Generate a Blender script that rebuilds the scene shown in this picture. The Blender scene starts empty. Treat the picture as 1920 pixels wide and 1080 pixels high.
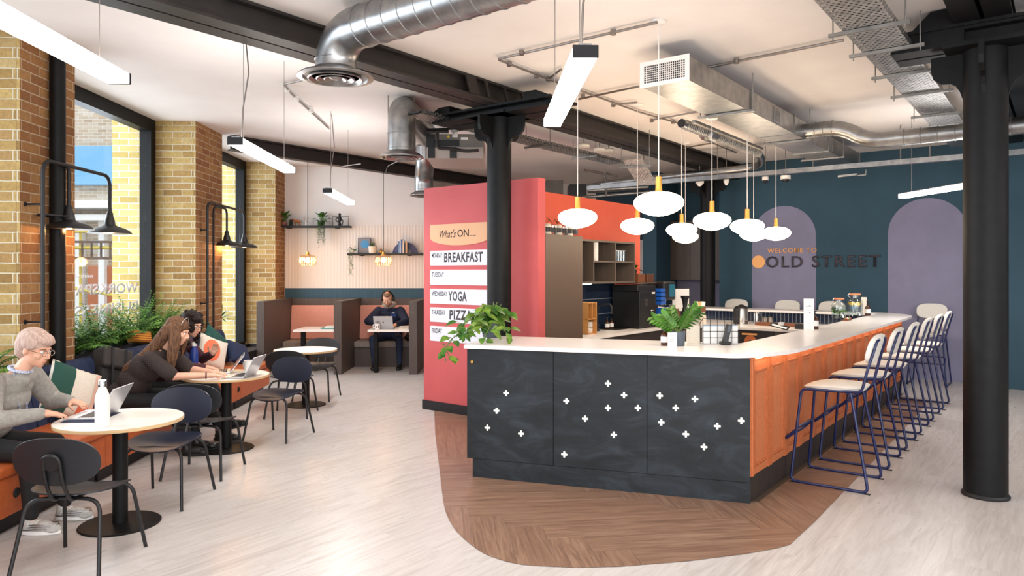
import bpy, bmesh, math, random
from mathutils import Vector, Matrix, Euler
R = math.radians
rnd = random.Random(7)
scene = bpy.context.scene
COL = scene.collection

# ------------------------------------------------------------------ camera
FPX, CX, HY, CAMH = 1357.0, 960.0, 511.0, 1.72
cam_d = bpy.data.cameras.new('camera'); cam = bpy.data.objects.new('camera', cam_d); COL.objects.link(cam)
cam.location = (0, 0, CAMH); cam.rotation_euler = (R(90), 0, 0)
cam_d.sensor_width = 36; cam_d.lens = FPX * 36 / 1920
cam_d.shift_y = -(540 - HY) / 1920
cam_d.clip_start = 0.05; cam_d.clip_end = 200
scene.camera = cam
scene.view_settings.view_transform = 'Standard'; scene.view_settings.look = 'None'
scene.view_settings.gamma = 1; scene.view_settings.use_curve_mapping = False
scene.view_settings.exposure = 0.08
# ------------------------------------------------------------------ world (bright overcast daylight)
w = bpy.data.worlds.new('daylight'); scene.world = w; w.use_nodes = True
wn = w.node_tree.nodes; wn['Background'].inputs[0].default_value = (0.86, 0.93, 1.0, 1); wn['Background'].inputs[1].default_value = 2.3
try:
    scene.cycles.max_bounces = 7; scene.cycles.diffuse_bounces = 4; scene.cycles.glossy_bounces = 3
    scene.cycles.transmission_bounces = 6; scene.cycles.transparent_max_bounces = 12
    scene.cycles.sample_clamp_indirect = 4.0; scene.cycles.use_denoising = True
    scene.cycles.caustics_reflective = False; scene.cycles.caustics_refractive = False
except Exception: pass

# strengths of the lamps and of the added ceiling fill (used by the lamp builders below)
TUBE_E, GLOBE_E, GOOSE_W, CEIL_FILL_W = 13.0, 19.0, 70.0, 8.0
def area_light(name, loc, size, sizey, power, color=(1, 1, 1), rot=(0, 0, 0), parent=None):
    l = bpy.data.lights.new(name, 'AREA'); l.shape = 'RECTANGLE'; l.size = size; l.size_y = sizey
    l.energy = power; l.color = color
    o = bpy.data.objects.new(name, l); COL.objects.link(o); o.location = loc; o.rotation_euler = rot
    return o
# added soft fill from the unseen open rear, behind the camera
area_light('rear_fill_light', (1.5, -3.6, 2.0), 9, 3.2, 260, (1.0, 0.98, 0.97), (R(90), 0, 0))
# daylight entering at each side window
for yy in (4.4, 8.3, 11.9):
    area_light('window_daylight', (-6.6, yy, 2.3), 3.0, 3.0, 190, (0.80, 0.90, 1.0), (0, R(-90), 0))

# ------------------------------------------------------------------ frames
GA = Vector((0.6085, 0.7935, 0)); GB = Vector((-0.7935, 0.6085, 0)); OUT = -GB   # building grid
K0 = Vector((1.772, 5.376, 0))                                                   # near corner of the bar
DD = Vector((-0.947, 0.320, 0)); DN = Vector((-0.320, -0.947, 0))                # long dark face: direction and outward normal
WU = Vector((-0.03, 0.99955, 0)); WV = Vector((0.99955, 0.03, 0))                   # window wall: along and into the room
W0 = Vector((-4.24, 9.7, 0))
H = 3.75
def G(a, o, z=0): return K0 + GA * a + OUT * o + Vector((0, 0, z))
def D(s, n, z=0): return K0 + DD * s + DN * n + Vector((0, 0, z))                 # n>0 towards the camera
def W(y, v, z=0): return W0 + WU * (y - 9.7) + WV * v + Vector((0, 0, z))
def at(px, py, z): t = (CAMH - z) / (py - HY) * FPX; return Vector(((px - CX) / FPX * t, t, z))
def sy(px, py, Y): return Vector(((px - CX) / FPX * Y, Y, CAMH - (py - HY) * Y / FPX))
def V(*a): return Vector(a)

# ------------------------------------------------------------------ materials
def lin(h):
    h = h.lstrip('#'); c = [int(h[i:i + 2], 16) / 255 for i in (0, 2, 4)]
    return tuple((x / 12.92 if x <= .04045 else ((x + .055) / 1.055) ** 2.4) for x in c) + (1,)
def base(name, col='#808080', rough=.5, metal=0, spec=.5, **k):
    m = bpy.data.materials.new(name); m.use_nodes = True; nt = m.node_tree; b = nt.nodes['Principled BSDF']
    b.inputs['Base Color'].default_value = lin(col); b.inputs['Roughness'].default_value = rough
    b.inputs['Metallic'].default_value = metal; b.inputs['Specular IOR Level'].default_value = spec
    for kk, v in k.items(): b.inputs[kk.replace('_', ' ')].default_value = v
    m.diffuse_color = lin(col)
    return m
def N(m, t, **k):
    n = m.node_tree.nodes.new(t)
    for kk, v in k.items(): setattr(n, kk, v)
    return n
def L(m, a, b): m.node_tree.links.new(a, b)
def pr(m): return m.node_tree.nodes['Principled BSDF']
def coords(m, kind='UV', scale=(1, 1, 1), rot=(0, 0, 0), loc=(0, 0, 0)):
    tc = N(m, 'ShaderNodeTexCoord'); mp = N(m, 'ShaderNodeMapping')
    mp.inputs['Scale'].default_value = scale; mp.inputs['Rotation'].default_value = rot; mp.inputs['Location'].default_value = loc
    L(m, tc.outputs[kind], mp.inputs[0]); return mp.outputs[0]
def noise(m, vec, scale, detail=4, rough=.55):
    n = N(m, 'ShaderNodeTexNoise'); n.inputs['Scale'].default_value = scale; n.inputs['Detail'].default_value = detail
    n.inputs['Roughness'].default_value = rough; L(m, vec, n.inputs['Vector']); return n
def ramp(m, fac, stops):
    r = N(m, 'ShaderNodeValToRGB'); e = r.color_ramp.elements
    while len(e) < len(stops): e.new(.5)
    for i, (p, c) in enumerate(stops):
        e[i].position = p; e[i].color = lin(c) if isinstance(c, str) else (c, c, c, 1)
    L(m, fac, r.inputs[0]); return r.outputs[0]
def bump(m, h, s=.3, d=.01):
    b = N(m, 'ShaderNodeBump'); b.inputs['Strength'].default_value = s; b.inputs['Distance'].default_value = d
    L(m, h, b.inputs['Height']); L(m, b.outputs[0], pr(m).inputs['Normal'])
def mix(m, f, a, b, mode='MIX'):
    x = N(m, 'ShaderNodeMix', data_type='RGBA', blend_type=mode)
    for s, v in ((x.inputs[0], f), (x.inputs[6], a), (x.inputs[7], b)):
        if isinstance(v, (int, float)): s.default_value = v
        elif isinstance(v, str): s.default_value = lin(v)
        elif isinstance(v, tuple): s.default_value = v
        else: L(m, v, s)
    return x.outputs[2]
def math_(m, op, a, b=0.0):
    x = N(m, 'ShaderNodeMath', operation=op)
    for s, v in ((x.inputs[0], a), (x.inputs[1], b)):
        if isinstance(v, (int, float)): s.default_value = v
        else: L(m, v, s)
    return x.outputs[0]
def noisy(name, c1, c2, scale=8, rough=.5, metal=0, bmp=0, sc=(1, 1, 1), kind='Object', detail=4, lo=.35, hi=.65, **k):
    m = base(name, c1, rough, metal, **k); v = coords(m, kind, sc); n = noise(m, v, scale, detail)
    L(m, ramp(m, n.outputs[0], [(lo, c1), (hi, c2)]), pr(m).inputs['Base Color'])
    if bmp: bump(m, n.outputs[0], bmp, .004)
    return m
def brickmat(name, cols, mortar, bw=.25, bh=.086, dark=.5):
    m = base(name, cols[0], .9, spec=.2); v = coords(m, 'UV')
    n0 = noise(m, v, 9, 3); vv = N(m, 'ShaderNodeVectorMath', operation='ADD')
    sc = N(m, 'ShaderNodeVectorMath', operation='SCALE'); sc.inputs['Scale'].default_value = .012
    L(m, n0.outputs['Color'], sc.inputs[0]); L(m, v, vv.inputs[0]); L(m, sc.outputs[0], vv.inputs[1])
    b = N(m, 'ShaderNodeTexBrick'); b.offset = .5
    b.inputs['Scale'].default_value = 1; b.inputs['Brick Width'].default_value = bw; b.inputs['Row Height'].default_value = bh
    b.inputs['Mortar Size'].default_value = .006; b.inputs['Mortar Smooth'].default_value = .25; b.inputs['Bias'].default_value = 0
    b.inputs['Color1'].default_value = (0, 0, 0, 1); b.inputs['Color2'].default_value = (1, 1, 1, 1); b.inputs['Mortar'].default_value = (.5, .5, .5, 1)
    L(m, vv.outputs[0], b.inputs['Vector'])
    k = len(cols); col = ramp(m, b.outputs['Color'], [(i / (k - 1), c) for i, c in enumerate(cols)])
    n1 = noise(m, v, 26, 6, .7); n2 = noise(m, v, 120, 3, .8)
    col = mix(m, ramp(m, n1.outputs[0], [(.3, 0.0), (.75, dark)]), col, '#4b3d2e')
    col = mix(m, ramp(m, n2.outputs[0], [(.5, 0.0), (.8, .35)]), col, mortar)
    col = mix(m, b.outputs['Fac'], col, mortar)
    L(m, col, pr(m).inputs['Base Color'])
    hh = math_(m, 'SUBTRACT', math_(m, 'MULTIPLY', n1.outputs[0], .5), b.outputs['Fac'])
    bump(m, hh, .8, .012); return m
def woodmat(name, c1, c2, along='x', scale=1.0, rough=.45, vein=None, kind='UV', contrast=(.3, .7)):
    m = base(name, c1, rough); s = (1.2 * scale, 26 * scale, 26 * scale) if along == 'x' else (26 * scale, 1.2 * scale, 26 * scale)
    if along == 'z': s = (26 * scale, 26 * scale, 1.2 * scale)
    v = coords(m, kind, s); n = noise(m, v, 1.6, 7, .62); n.inputs['Distortion'].default_value = .6
    L(m, ramp(m, n.outputs[0], [(contrast[0], c1), (contrast[1], c2)]), pr(m).inputs['Base Color'])
    bump(m, n.outputs[0], .15, .002); return m
def emis(name, col, strength):
    m = bpy.data.materials.new(name); m.use_nodes = True; nt = m.node_tree; nt.nodes.clear()
    e = nt.nodes.new('ShaderNodeEmission'); o = nt.nodes.new('ShaderNodeOutputMaterial')
    e.inputs[0].default_value = lin(col) if isinstance(col, str) else col; e.inputs[1].default_value = strength
    nt.links.new(e.outputs[0], o.inputs[0]); return m

M = {}
M['white_paint'] = noisy('white_paint', '#e9e3df', '#ece7e3', 3, .85)
M['ceiling'] = noisy('ceiling_paint', '#e8e0db', '#ece5e0', 2, .9)
M['brick'] = brickmat('yellow_stock_brick', ['#92703f', '#b29257', '#c2a468', '#a88350', '#ccb57f'], '#c6bba2')
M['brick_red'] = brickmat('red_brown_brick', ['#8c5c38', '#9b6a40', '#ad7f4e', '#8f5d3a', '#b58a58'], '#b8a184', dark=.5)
M['brick_out'] = brickmat('pale_outdoor_brick', ['#b39a55', '#c9b26c', '#d8c486', '#bfa25c'], '#cfd3cf', dark=.25)
M['brick_far'] = brickmat('street_brick', ['#a8937a', '#c4b49c', '#b79f84', '#ccbfae'], '#dcdcd8', dark=.2)
M['black_steel'] = noisy('black_painted_steel', '#0a0a0b', '#111112', 14, .5, 0, .08, spec=.22)
M['beam'] = noisy('dark_beam_paint', '#211c1a', '#2b2523', 6, .5, 0, .05)
M['black'] = base('matt_black', '#141416', .55)
M['charcoal'] = base('charcoal_metal', '#161618', .42)
M['chair'] = base('anthracite_plastic', '#1c1d21', .42)
M['chair_navy'] = base('blue_black_plastic', '#1b2030', .36)
M['teal'] = noisy('teal_wall_paint', '#2b4a5a', '#2e4e5e', 3, .75)
M['band'] = woodmat('teal_ribbed_panel', '#27495a', '#2f566a', 'y', 1, .6)
M['lavender'] = noisy('lavender_wall_paint', '#848198', '#8a87a0', 3, .8)
M['red'] = noisy('coral_red_wall_paint', '#c4575a', '#c95c5e', 3, .7)
M['red2'] = noisy('orange_red_wall_paint', '#d6583f', '#da5c43', 3, .7)
M['skirting'] = base('black_skirting', '#1b1a20', .5)
def slate():
    m = base('dark_slate_panel', '#33383d', .5, spec=.35); v = coords(m, 'UV', (1, 2.2, 1)); n = noise(m, v, 2.4, 9, .68); n.inputs['Distortion'].default_value = .8
    c = ramp(m, n.outputs[0], [(.3, '#121416'), (.5, '#1d2226'), (.7, '#323a42')])
    n2 = noise(m, v, 14, 8, .8); c = mix(m, ramp(m, n2.outputs[0], [(.62, 0.0), (.72, .25)]), c, '#4d5153')
    L(m, c, pr(m).inputs['Base Color']); bump(m, n.outputs[0], .25, .006); return m
M['slate'] = slate()
M['tan'] = noisy('tan_leather_panel', '#bd6a3e', '#c67649', 30, .5, 0, .05)
M['kicktile'] = noisy('dark_kick_tile', '#2c2624', '#332d2a', 12, .5)
def terrazzo():
    m = base('white_terrazzo', '#e9e4e0', .24, spec=.25); v = coords(m, 'Object')
    vo = N(m, 'ShaderNodeTexVoronoi'); vo.inputs['Scale'].default_value = 150; L(m, v, vo.inputs['Vector'])
    vo2 = N(m, 'ShaderNodeTexVoronoi'); vo2.inputs['Scale'].default_value = 260; L(m, v, vo2.inputs['Vector'])
    c = mix(m, ramp(m, vo.outputs['Distance'], [(.10, 1.0), (.15, 0.0)]), '#efebe8', '#a3a0a2')
    c = mix(m, ramp(m, vo2.outputs['Distance'], [(.12, .8), (.17, 0.0)]), c, '#c4b5a6')
    L(m, c, pr(m).inputs['Base Color']); return m
M['terrazzo'] = terrazzo()
M['laminate'] = base('white_laminate', '#f0ebe4', .3)
M['ply'] = base('birch_ply_edge', '#d9b98a', .5)
M['galv'] = noisy('galvanised_steel', '#8b8c8e', '#adacaa', 9, .34, 1, .03, lo=.3, hi=.7)
M['galv_dark'] = noisy('dull_galvanised_steel', '#85827e', '#9d9a95', 9, .42, .9, .03)
M['conduit'] = base('steel_conduit', '#8e8680', .38, .8)
M['chrome'] = base('polished_chrome', '#d8d8d8', .08, 1)
M['steel'] = base('brushed_steel', '#b9b4ae', .25, 1)
M['brass'] = base('brass', '#d8a453', .3, .75)
def perf():
    m = base('perforated_steel', '#a5a4a2', .36, .9); v0 = coords(m, 'UV', (26, 22, 1)); sx0 = N(m, 'ShaderNodeSeparateXYZ'); L(m, v0, sx0.inputs[0]); fl = math_(m, 'FLOOR', sx0.outputs[0]); sh = math_(m, 'MULTIPLY', fl, .5); cb = N(m, 'ShaderNodeCombineXYZ'); L(m, sx0.outputs[0], cb.inputs[0]); L(m, math_(m, 'ADD', sx0.outputs[1], sh), cb.inputs[1]); v = cb.outputs[0]; fr = N(m, 'ShaderNodeVectorMath', operation='FRACTION'); L(m, v, fr.inputs[0])
    su = N(m, 'ShaderNodeVectorMath', operation='SUBTRACT'); su.inputs[1].default_value = (.5, .5, 0); L(m, fr.outputs[0], su.inputs[0])
    sx = N(m, 'ShaderNodeSeparateXYZ'); L(m, su.outputs[0], sx.inputs[0])
    d = math_(m, 'SQRT', math_(m, 'ADD', math_(m, 'POWER', sx.outputs[0], 2), math_(m, 'POWER', sx.outputs[1], 2)))
    hole = math_(m, 'LESS_THAN', d, .23)
    nt = m.node_tree; tr = N(m, 'ShaderNodeBsdfTransparent'); ms = N(m, 'ShaderNodeMixShader'); L(m, hole, ms.inputs[0])
    L(m, pr(m).outputs[0], ms.inputs[1]); L(m, tr.outputs[0], ms.inputs[2]); L(m, ms.outputs[0], nt.nodes['Material Output'].inputs[0])
    n = noise(m, coords(m, 'Object'), 12, 4); L(m, ramp(m, n.outputs[0], [(.3, '#8f8e8c'), (.7, '#bcbab7')]), pr(m).inputs['Base Color'])
    return m
M['perf'] = perf()
M['perf_white'] = perf(); M['perf_white'].name = 'perforated_white_steel'; pr(M['perf_white']).inputs['Metallic'].default_value = 0
def paneglass(name, tint=(1, 1, 1, 1), refl=.06):
    m = bpy.data.materials.new(name); m.use_nodes = True; nt = m.node_tree; nt.nodes.clear()
    o = nt.nodes.new('ShaderNodeOutputMaterial'); t = nt.nodes.new('ShaderNodeBsdfTransparent'); g = nt.nodes.new('ShaderNodeBsdfGlossy'); x = nt.nodes.new('ShaderNodeMixShader')
    t.inputs[0].default_value = tint; g.inputs['Roughness'].default_value = .03; x.inputs[0].default_value = refl
    nt.links.new(t.outputs[0], x.inputs[1]); nt.links.new(g.outputs[0], x.inputs[2]); nt.links.new(x.outputs[0], o.inputs[0]); return m
M['pane'] = paneglass('window_glass')
M['clear'] = paneglass('clear_glass', (.93, .96, .96, 1), .14)
M['water'] = paneglass('water', (.86, .93, .95, 1), .05)
M['amber_clear'] = paneglass('amber_tinted_glass', (1, .86, .68, 1), .12)
M['navy_fabric'] = noisy('navy_upholstery', '#182440', '#1f2d4f', 60, .85, 0, .15)
M['tan_seat'] = noisy('tan_leather_seat', '#b3572a', '#be6233', 22, .45, 0, .06)
M['cream'] = noisy('cream_fabric', '#d9cfc0', '#e4dbcd', 90, .9, 0, .1)
M['stool_frame'] = base('dark_blue_tube', '#162150', .32)
M['stool_seat'] = noisy('pale_stool_fabric', '#dcd8cf', '#e6e2da', 120, .85, 0, .1)
M['dark_wood'] = woodmat('dark_grey_wood', '#4a403c', '#5a504b', 'y', 1, .5)
M['brown_wood'] = woodmat('brown_wood_veneer', '#4c4038', '#5d4f45', 'y', 1, .5)
M['shelf_wood'] = woodmat('shelf_veneer', '#54483f', '#65574c', 'y', 1, .5)
M['plain_brown'] = base('brown_laminate', '#5c4a3e', .55)
M['pink'] = noisy('pink_upholstery', '#d79484', '#dfa090', 60, .85, 0, .1)
M['taupe'] = noisy('taupe_upholstery', '#8b8078', '#968b83', 60, .85, 0, .1)
M['navy_tile'] = base('navy_glazed_tile', '#152338', .12)
M['grout'] = base('pale_grout', '#b9bdc0', .8)
M['walnut'] = woodmat('walnut', '#6b3d22', '#85502f', 'x', 1.5, .4)
M['bamboo'] = woodmat('bamboo', '#b97f42', '#cc9456', 'x', 1.5, .4)
M['paper'] = base('white_paper', '#efeeec', .7)
M['board'] = base('white_board', '#dfe1ec', .45)
M['tan_board'] = base('tan_board', '#dba77c', .55)
M['ink'] = base('dark_lettering', '#1f1c20', .5)
M['ink2'] = base('grey_brown_lettering', '#403a42', .5)
M['orange_ink'] = base('orange_lettering', '#ffb870', .5)
M['leaf'] = noisy('green_leaf', '#2f5a1d', '#548a2c', 6, .4, spec=.4)
M['leaf2'] = noisy('variegated_leaf', '#275c1b', '#83a238', 7, .38, spec=.4, lo=.4, hi=.75)
M['leaf3'] = noisy('fern_leaf', '#2f5623', '#719c45', 9, .65, spec=.15)
M['stem'] = base('stem', '#5b7034', .6)
M['soil'] = noisy('soil', '#2a1e16', '#3b2c20', 40, .95)
M['terracotta'] = base('dusky_pink_pot', '#9a5c58', .6)
M['grey_pot'] = base('slate_grey_pot', '#4f5a64', .45)
M['blue'] = base('cobalt_blue', '#253c86', .35)
M['bright_blue'] = base('bright_blue_plastic', '#1f5fc0', .35)
M['silver_laptop'] = base('silver_aluminium', '#c9cace', .3, .6)
M['screen'] = base('dark_screen', '#1a2530', .12)
M['amber'] = base('brown_bottle_glass', '#4a260e', .08, Transmission_Weight=.25)
M['tube_on'] = emis('lit_white_diffuser', (1.0, .975, .955, 1), TUBE_E)
M['globe_on'] = emis('lit_opal_globe', (1.0, .80, .58, 1), GLOBE_E)
M['bulb_on'] = emis('lit_warm_bulb', (1.0, .62, .28, 1), 30)
M['led_on'] = emis('lit_cross', (1.0, .95, .84, 1), 1.5)
M['strip_on'] = emis('lit_strip', (.9, .95, 1.0, 1), 14)
M['warm_strip'] = emis('lit_warm_strip', (1.0, .66, .34, 1), 5)
def floor_light():
    m = base('pale_oak_floor', '#c9bbb0', .32, spec=.25); th = math.atan2(GA.y, GA.x)
    v = coords(m, 'Object', rot=(0, 0, -th))
    b = N(m, 'ShaderNodeTexBrick'); b.offset = .37; b.inputs['Scale'].default_value = 1; b.inputs['Brick Width'].default_value = 1.25; b.inputs['Row Height'].default_value = .185
    b.inputs['Mortar Size'].default_value = .0012; b.inputs['Mortar Smooth'].default_value = .6; b.inputs['Bias'].default_value = 0
    b.inputs['Color1'].default_value = (0, 0, 0, 1); b.inputs['Color2'].default_value = (1, 1, 1, 1); L(m, v, b.inputs['Vector'])
    off = N(m, 'ShaderNodeVectorMath', operation='ADD'); sc = N(m, 'ShaderNodeVectorMath', operation='SCALE'); sc.inputs['Scale'].default_value = 7
    L(m, b.outputs['Color'], sc.inputs[0]); L(m, v, off.inputs[0]); L(m, sc.outputs[0], off.inputs[1])
    mp = N(m, 'ShaderNodeMapping'); mp.inputs['Scale'].default_value = (1.1, 11, 1); L(m, off.outputs[0], mp.inputs[0])
    n = noise(m, mp.outputs[0], 1.3, 9, .62); n.inputs['Distortion'].default_value = 1.6
    c = ramp(m, n.outputs[0], [(.3, '#b2aaa5'), (.5, '#c5bfbb'), (.7, '#d0cbc8')])
    n2 = noise(m, mp.outputs[0], 5, 8, .8); n2.inputs['Distortion'].default_value = 1.2
    c = mix(m, ramp(m, n2.outputs[0], [(.60, 0.0), (.70, .38)]), c, '#8d837d')
    c = mix(m, ramp(m, b.outputs['Color'], [(0, 0.0), (1, .16)]), c, '#b3a8a1')
    c = mix(m, math_(m, 'MULTIPLY', b.outputs['Fac'], .3), c, '#8c7d74')
    L(m, c, pr(m).inputs['Base Color'])
    L(m, ramp(m, n.outputs[0], [(.3, .36), (.7, .26)]), pr(m).inputs['Roughness']); bump(m, n2.outputs[0], .06, .002); return m
M['floor'] = floor_light()
def floor_brown():
    m = base('brown_oak_herringbone', '#7d5a45', .36, spec=.4); v = coords(m, 'UV', (1.0, 16, 1))
    n = noise(m, v, 1.5, 9, .66); n.inputs['Distortion'].default_value = 1.5
    c = ramp(m, n.outputs[0], [(.28, '#5f473b'), (.48, '#866754'), (.72, '#a58771')])
    at_ = N(m, 'ShaderNodeAttribute', attribute_name='tone'); c = mix(m, math_(m, 'MULTIPLY', at_.outputs['Fac'], .34), c, '#80614f')
    n2 = noise(m, v, 6, 8, .8); c = mix(m, ramp(m, n2.outputs[0], [(.58, 0.0), (.7, .4)]), c, '#6b4c3d')
    L(m, c, pr(m).inputs['Base Color']); bump(m, n2.outputs[0], .05, .002); return m
M['herring'] = floor_brown()
def ribbed():
    m = base('ribbed_white_panel', '#e8dfd6', .7); v = coords(m, 'UV'); wv = N(m, 'ShaderNodeTexWave', wave_type='BANDS', bands_direction='X'); wv.inputs['Scale'].default_value = 5.2; wv.inputs['Distortion'].default_value = 0
    L(m, v, wv.inputs['Vector']); bump(m, wv.outputs['Fac'], .32, .012)
    return m
M['ribbed'] = ribbed()

# ------------------------------------------------------------------ mesh builder
WM = {}
def tag(o, label=None, cat=None, group=None, kind=None):
    if label: o['label'] = label
    if cat: o['category'] = cat
    if group: o['group'] = group
    if kind: o['kind'] = kind
    return o
def fillet(pts, r, n=5):
    pts = [Vector(p) for p in pts]; out = [pts[0]]
    for i in range(1, len(pts) - 1):
        a, b, c = pts[i - 1], pts[i], pts[i + 1]; u = (a - b); v = (c - b)
        rr = min(r, u.length * .49, v.length * .49); p = b + u.normalized() * rr; q = b + v.normalized() * rr
        for k in range(n + 1):
            t = k / n; out.append(p * (1 - t) ** 2 + b * 2 * t * (1 - t) + q * t * t)
    out.append(pts[-1]); return out
class MB:
    def __init__(s): s.bm = bmesh.new()
    def face(s, pts):
        try: return s.bm.faces.new([s.bm.verts.new(p) for p in pts])
        except Exception: return None
    def box(s, x0, x1, y0, y1, z0, z1, X=None):
        v = [s.bm.verts.new((X @ Vector(p)) if X else p) for p in ((x0, y0, z0), (x1, y0, z0), (x1, y1, z0), (x0, y1, z0), (x0, y0, z1), (x1, y0, z1), (x1, y1, z1), (x0, y1, z1))]
        for f in ((3, 2, 1, 0), (4, 5, 6, 7), (0, 1, 5, 4), (1, 2, 6, 5), (2, 3, 7, 6), (3, 0, 4, 7)): s.bm.faces.new([v[i] for i in f])
        return s
    def slab(s, p, u, v, lu, lv, z0, z1):
        """box with corner p, plan directions u, v"""
        p = Vector(p); u = Vector(u).normalized() * lu; v = Vector(v).normalized() * lv
        return s.prism([p, p + u, p + u + v, p + v], z0, z1)
    def prism(s, poly, z0, z1):
        poly = [Vector((q[0], q[1], 0)) for q in poly]
        ar = sum(poly[i].x * poly[(i + 1) % len(poly)].y - poly[(i + 1) % len(poly)].x * poly[i].y for i in range(len(poly)))
        if ar < 0: poly.reverse()
        lo = [s.bm.verts.new((q.x, q.y, z0)) for q in poly]; hi = [s.bm.verts.new((q.x, q.y, z1)) for q in poly]; n = len(poly)
        s.bm.faces.new(hi); s.bm.faces.new(lo[::-1])
        for i in range(n): s.bm.faces.new([lo[i], lo[(i + 1) % n], hi[(i + 1) % n], hi[i]])
        return s
    def extr(s, poly, d):
        """closed 3-D polygon extruded by vector d"""
        d = Vector(d); lo = [s.bm.verts.new(p) for p in poly]; hi = [s.bm.verts.new(Vector(p) + d) for p in poly]; n = len(poly)
        s.bm.faces.new(hi); s.bm.faces.new(lo[::-1])
        for i in range(n): s.bm.faces.new([lo[i], lo[(i + 1) % n], hi[(i + 1) % n], hi[i]])
        return s
    def bar(s, p0, p1, w, h, up=(0, 0, 1)):
        p0, p1, up = Vector(p0), Vector(p1), Vector(up); d = (p1 - p0).normalized(); x = d.cross(up)
        if x.length < 1e-4: x = Vector((1, 0, 0))
        x.normalize(); y = x.cross(d).normalized(); q = [(-w / 2, -h / 2), (w / 2, -h / 2), (w / 2, h / 2), (-w / 2, h / 2)]
        return s.extr([p0 + x * a + y * b for a, b in q], p1 - p0)
    def tube(s, pts, r, seg=8, cap=True, closed=False):
        pts = [Vector(p) for p in pts]; n = len(pts); rs = r if isinstance(r, (list, tuple)) else [r] * n; rings = []; prev = None
        for i, p in enumerate(pts):
            a = pts[(i - 1) % n] if (i > 0 or closed) else p; b = pts[(i + 1) % n] if (i < n - 1 or closed) else p
            d = (b - a).normalized()
            if prev is None: x = d.orthogonal().normalized()
            else:
                x = prev - d * prev.dot(d)
                x = x.normalized() if x.length > 1e-6 else d.orthogonal().normalized()
            prev = x; y = d.cross(x)
            rings.append([s.bm.verts.new(p + (x * math.cos(2 * math.pi * k / seg) + y * math.sin(2 * math.pi * k / seg)) * rs[i]) for k in range(seg)])
        for i in range(n - (0 if closed else 1)):
            A, B = rings[i], rings[(i + 1) % n]
            for k in range(seg): s.bm.faces.new([A[k], A[(k + 1) % seg], B[(k + 1) % seg], B[k]])
        if cap and not closed:
            s.bm.faces.new(rings[0][::-1]); s.bm.faces.new(rings[-1])
        return s
    def lathe(s, prof, c=(0, 0, 0), seg=28, axis=None, sq=(1, 1)):
        c = Vector(c); Q = Vector((0, 0, 1)).rotation_difference(Vector(axis)).to_matrix() if axis is not None else Matrix.Identity(3); rings = []
        for r, z in prof:
            if r < 1e-5: rings.append([s.bm.verts.new(c + Q @ Vector((0, 0, z)))])
            else: rings.append([s.bm.verts.new(c + Q @ Vector((r * sq[0] * math.cos(2 * math.pi * k / seg), r * sq[1] * math.sin(2 * math.pi * k / seg), z))) for k in range(seg)])
        for A, B in zip(rings, rings[1:]):
            if len(A) == 1 and len(B) == 1: continue
            for k in range(seg):
                k2 = (k + 1) % seg
                if len(A) == 1: s.bm.faces.new([A[0], B[k2], B[k]])
                elif len(B) == 1: s.bm.faces.new([A[k], A[k2], B[0]])
                else: s.bm.faces.new([A[k], A[k2], B[k2], B[k]])
        if len(rings[0]) > 1: s.bm.faces.new(rings[0][::-1])
        if len(rings[-1]) > 1: s.bm.faces.new(rings[-1])
        return s
    def ell(s, c, rad, rot=(0, 0, 0), seg=16, rings=10, X=None):
        c = Vector(c); Q = (X if X is not None else Euler(rot).to_matrix()); V_ = []
        for i in range(rings + 1):
            th = math.pi * i / rings
            if i in (0, rings): V_.append([s.bm.verts.new(c + Q @ Vector((0, 0, rad[2] * math.cos(th))))])
            else: V_.append([s.bm.verts.new(c + Q @ Vector((rad[0] * math.sin(th) * math.cos(2 * math.pi * k / seg), rad[1] * math.sin(th) * math.sin(2 * math.pi * k / seg), rad[2] * math.cos(th)))) for k in range(seg)])
        for A, B in zip(V_, V_[1:]):
            for k in range(seg):
                k2 = (k + 1) % seg
                if len(A) == 1: s.bm.faces.new([A[0], B[k], B[k2]])
                elif len(B) == 1: s.bm.faces.new([A[k2], A[k], B[0]])
                else: s.bm.faces.new([A[k], B[k], B[k2], A[k2]])
        return s
    def caps(s, p0, r0, p1, r1, seg=12):
        p0, p1 = Vector(p0), Vector(p1); d = p1 - p0; Lh = d.length; pf = []
        for i in range(5): t = math.pi / 2 * i / 4; pf.append((r0 * math.sin(t), -r0 * math.cos(t)))
        for i in range(5): t = math.pi / 2 * i / 4; pf.append((r1 * math.cos(t), Lh + r1 * math.sin(t)))
        return s.lathe(pf, p0, seg, d if Lh > 1e-6 else None)
    def surf(s, f, nu, nv, thick=None):
        """grid surface f(u,v)->Vector, optionally given thickness by vector function"""
        g = [[s.bm.verts.new(f(i / nu, j / nv)) for j in range(nv + 1)] for i in range(nu + 1)]
        fs = [s.bm.faces.new([g[i][j], g[i + 1][j], g[i + 1][j + 1], g[i][j + 1]]) for i in range(nu) for j in range(nv)]
        if thick:
            bmesh.ops.recalc_face_normals(s.bm, faces=fs); bmesh.ops.solidify(s.bm, geom=fs, thickness=thick)
        return s
    def leaf(s, p, d, up, ln, wd, bend=.3, fold=.25, heart=False, seg=5):
        p = Vector(p); d = Vector(d).normalized(); up = Vector(up); side = d.cross(up)
        if side.length < 1e-3: side = d.orthogonal()
        side.normalize(); nrm = side.cross(d).normalized(); L_, C_, R_ = [], [], []
        for i in range(seg + 1):
            t = i / seg; wv = math.sin(math.pi * min(1, t * .97 + .03)) ** (.8) if not heart else (math.sin(math.pi * t) ** .5) * (1.15 - .75 * t)
            if i == seg: wv = 0.02
            if i == 0: wv = .12 if not heart else .35
            c = p + d * (ln * t) - nrm * (bend * ln * t * t); a = wv * wd / 2
            L_.append(s.bm.verts.new(c + side * a + nrm * a * fold)); C_.append(s.bm.verts.new(c)); R_.append(s.bm.verts.new(c - side * a + nrm * a * fold))
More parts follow.
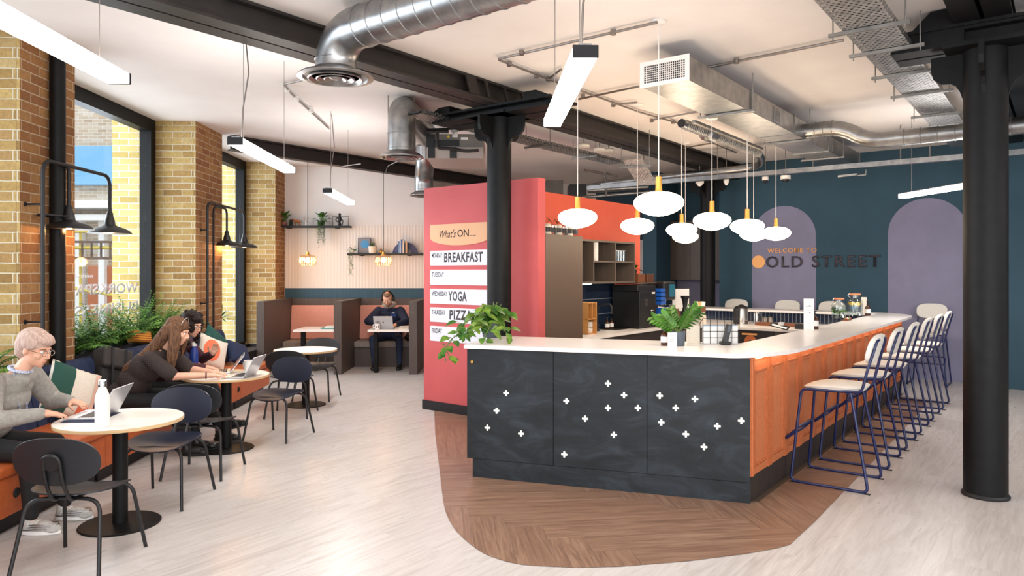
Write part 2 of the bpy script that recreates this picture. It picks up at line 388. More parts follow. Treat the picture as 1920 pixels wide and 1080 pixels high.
        for i in range(seg):
            s.bm.faces.new([L_[i], C_[i], C_[i + 1], L_[i + 1]]); s.bm.faces.new([C_[i], R_[i], R_[i + 1], C_[i + 1]])
        return s
    def build(s, name, mat, parent=None, bevel=0, smooth=True, origin=None, label=None, cat=None, group=None, kind=None, local=False, ang=38, recalc=True, bseg=2, split=False):
        bm = s.bm
        if recalc: bmesh.ops.recalc_face_normals(bm, faces=bm.faces)
        if parent is not None:
            T = WM.get(parent.name, Matrix()) if not local else Matrix()
            bm.transform(T.inverted())
        else:
            if origin is None:
                xs = [v.co for v in bm.verts]
                origin = Vector(((min(v.x for v in xs) + max(v.x for v in xs)) / 2, (min(v.y for v in xs) + max(v.y for v in xs)) / 2, min(v.z for v in xs)))
            T = Matrix.Translation(origin); bm.transform(T.inverted())
        uv = bm.loops.layers.uv.active or bm.loops.layers.uv.new('UVMap')
        if not getattr(s, 'own_uv', False):
            for f in bm.faces:
                n = f.normal
                if abs(n.z) > .7:
                    for l in f.loops: l[uv].uv = (l.vert.co.x, l.vert.co.y)
                else:
                    t = Vector((-n.y, n.x, 0)).normalized()
                    for l in f.loops: l[uv].uv = (l.vert.co.dot(t), l.vert.co.z)
        if smooth:
            ca = R(ang)
            for f in bm.faces: f.smooth = True
            for e in bm.edges:
                if len(e.link_faces) == 2 and e.calc_face_angle(0) > ca: e.smooth = False
        me = bpy.data.meshes.new(name); bm.to_mesh(me); bm.free()
        for mm in (mat if isinstance(mat, (list, tuple)) else [mat]): me.materials.append(M[mm] if isinstance(mm, str) else mm)
        o = bpy.data.objects.new(name, me); COL.objects.link(o)
        if parent is not None: o.parent = parent; WM[o.name] = WM.get(parent.name, Matrix()) if not local else Matrix()
        else: o.location = origin; WM[o.name] = T
        if bevel:
            b = o.modifiers.new('bevel', 'BEVEL'); b.width = bevel; b.segments = bseg; b.limit_method = 'ANGLE'; b.angle_limit = R(40); b.harden_normals = False
        tag(o, label, cat, group, kind)
        if split: islands(o)
        return o
def islands(o):
    """give every loose piece of a part an object of its own"""
    bm = bmesh.new(); bm.from_mesh(o.data); bm.verts.ensure_lookup_table(); seen = set(); comps = []
    for v in bm.verts:
        if v.index in seen: continue
        st = [v]; seen.add(v.index); c = []
        while st:
            a = st.pop(); c.append(a.index)
            for e in a.link_edges:
                b = e.other_vert(a)
                if b.index not in seen: seen.add(b.index); st.append(b)
        comps.append(set(c))
    bm.free(); out = [o]
    if len(comps) < 2: return out
    src = o.data
    for i, c in enumerate(comps):
        b = bmesh.new(); b.from_mesh(src); bmesh.ops.delete(b, geom=[v for v in b.verts if v.index not in c], context='VERTS')
        me = src.copy() if i else src.copy(); me.clear_geometry(); b.to_mesh(me); b.free()
        if i == 0: o.data = me
        else:
            n = o.copy(); n.data = me; COL.objects.link(n); WM[n.name] = WM.get(o.name, Matrix()); out.append(n)
    return out
def thing(name, label, cat, loc=(0, 0, 0), rotz=0, group=None):
    o = bpy.data.objects.new(name, None); COL.objects.link(o); o.empty_display_size = .1
    o.location = loc; o.rotation_euler = (0, 0, rotz); WM[o.name] = Matrix.Translation(Vector(loc)) @ Matrix.Rotation(rotz, 4, 'Z')
    return tag(o, label, cat, group)
def dup(root, loc=None, rotz=None, label=None, group=None, parent=None):
    c = root.copy(); COL.objects.link(c)
    if parent is not None: c.parent = parent
    if loc is not None: c.location = loc
    if rotz is not None: c.rotation_euler = (0, 0, rotz)
    if label: c['label'] = label
    if group: c['group'] = group
    for ch in list(root.children):
        if ch != c: dup(ch, parent=c)
    return c
def text(name, s, h, mat, frame, parent=None, width=None, depth=.004, bold=0, mirror=False, align='LEFT', shear=0, spacing=1.0, **k):
    """lettering: cap height h (m), frame = 4x4 matrix, x along the line, y up, z out of the surface"""
    cu = bpy.data.curves.new(name, 'FONT'); cu.body = s; cu.size = 1; cu.extrude = 0; cu.offset = bold; cu.shear = shear; cu.space_character = spacing; cu.resolution_u = 3
    o = bpy.data.objects.new('t', cu); me = bpy.data.meshes.new_from_object(o); bpy.data.objects.remove(o); bpy.data.curves.remove(cu)
    b = MB(); b.bm.from_mesh(me); bpy.data.meshes.remove(me)
    if not b.bm.verts: return None
    xs = [v.co.x for v in b.bm.verts]; ys = [v.co.y for v in b.bm.verts]; x0, x1 = min(xs), max(xs); y0 = 0; y1 = max(ys)
    sy_ = h / (y1 - y0); sx_ = (width / (x1 - x0)) if width else sy_
    off = 0 if align == 'LEFT' else -(x1 - x0) / 2
    for v in b.bm.verts: v.co = Vector((((v.co.x - x0 + off) * sx_) * (-1 if mirror else 1), (v.co.y - y0) * sy_, 0))
    r = bmesh.ops.extrude_face_region(b.bm, geom=list(b.bm.faces)); 
    for g in r['geom']:
        if isinstance(g, bmesh.types.BMVert): g.co.z += depth
    b.bm.transform(frame)
    return b.build(name, mat, parent, smooth=False, **k)
def wallframe(p, right, out):
    """matrix whose x runs along 'right', y up, z along 'out', origin p"""
    r_ = Vector(right).normalized(); o_ = Vector(out).normalized(); u = Vector((0, 0, 1))
    m = Matrix.Identity(4)
    for i in range(3): m[i][0] = r_[i]; m[i][1] = u[i]; m[i][2] = o_[i]; m[i][3] = p[i]
    return m
def struct(name, mb, mat, **k): return mb.build(name, mat, kind='structure', **k)
# ================================================================== THE SETTING
def hull(pts):
    pts = sorted(set((round(p[0], 4), round(p[1], 4)) for p in pts)); out = []
    for seq in (pts, pts[::-1]):
        h = []
        for p in seq:
            while len(h) > 1 and (h[-1][0] - h[-2][0]) * (p[1] - h[-2][1]) - (h[-1][1] - h[-2][1]) * (p[0] - h[-2][0]) <= 0: h.pop()
            h.append(p)
        out += h[:-1]
    return out
def clip(poly, h):
    for i in range(len(h)):
        a, b = h[i], h[(i + 1) % len(h)]; out = []
        def side(p): return (b[0] - a[0]) * (p[1] - a[1]) - (b[1] - a[1]) * (p[0] - a[0])
        for j in range(len(poly)):
            p, q = poly[j], poly[(j + 1) % len(poly)]; sp, sq = side(p), side(q)
            if sp >= 0: out.append(p)
            if (sp > 0 and sq < 0) or (sp < 0 and sq > 0):
                t = sp / (sp - sq); out.append((p[0] + (q[0] - p[0]) * t, p[1] + (q[1] - p[1]) * t))
        poly = out
        if len(poly) < 3: return None
    return poly
m = MB(); m.prism([W(-5, -.68), (13.5, -5), (13.5, 17.5), W(17.5, -.68)], -.12, 0); struct('floor', m, 'floor', smooth=False)
# brown herringbone inlay around the bar
pp = [(814, 769), (816, 812), (827, 885), (831, 941), (836, 962), (844, 979), (855, 996), (870, 1011), (888, 1026), (908, 1039), (928, 1047), (951, 1054), (976, 1059), (1002, 1061.5), (1079, 1065), (1164, 1063), (1292, 1052.5), (1399, 1039), (1455, 1029), (1481, 1022), (1492, 1011), (1530, 976), (1576, 926), (1644, 857), (1684.6, 816), (1736, 760)]
PP = [at(x, y, 0) for x, y in pp] + [G(5.75, .36), G(5.9, .1), G(5.9, -3.6), V(-.9, 9.3)]
hp = hull([(p.x, p.y) for p in PP])
m = MB(); m.own_uv = True; uvl = m.bm.loops.layers.uv.new('UVMap'); tl = m.bm.verts.layers.float.new('tone')
e1 = Vector((-.12, .9928)); e2 = Vector((.9928, .12)); wd, ln = .24, 1.44; k = round(ln / wd)
cells = []
for i in range(-60, 60):
    for j in range(-14, 16):
        x = (i + j * 0) * wd; 
        cells.append((i * wd, -i * wd - wd - j * 2 * ln, ln, wd))          # lying plank
        cells.append((i * wd, -i * wd - wd - ln - j * 2 * ln, wd, ln))     # standing plank
c0 = Vector((-.334, 5.33))
for (x, y, lx, ly) in cells:
    pl = [c0 + e2 * (x + dx) + e1 * (y + dy) for dx, dy in ((.0008, .0008), (lx - .0008, .0008), (lx - .0008, ly - .0008), (.0008, ly - .0008))]
    cp = clip([(q.x, q.y) for q in pl], hp)
    if not cp: continue
    tone = rnd.random(); ox, oy = rnd.random() * 40, rnd.random() * 40
    vs = [m.bm.verts.new((q[0], q[1], .003)) for q in cp]
    for v in vs: v[tl] = tone
    f = m.bm.faces.new(vs)
    for l in f.loops:
        r_ = Vector((l.vert.co.x, l.vert.co.y)) - c0; a_, b_ = r_.dot(e2), r_.dot(e1)
        l[uvl].uv = (a_ + ox, b_ + oy) if lx > ly else (b_ + ox, a_ + oy)
m.build('floor', 'herring', smooth=False, kind='structure', recalc=False)
m = MB(); m.prism([W(-5, -.68), (13.5, -5), (13.5, 17.5), W(17.5, -.68)], H, H + .15); struct('ceiling', m, 'ceiling', smooth=False)
# window wall: brick piers, glazed bays
def wbox(m, y0, y1, v0, v1, z0, z1): return m.prism([W(y0, v0), W(y1, v0), W(y1, v1), W(y0, v1)], z0, z1)
for (y0, y1) in ((2.3, 3.2), (6.07, 6.88), (9.7, 10.66), (13.3, 14.0)):
    # front returns are yellow stock brick, the room face takes redder, browner brick colours
    m = MB(); wbox(m, y0, y1, -.57, -.03, 0, H); struct('wall_left', m, 'brick', smooth=False)
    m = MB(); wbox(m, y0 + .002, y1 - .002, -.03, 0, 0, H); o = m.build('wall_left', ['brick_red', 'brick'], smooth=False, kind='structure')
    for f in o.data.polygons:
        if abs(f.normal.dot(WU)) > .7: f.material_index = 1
    m = MB(); wbox(m, y0, y1, -1.1, -.66, -.1, H + .6); struct('wall_left', m, 'brick_out', smooth=False)
bays = [(3.2, 6.07), (6.88, 9.7), (10.66, 13.3)]
for i, (y0, y1) in enumerate(bays):
    m = MB(); wbox(m, y0, y1, -.66, -.5, 0, .4); struct('wall_left', m, 'brick', smooth=False)
    m = MB()
    wbox(m, y0, y1, -.68, -.53, 3.59, 3.75); wbox(m, y0, y1, -.66, -.55, .4, .46)
    wbox(m, y1 - .13, y1, -.68, -.53, .46, 3.59); wbox(m, y0, y0 + .08, -.68, -.53, .46, 3.59)
    wf = m.build(f'window_{i + 1}', 'black_steel', smooth=False, kind='structure')
    m = MB(); wbox(m, y0 + .08, y1 - .13, -.606, -.6, .46, 3.59); m.build('pane', 'pane', wf, smooth=False)
    if i == 1:
        for s_, z_, hh in (('WORKSPACE', 1.47, .12), ('BUSINESSES', 1.24, .115)):
            text('lettering', s_, hh, 'board', wallframe(W(9.35, -.595, z_), -WU, WV), wf, width=1.75, depth=.002, bold=.02, mirror=False)
        for ob in [c for c in wf.children if c.name.startswith('lettering')]:   # reads correctly from the street, so reversed indoors
            ob.data.transform(Matrix())
        text('lettering', 'work with us', .05, 'board', wallframe(W(8.3, -.595, 1.66), -WU, WV), wf, width=.6, depth=.002)
# booth wall (white, ribbed panels, teal dado band)
m = MB(); m.box(-4.9, -1.6, 13.9, 14.05, 0, H); m.box(-1.75, -1.6, 14.05, 16.6, 0, H); struct('wall_back', m, 'white_paint', smooth=False)
m = MB(); m.box(-4.35, -1.6, 13.885, 13.9, 1.42, 2.62); struct('wall_back', m, 'ribbed', smooth=False)
m = MB(); m.box(-4.35, -1.6, 13.88, 13.9, 0, 1.42); struct('wall_back', m, 'band', smooth=False)
m = MB(); m.box(-1.75, 2.6, 16.6, 16.75, 0, H); struct('wall_back', m, 'white_paint', smooth=False)
m = MB(); m.prism([W(14.0, -.6), W(17.5, -.6), W(17.5, -.4), W(14, -.4)], 0, H); struct('wall_left', m, 'white_paint', smooth=False)
# teal wall with painted arches
AW = 7.97
m = MB(); m.prism([G(AW, -3.23), G(AW, 1.0), G(AW + .3, 1.0), G(AW + .3, -3.23)], 0, H); m.prism([G(AW, -3.38), G(AW, -3.23), G(9.2, -3.23), G(9.2, -3.38)], 0, H)
m.prism([G(7.6, .95), G(7.6, 9.5), G(7.9, 9.5), G(8.2, .95)], 0, H)
struct('wall_right', m, 'teal', smooth=False)
m = MB(); m.prism([G(9.0, -8.6), G(9.0, -3.3), G(9.2, -3.3), G(9.2, -8.6)], 0, H); m.prism([G(8.0, -5.0), G(8.0, -4.70), G(9.0, -4.70), G(9.0, -5.0)], 0, H); struct('wall_right', m, 'teal', smooth=False)
m = MB(); m.prism([G(8.985, -4.70), G(8.985, -3.38), G(9.0, -3.38), G(9.0, -4.70)], .9, 1.6); struct('wall_right', m, 'lavender', smooth=False)
m = MB(); m.prism([G(8.93, -6.35), G(8.93, -5.3), G(9, -5.3), G(9, -6.35)], 0, 2.33); d1 = struct('door_1', m, 'white_paint', smooth=False)
m = MB(); m.prism([G(8.9, -6.45), G(8.9, -6.35), G(9, -6.35), G(9, -6.45)], 0, 2.43); m.prism([G(8.9, -6.45), G(8.9, -5.2), G(9, -5.2), G(9, -6.45)], 2.33, 2.43); struct('trim_1', m, 'white_paint', smooth=False)
for (o0, o1) in ((-2.753, -1.626), (-.49, .637)):
    r_ = (o1 - o0) / 2; oc = (o0 + o1) / 2; zc = 2.92 - r_; pts = [G(AW - .004, o0, 0), G(AW - .004, o1, 0)]
    pts += [G(AW - .004, oc + r_ * math.cos(t * math.pi / 28), zc + r_ * math.sin(t * math.pi / 28)) for t in range(29)]
    m = MB(); m.extr(pts, GA * .004); struct('wall_right', m, 'lavender', smooth=False)
m = MB(); m.box(13.5, 13.6, -5, 8, 0, H); struct('wall_right', m, 'white_paint', smooth=False)
# coral partition: long face towards the camera, return along the kitchen
RC = G(1.232, -2.812)                                            # outer corner of the partition
m = MB(); m.prism([G(1.232, -2.812), G(1.232, -4.58), G(1.372, -4.58), G(1.372, -3.55), G(1.372, -2.812)], 0, 2.78); struct('wall_partition', m, 'red', smooth=False)
m = MB(); m.prism([G(1.372, -3.41), G(4.81, -3.41), G(4.81, -3.55), G(1.372, -3.55)], 0, 2.75); struct('wall_partition', m, 'red2', smooth=False)
m = MB(); m.prism([G(1.216, -2.9), G(1.216, -4.596), G(1.388, -4.596), G(1.388, -4.58), G(1.232, -4.58), G(1.232, -2.9)], 0, .115); struct('baseboard_partition', m, 'skirting', smooth=False)
m = MB(); m.box(-1.75, -1.60, 13.86, 13.88, 0, .1); struct('baseboard_back', m, 'skirting', smooth=False)

# ---- street outside the windows
m = MB(); m.box(-30, -5.3, -6, 40, -.3, -.1); struct('ground_street', m, noisy('grey_paving', '#8f8d88', '#a5a29c', 3, .9), smooth=False)
t = thing('building', 'pale brick building across the street, seen through the window behind the ferns', 'building', (-12.5, 19.5, -.1))
m = MB(); m.box(-19, -9.4, 19, 26, -.1, 12); m.box(-9.4, -8.2, 20.2, 26, -.1, 12); m.build('wall', 'brick_far', t, smooth=False)
m = MB(); m.box(-19, -9.35, 18.75, 19, 4.0, 5.0); m.build('fascia', base('pale_blue_fascia', '#6fa8cf', .5), t, smooth=False)
m = MB(); m.box(-19, -9.0, 18.2, 19, 3.35, 3.55); m.box(-19, -9.2, 18.4, 19, 3.05, 3.2); m.build('canopy', base('white_canopy', '#e6e6e4', .6), t, smooth=False)
m = MB()
for x in (-11.9, -11.35, -10.75): m.box(x, x + .16, 18.8, 19, -.1, 3.1)
m.build('post', base('white_post', '#e6e6e4', .6), t, smooth=False, split=True)
m = MB(); m.box(-11.1, -10.0, 18.93, 19.0, .2, 1.9); m.box(-9.9, -9.4, 18.95, 19, .3, 3.0); m.build('shopfront', base('terracotta_boarding', '#b46a44', .7), t, smooth=False)
m = MB(); m.box(-9.95, -9.5, 18.9, 18.95, 2.0, 2.75); m.build('sign', 'board', t, smooth=False)
t = thing('scaffold', 'yellow and dark scaffold tubes on the street, beyond the window', 'scaffold', (-9.6, 15.4, -.1))
m = MB()
for a, b in (((-11.5, 15.5, 2.25), (-6.6, 15.5, 2.25)), ((-11.5, 15.5, 1.75), (-6.6, 15.5, 0.9)), ((-9.0, 15.5, .9), (-6.6, 15.5, 1.75)), ((-11.5, 15.5, 2.6), (-6.6, 15.5, 2.6))): m.tube([a, b], .035, 8)
for x in (-11.2, -9.3, -7.2): m.tube([(x, 15.6, -.1), (x, 15.6, 2.7)], .03, 8)
m.build('tube', base('yellow_scaffold_tube', '#c8b24a', .5), t, split=True)
m = MB(); m.box(-11.5, -6.6, 15.3, 15.7, 2.0, 2.05)
for i in range(24): m.box(-11.4 + i * .2, -11.37 + i * .2, 15.45, 15.49, 2.05, 2.35)
m.box(-11.5, -6.6, 15.45, 15.5, 2.35, 2.4); m.build('guard_rail', base('brown_rail', '#5a4638', .6), t, smooth=False)
# ================================================================== THE BAR
def ray_plane(px, py, p, n):
    d = Vector(((px - CX) / FPX, 1, -(py - HY) / FPX)); c = Vector((0, 0, CAMH)); t = (Vector(p) - c).dot(n) / d.dot(n); return c + d * t
ZT0, ZT1 = 1.081, 1.114
bar_ = thing('bar_counter', 'angled bar counter with dark slate front studded with lit crosses and tan panelled side', 'bar counter', K0)
m = MB(); m.prism([D(2.25, -.6), D(2.25, -.02), D(.01, -.02), D(.01, -.03), G(6.15, -.05), G(6.15, -.32), G(.55, -.32), D(.5, -.6)], .155, ZT0); m.build('carcass', 'dark_wood', bar_, smooth=False)
# three slate panels
for i, (xa, xb) in enumerate(((874.8, 1037), (1037, 1213), (1213, 1406.6))):
    s0 = (ray_plane(xb, 700, D(0, .0), DN) - D(0, 0)).dot(DD); s1 = (ray_plane(xa, 700, D(0, .0), DN) - D(0, 0)).dot(DD)
    m = MB(); m.prism([D(s0 + .002, -.02), D(s1 - .002, -.02), D(s1 - .002, 0), D(s0 + .002, 0)], .157, ZT0 - .004); p = m.build('front_panel', 'slate', bar_, smooth=False, bevel=.0015)
    for (cx_, cy_) in ((949, 737), (931, 770), (914, 802), (977, 813), (1062, 752), (1058, 852), (1097, 785), (1140, 719), (1170, 741), (1140, 765), (1196, 765), (1151, 815), (1237, 742), (1267, 765), (1303, 748), (1240, 792), (1286, 814), (1320, 838), (1345, 799), (1390, 789)):
        if not xa < cx_ < xb: continue
        q = ray_plane(cx_, cy_, D(0, 0), DN); f = wallframe(q, -DD, DN); m = MB(); a, b = .0078, .0245
        pl = []
        for k in range(4):
            A = Matrix.Rotation(k * math.pi / 2, 3, 'Z')
            for u in ((a, a), (a, b * .9), (a * .7, b), (-a * .7, b), (-a, b * .9)): pl.append(A @ Vector((u[0], u[1], -.002)))
        m.extr(pl, (0, 0, .004)); m.bm.transform(f); m.build('lit_cross', 'led_on', p, smooth=False)
q = ray_plane(885.5, 678.5, D(0, 0), DN); m = MB(); m.lathe([(0, 0), (.012, 0), (.012, .012), (0, .014)], q, 14, DN); m.build('lock', 'brass', bar_)
m = MB(); m.prism([D(2.22, -.6), D(2.22, 0.0), D(0, 0.0), D(0, -.012), D(.03, -.6)], 0, .155); m.build('kick_plate', 'slate', bar_, smooth=False)
m = MB()
a = .02
while a < 6.1:
    b = min(a + .43, 6.15); m.prism([G(a, -.01), G(b - .006, -.01), G(b - .006, -.035), G(a, -.035)], 0, .2); a += .43
m.build('kick_tile', 'kicktile', bar_, smooth=False, split=True)
m = MB(); m.prism([G(.03, -.03), G(6.15, -.03), G(6.15, .035), G(.06, .035)], 0.002, .008); m.build('floor_trim', noisy('bronze_floor_trim', '#5d4d40', '#6b594a', 20, .35, .3), bar_, smooth=False)
# tan panels, each with two nested frames of piping
nP = 15; pw = 6.14 / nP
for i in range(nP):
    a0 = .01 + i * pw; a1 = a0 + pw - .004; m = MB(); m.prism([G(a0, -.03), G(a1, -.03), G(a1, .0), G(a0, .0)], .2, ZT0 - .002)
    for ins, wv in ((.055, .008), (.078, .005)):
        x0, x1, z0, z1 = a0 + ins, a1 - ins, .2 + ins, ZT0 - .04 - ins
        for (u0, u1, w0, w1) in ((x0, x1, z0, z0 + wv), (x0, x1, z1 - wv, z1), (x0, x0 + wv, z0, z1), (x1 - wv, x1, z0, z1)):
            m.prism([G(u0, 0), G(u1, 0), G(u1, .010), G(u0, .010)], w0, w1)
    for u in (a0 + .012, a0 + .03, a1 - .036, a1 - .018): m.prism([G(u, 0), G(u + .006, 0), G(u + .006, .011), G(u, .011)], .2, ZT0 - .004)
    m.build('side_panel', 'tan', bar_, smooth=False)
m = MB(); m.prism([G(6.15, -.35), G(6.15, 0), G(6.18, 0), G(6.18, -.35)], 0, ZT0 - .002); m.build('end_panel', 'slate', bar_, smooth=False)
m = MB(); m.prism([G(.1, .004), G(6.1, .004), G(6.1, .016), G(.1, .016)], ZT0 - .012, ZT0 - .004); m.build('light_strip', 'warm_strip', bar_, smooth=False)
area_light('under_counter_strip', (G(3.1, .03, ZT0 - .02)), .02, 6.0, 5, (1, .72, .46), (0, R(-12), -math.atan2(GA.x, GA.y)))
# worktop
outer = [D(2.29, .03), D(.16, .03)]
c0_, c1_, c2_ = D(.16, .03), G(.03, .10), G(.62, .165)
for i in range(1, 9): t = i / 8; outer.append(c0_ * (1 - t) ** 2 + c1_ * 2 * t * (1 - t) + c2_ * t * t)
outer += [G(1.4, .17), G(5.6, .165), G(6.0, .15)]
c0_, c1_, c2_ = G(6.0, .15), G(6.6, .12), G(6.8, -.35)
for i in range(1, 9): t = i / 8; outer.append(c0_ * (1 - t) ** 2 + c1_ * 2 * t * (1 - t) + c2_ * t * t)
outer += [G(6.88, -1.1), G(7.0, -2.6), G(7.12, -4.35), G(6.40, -4.35), G(6.40, -.36)]
# inner corner of front and side runs
t_ = .86 / (OUT * 1).dot(-DN) if False else 0
A0 = D(0, -.86); # intersection of the D inner line with the o = -.36 line
u_ = DD; rhs = (A0 - K0); # solve K0 + GA*a + OUT*(-.36) = A0 + DD*s
det = GA.x * (-DD.y) - GA.y * (-DD.x); q_ = A0 - K0 - OUT * (-.36); a_ = (q_.x * (-DD.y) - q_.y * (-DD.x)) / det
outer += [G(a_, -.36), D(2.29, -.86)]
m = MB(); m.prism(outer, ZT0, ZT1); m.build('bar_worktop', 'terrazzo', smooth=False, bevel=.004, label='long white speckled terrazzo worktop wrapping round the bar', cat='worktop')
# raised back of the bar: tiled upstand, tall shelf cabinets
bb = thing('back_counter', 'low inner counter of the bar with dark fronts below navy tiled upstand', 'counter', G(5.3, -2, 0))
m = MB(); m.prism([G(5.12, -3.41), G(5.12, -.9), G(6.44, -.9), G(6.44, -3.41)], .1, .885); m.build('carcass', 'brown_wood', bb, smooth=False)
m = MB(); m.prism([G(5.1, -2.05), G(5.1, -1.45), G(5.12, -1.45), G(5.12, -2.05)], .1, .875); fr = m.build('fridge_front', base('black_fridge_front', '#2b2726', .4), bb, smooth=False)
q = ray_plane(1407, 640, G(5.1, 0), GA); m = MB(); m.lathe([(0, 0), (.088, 0), (.088, .003), (0, .003)], q, 30, -GA); m.build('round_emblem', base('copper_emblem', '#c46f3c', .5), fr)
m = MB(); m.lathe([(0, 0), (.02, 0), (.02, .005), (0, .005)], q, 20, -GA); m.build('emblem_centre', 'ink', fr)
q1 = ray_plane(1405, 626.5, G(5.1, 0), GA); m = MB(); m.box(-.11, .11, -.013, .013, 0, .003, wallframe(q1, OUT, -GA)); m.build('name_strip', 'copper_emblem' if False else M['orange_ink'], fr, smooth=False)
m = MB(); m.prism([G(6.45, -4.3), G(6.45, -.36), G(6.55, -.36), G(6.55, -4.3)], .1, ZT0 - .002); m.prism([G(6.55, -4.3), G(6.9, -4.3), G(6.9, -.6), G(6.55, -.6)], .1, ZT0 - .002); m.build('upstand', 'grout', bb, smooth=False)
m = MB(); o = -4.28
while o < -.4: m.prism([G(6.442, o), G(6.442, o + .052), G(6.45, o + .052), G(6.45, o)], .925, ZT0 - .006); o += .06
m.build('tiles', 'navy_tile', bb, smooth=False)
m = MB(); m.prism([G(5.06, -2.84), G(5.06, -.88), G(6.44, -.88), G(6.44, -3.41), G(5.06, -3.41)], .885, .92); m.build('inner_worktop', 'terrazzo', smooth=False, label='lower white worktop in front of the navy tiled upstand', cat='worktop')
# ---- kitchen run along the coral wall
sc_ = thing('sink_counter', 'dark sink counter running along the orange red wall', 'counter', G(3.6, -3.1, 0))
m = MB(); m.prism([G(2.17, -3.41), G(5.1, -3.41), G(5.1, -2.83), G(2.17, -2.83)], .1, .885); m.build('carcass', base('charcoal_cabinet_front', '#3a3431', .5), sc_, smooth=False)
m = MB(); m.prism([G(2.17, -3.41), G(5.06, -3.41), G(5.06, -2.81), G(2.17, -2.81)], .885, .92); m.build('sink_worktop', 'terrazzo', smooth=False, label='white worktop with the sink, under the open shelves', cat='worktop')
m = MB(); q = ray_plane(1150, 616, V(0, 0, .921), V(0, 0, 1)); c_ = at(1152, 616, .921); m.slab(c_ - GA * .26 - OUT * .17, GA, OUT, .52, .34, .9205, .923); m.build('sink_bowl', 'black', sc_, smooth=False)
m = MB(); m.prism([G(2.17, -3.41), G(4.0, -3.41), G(4.0, -3.40), G(2.17, -3.40)], .92, 1.57); tb = m.build('splashback', 'grout', smooth=False, label='navy tiled splashback under the open shelves', cat='splashback')
m = MB(); a = 2.18
while a < 3.95:
    for z0, z1 in ((.925, 1.13), (1.137, 1.345), (1.352, 1.56)): m.prism([G(a, -3.40), G(a + .052, -3.40), G(a + .052, -3.392), G(a, -3.392)], z0, z1)
    a += .06
m.build('tiles', 'navy_tile', tb, smooth=False)
tc = thing('tall_cabinet', 'tall plain brown cabinet at the end of the coral partition', 'cabinet', G(1.77, -3.1, 0))
m = MB(); m.prism([G(1.374, -3.40), G(2.165, -3.40), G(2.165, -2.83), G(1.374, -2.83)], 0, 2.15); m.build('carcass', 'brown_wood', tc, smooth=False)
m = MB(); m.prism([G(1.376, -2.83), G(2.163, -2.83), G(2.163, -2.81), G(1.376, -2.81)], .08, 2.16); m.build('door', 'plain_brown', tc, smooth=False, bevel=.002)
us = thing('shelf_unit', 'open brown wall shelf unit holding mugs and glasses above the sink', 'shelf unit', G(3.1, -3.2, 1.57))
m = MB()
def gs(a0, a1, z0, z1, o0=-3.395, o1=-3.06): m.prism([G(a0, o0), G(a1, o0), G(a1, o1), G(a0, o1)], z0, z1)
gs(2.167, 3.99, 1.575, 1.60); gs(2.167, 3.99, 2.125, 2.15)
for a in (2.167, 2.83, 3.41, 3.965): gs(a, a + .022, 1.60, 2.125)
gs(2.852, 3.41, 1.855, 1.877, o1=-3.07); gs(3.432, 3.965, 1.855, 1.877, o1=-3.07)
m.build('frame', 'shelf_wood', us, smooth=False)
m = MB(); m.prism([G(2.17, -3.398), G(3.985, -3.398), G(3.985, -3.39), G(2.17, -3.39)], 1.58, 2.14); m.build('back_panel', base('dark_back_panel', '#3a302b', .6), us, smooth=False)
m = MB(); gs(2.2, 2.95, 1.565, 1.572, -3.2, -3.16); m.build('light_strip', 'strip_on', us, smooth=False)
# kitchenette in the recess
kc = thing('wall_cabinet', 'large brown wood wall cabinet in the far teal recess behind the column', 'cabinet', G(8.8, -4, 1.57))
m = MB()
for i in range(3): m.prism([G(8.63, -4.69 + i * .437), G(8.63, -4.26 + i * .437), G(8.65, -4.26 + i * .437), G(8.65, -4.69 + i * .437)], 1.57, 2.78)
m.build('door', 'brown_wood', kc, smooth=False, split=True)
m = MB(); m.prism([G(8.65, -4.69), G(8.65, -3.385), G(8.98, -3.385), G(8.98, -4.69)], 1.575, 2.78); m.build('carcass', 'brown_wood', kc, smooth=False)
kb = thing('base_cabinet', 'base cabinet with white top in the far recess', 'cabinet', G(8.7, -4, 0))
m = MB(); m.prism([G(8.4, -4.69), G(8.4, -3.385), G(8.98, -3.385), G(8.98, -4.69)], 0, .87); m.build('carcass', 'brown_wood', kb, smooth=False)
m = MB(); m.prism([G(8.38, -4.695), G(8.38, -3.385), G(8.98, -3.385), G(8.98, -4.695)], .87, .9); m.build('top', 'laminate', kb, smooth=False)
fa = thing('tap', 'tall chrome spring tap in the far recess beside the column', 'tap', G(8.8, -3.55, .9)); q = G(8.8, -3.55, .9)
m = MB(); m.tube(fillet([q, q + V(0, 0, .62), q + V(-.26, .05, .62), q + V(-.28, .05, .3)], .14, 8), .016, 10); m.build('spout', 'chrome', fa)
m = MB(); m.lathe([(.03, 0), (.03, .05), (.02, .06), (0, .06)], q, 16); m.build('base', 'chrome', fa)
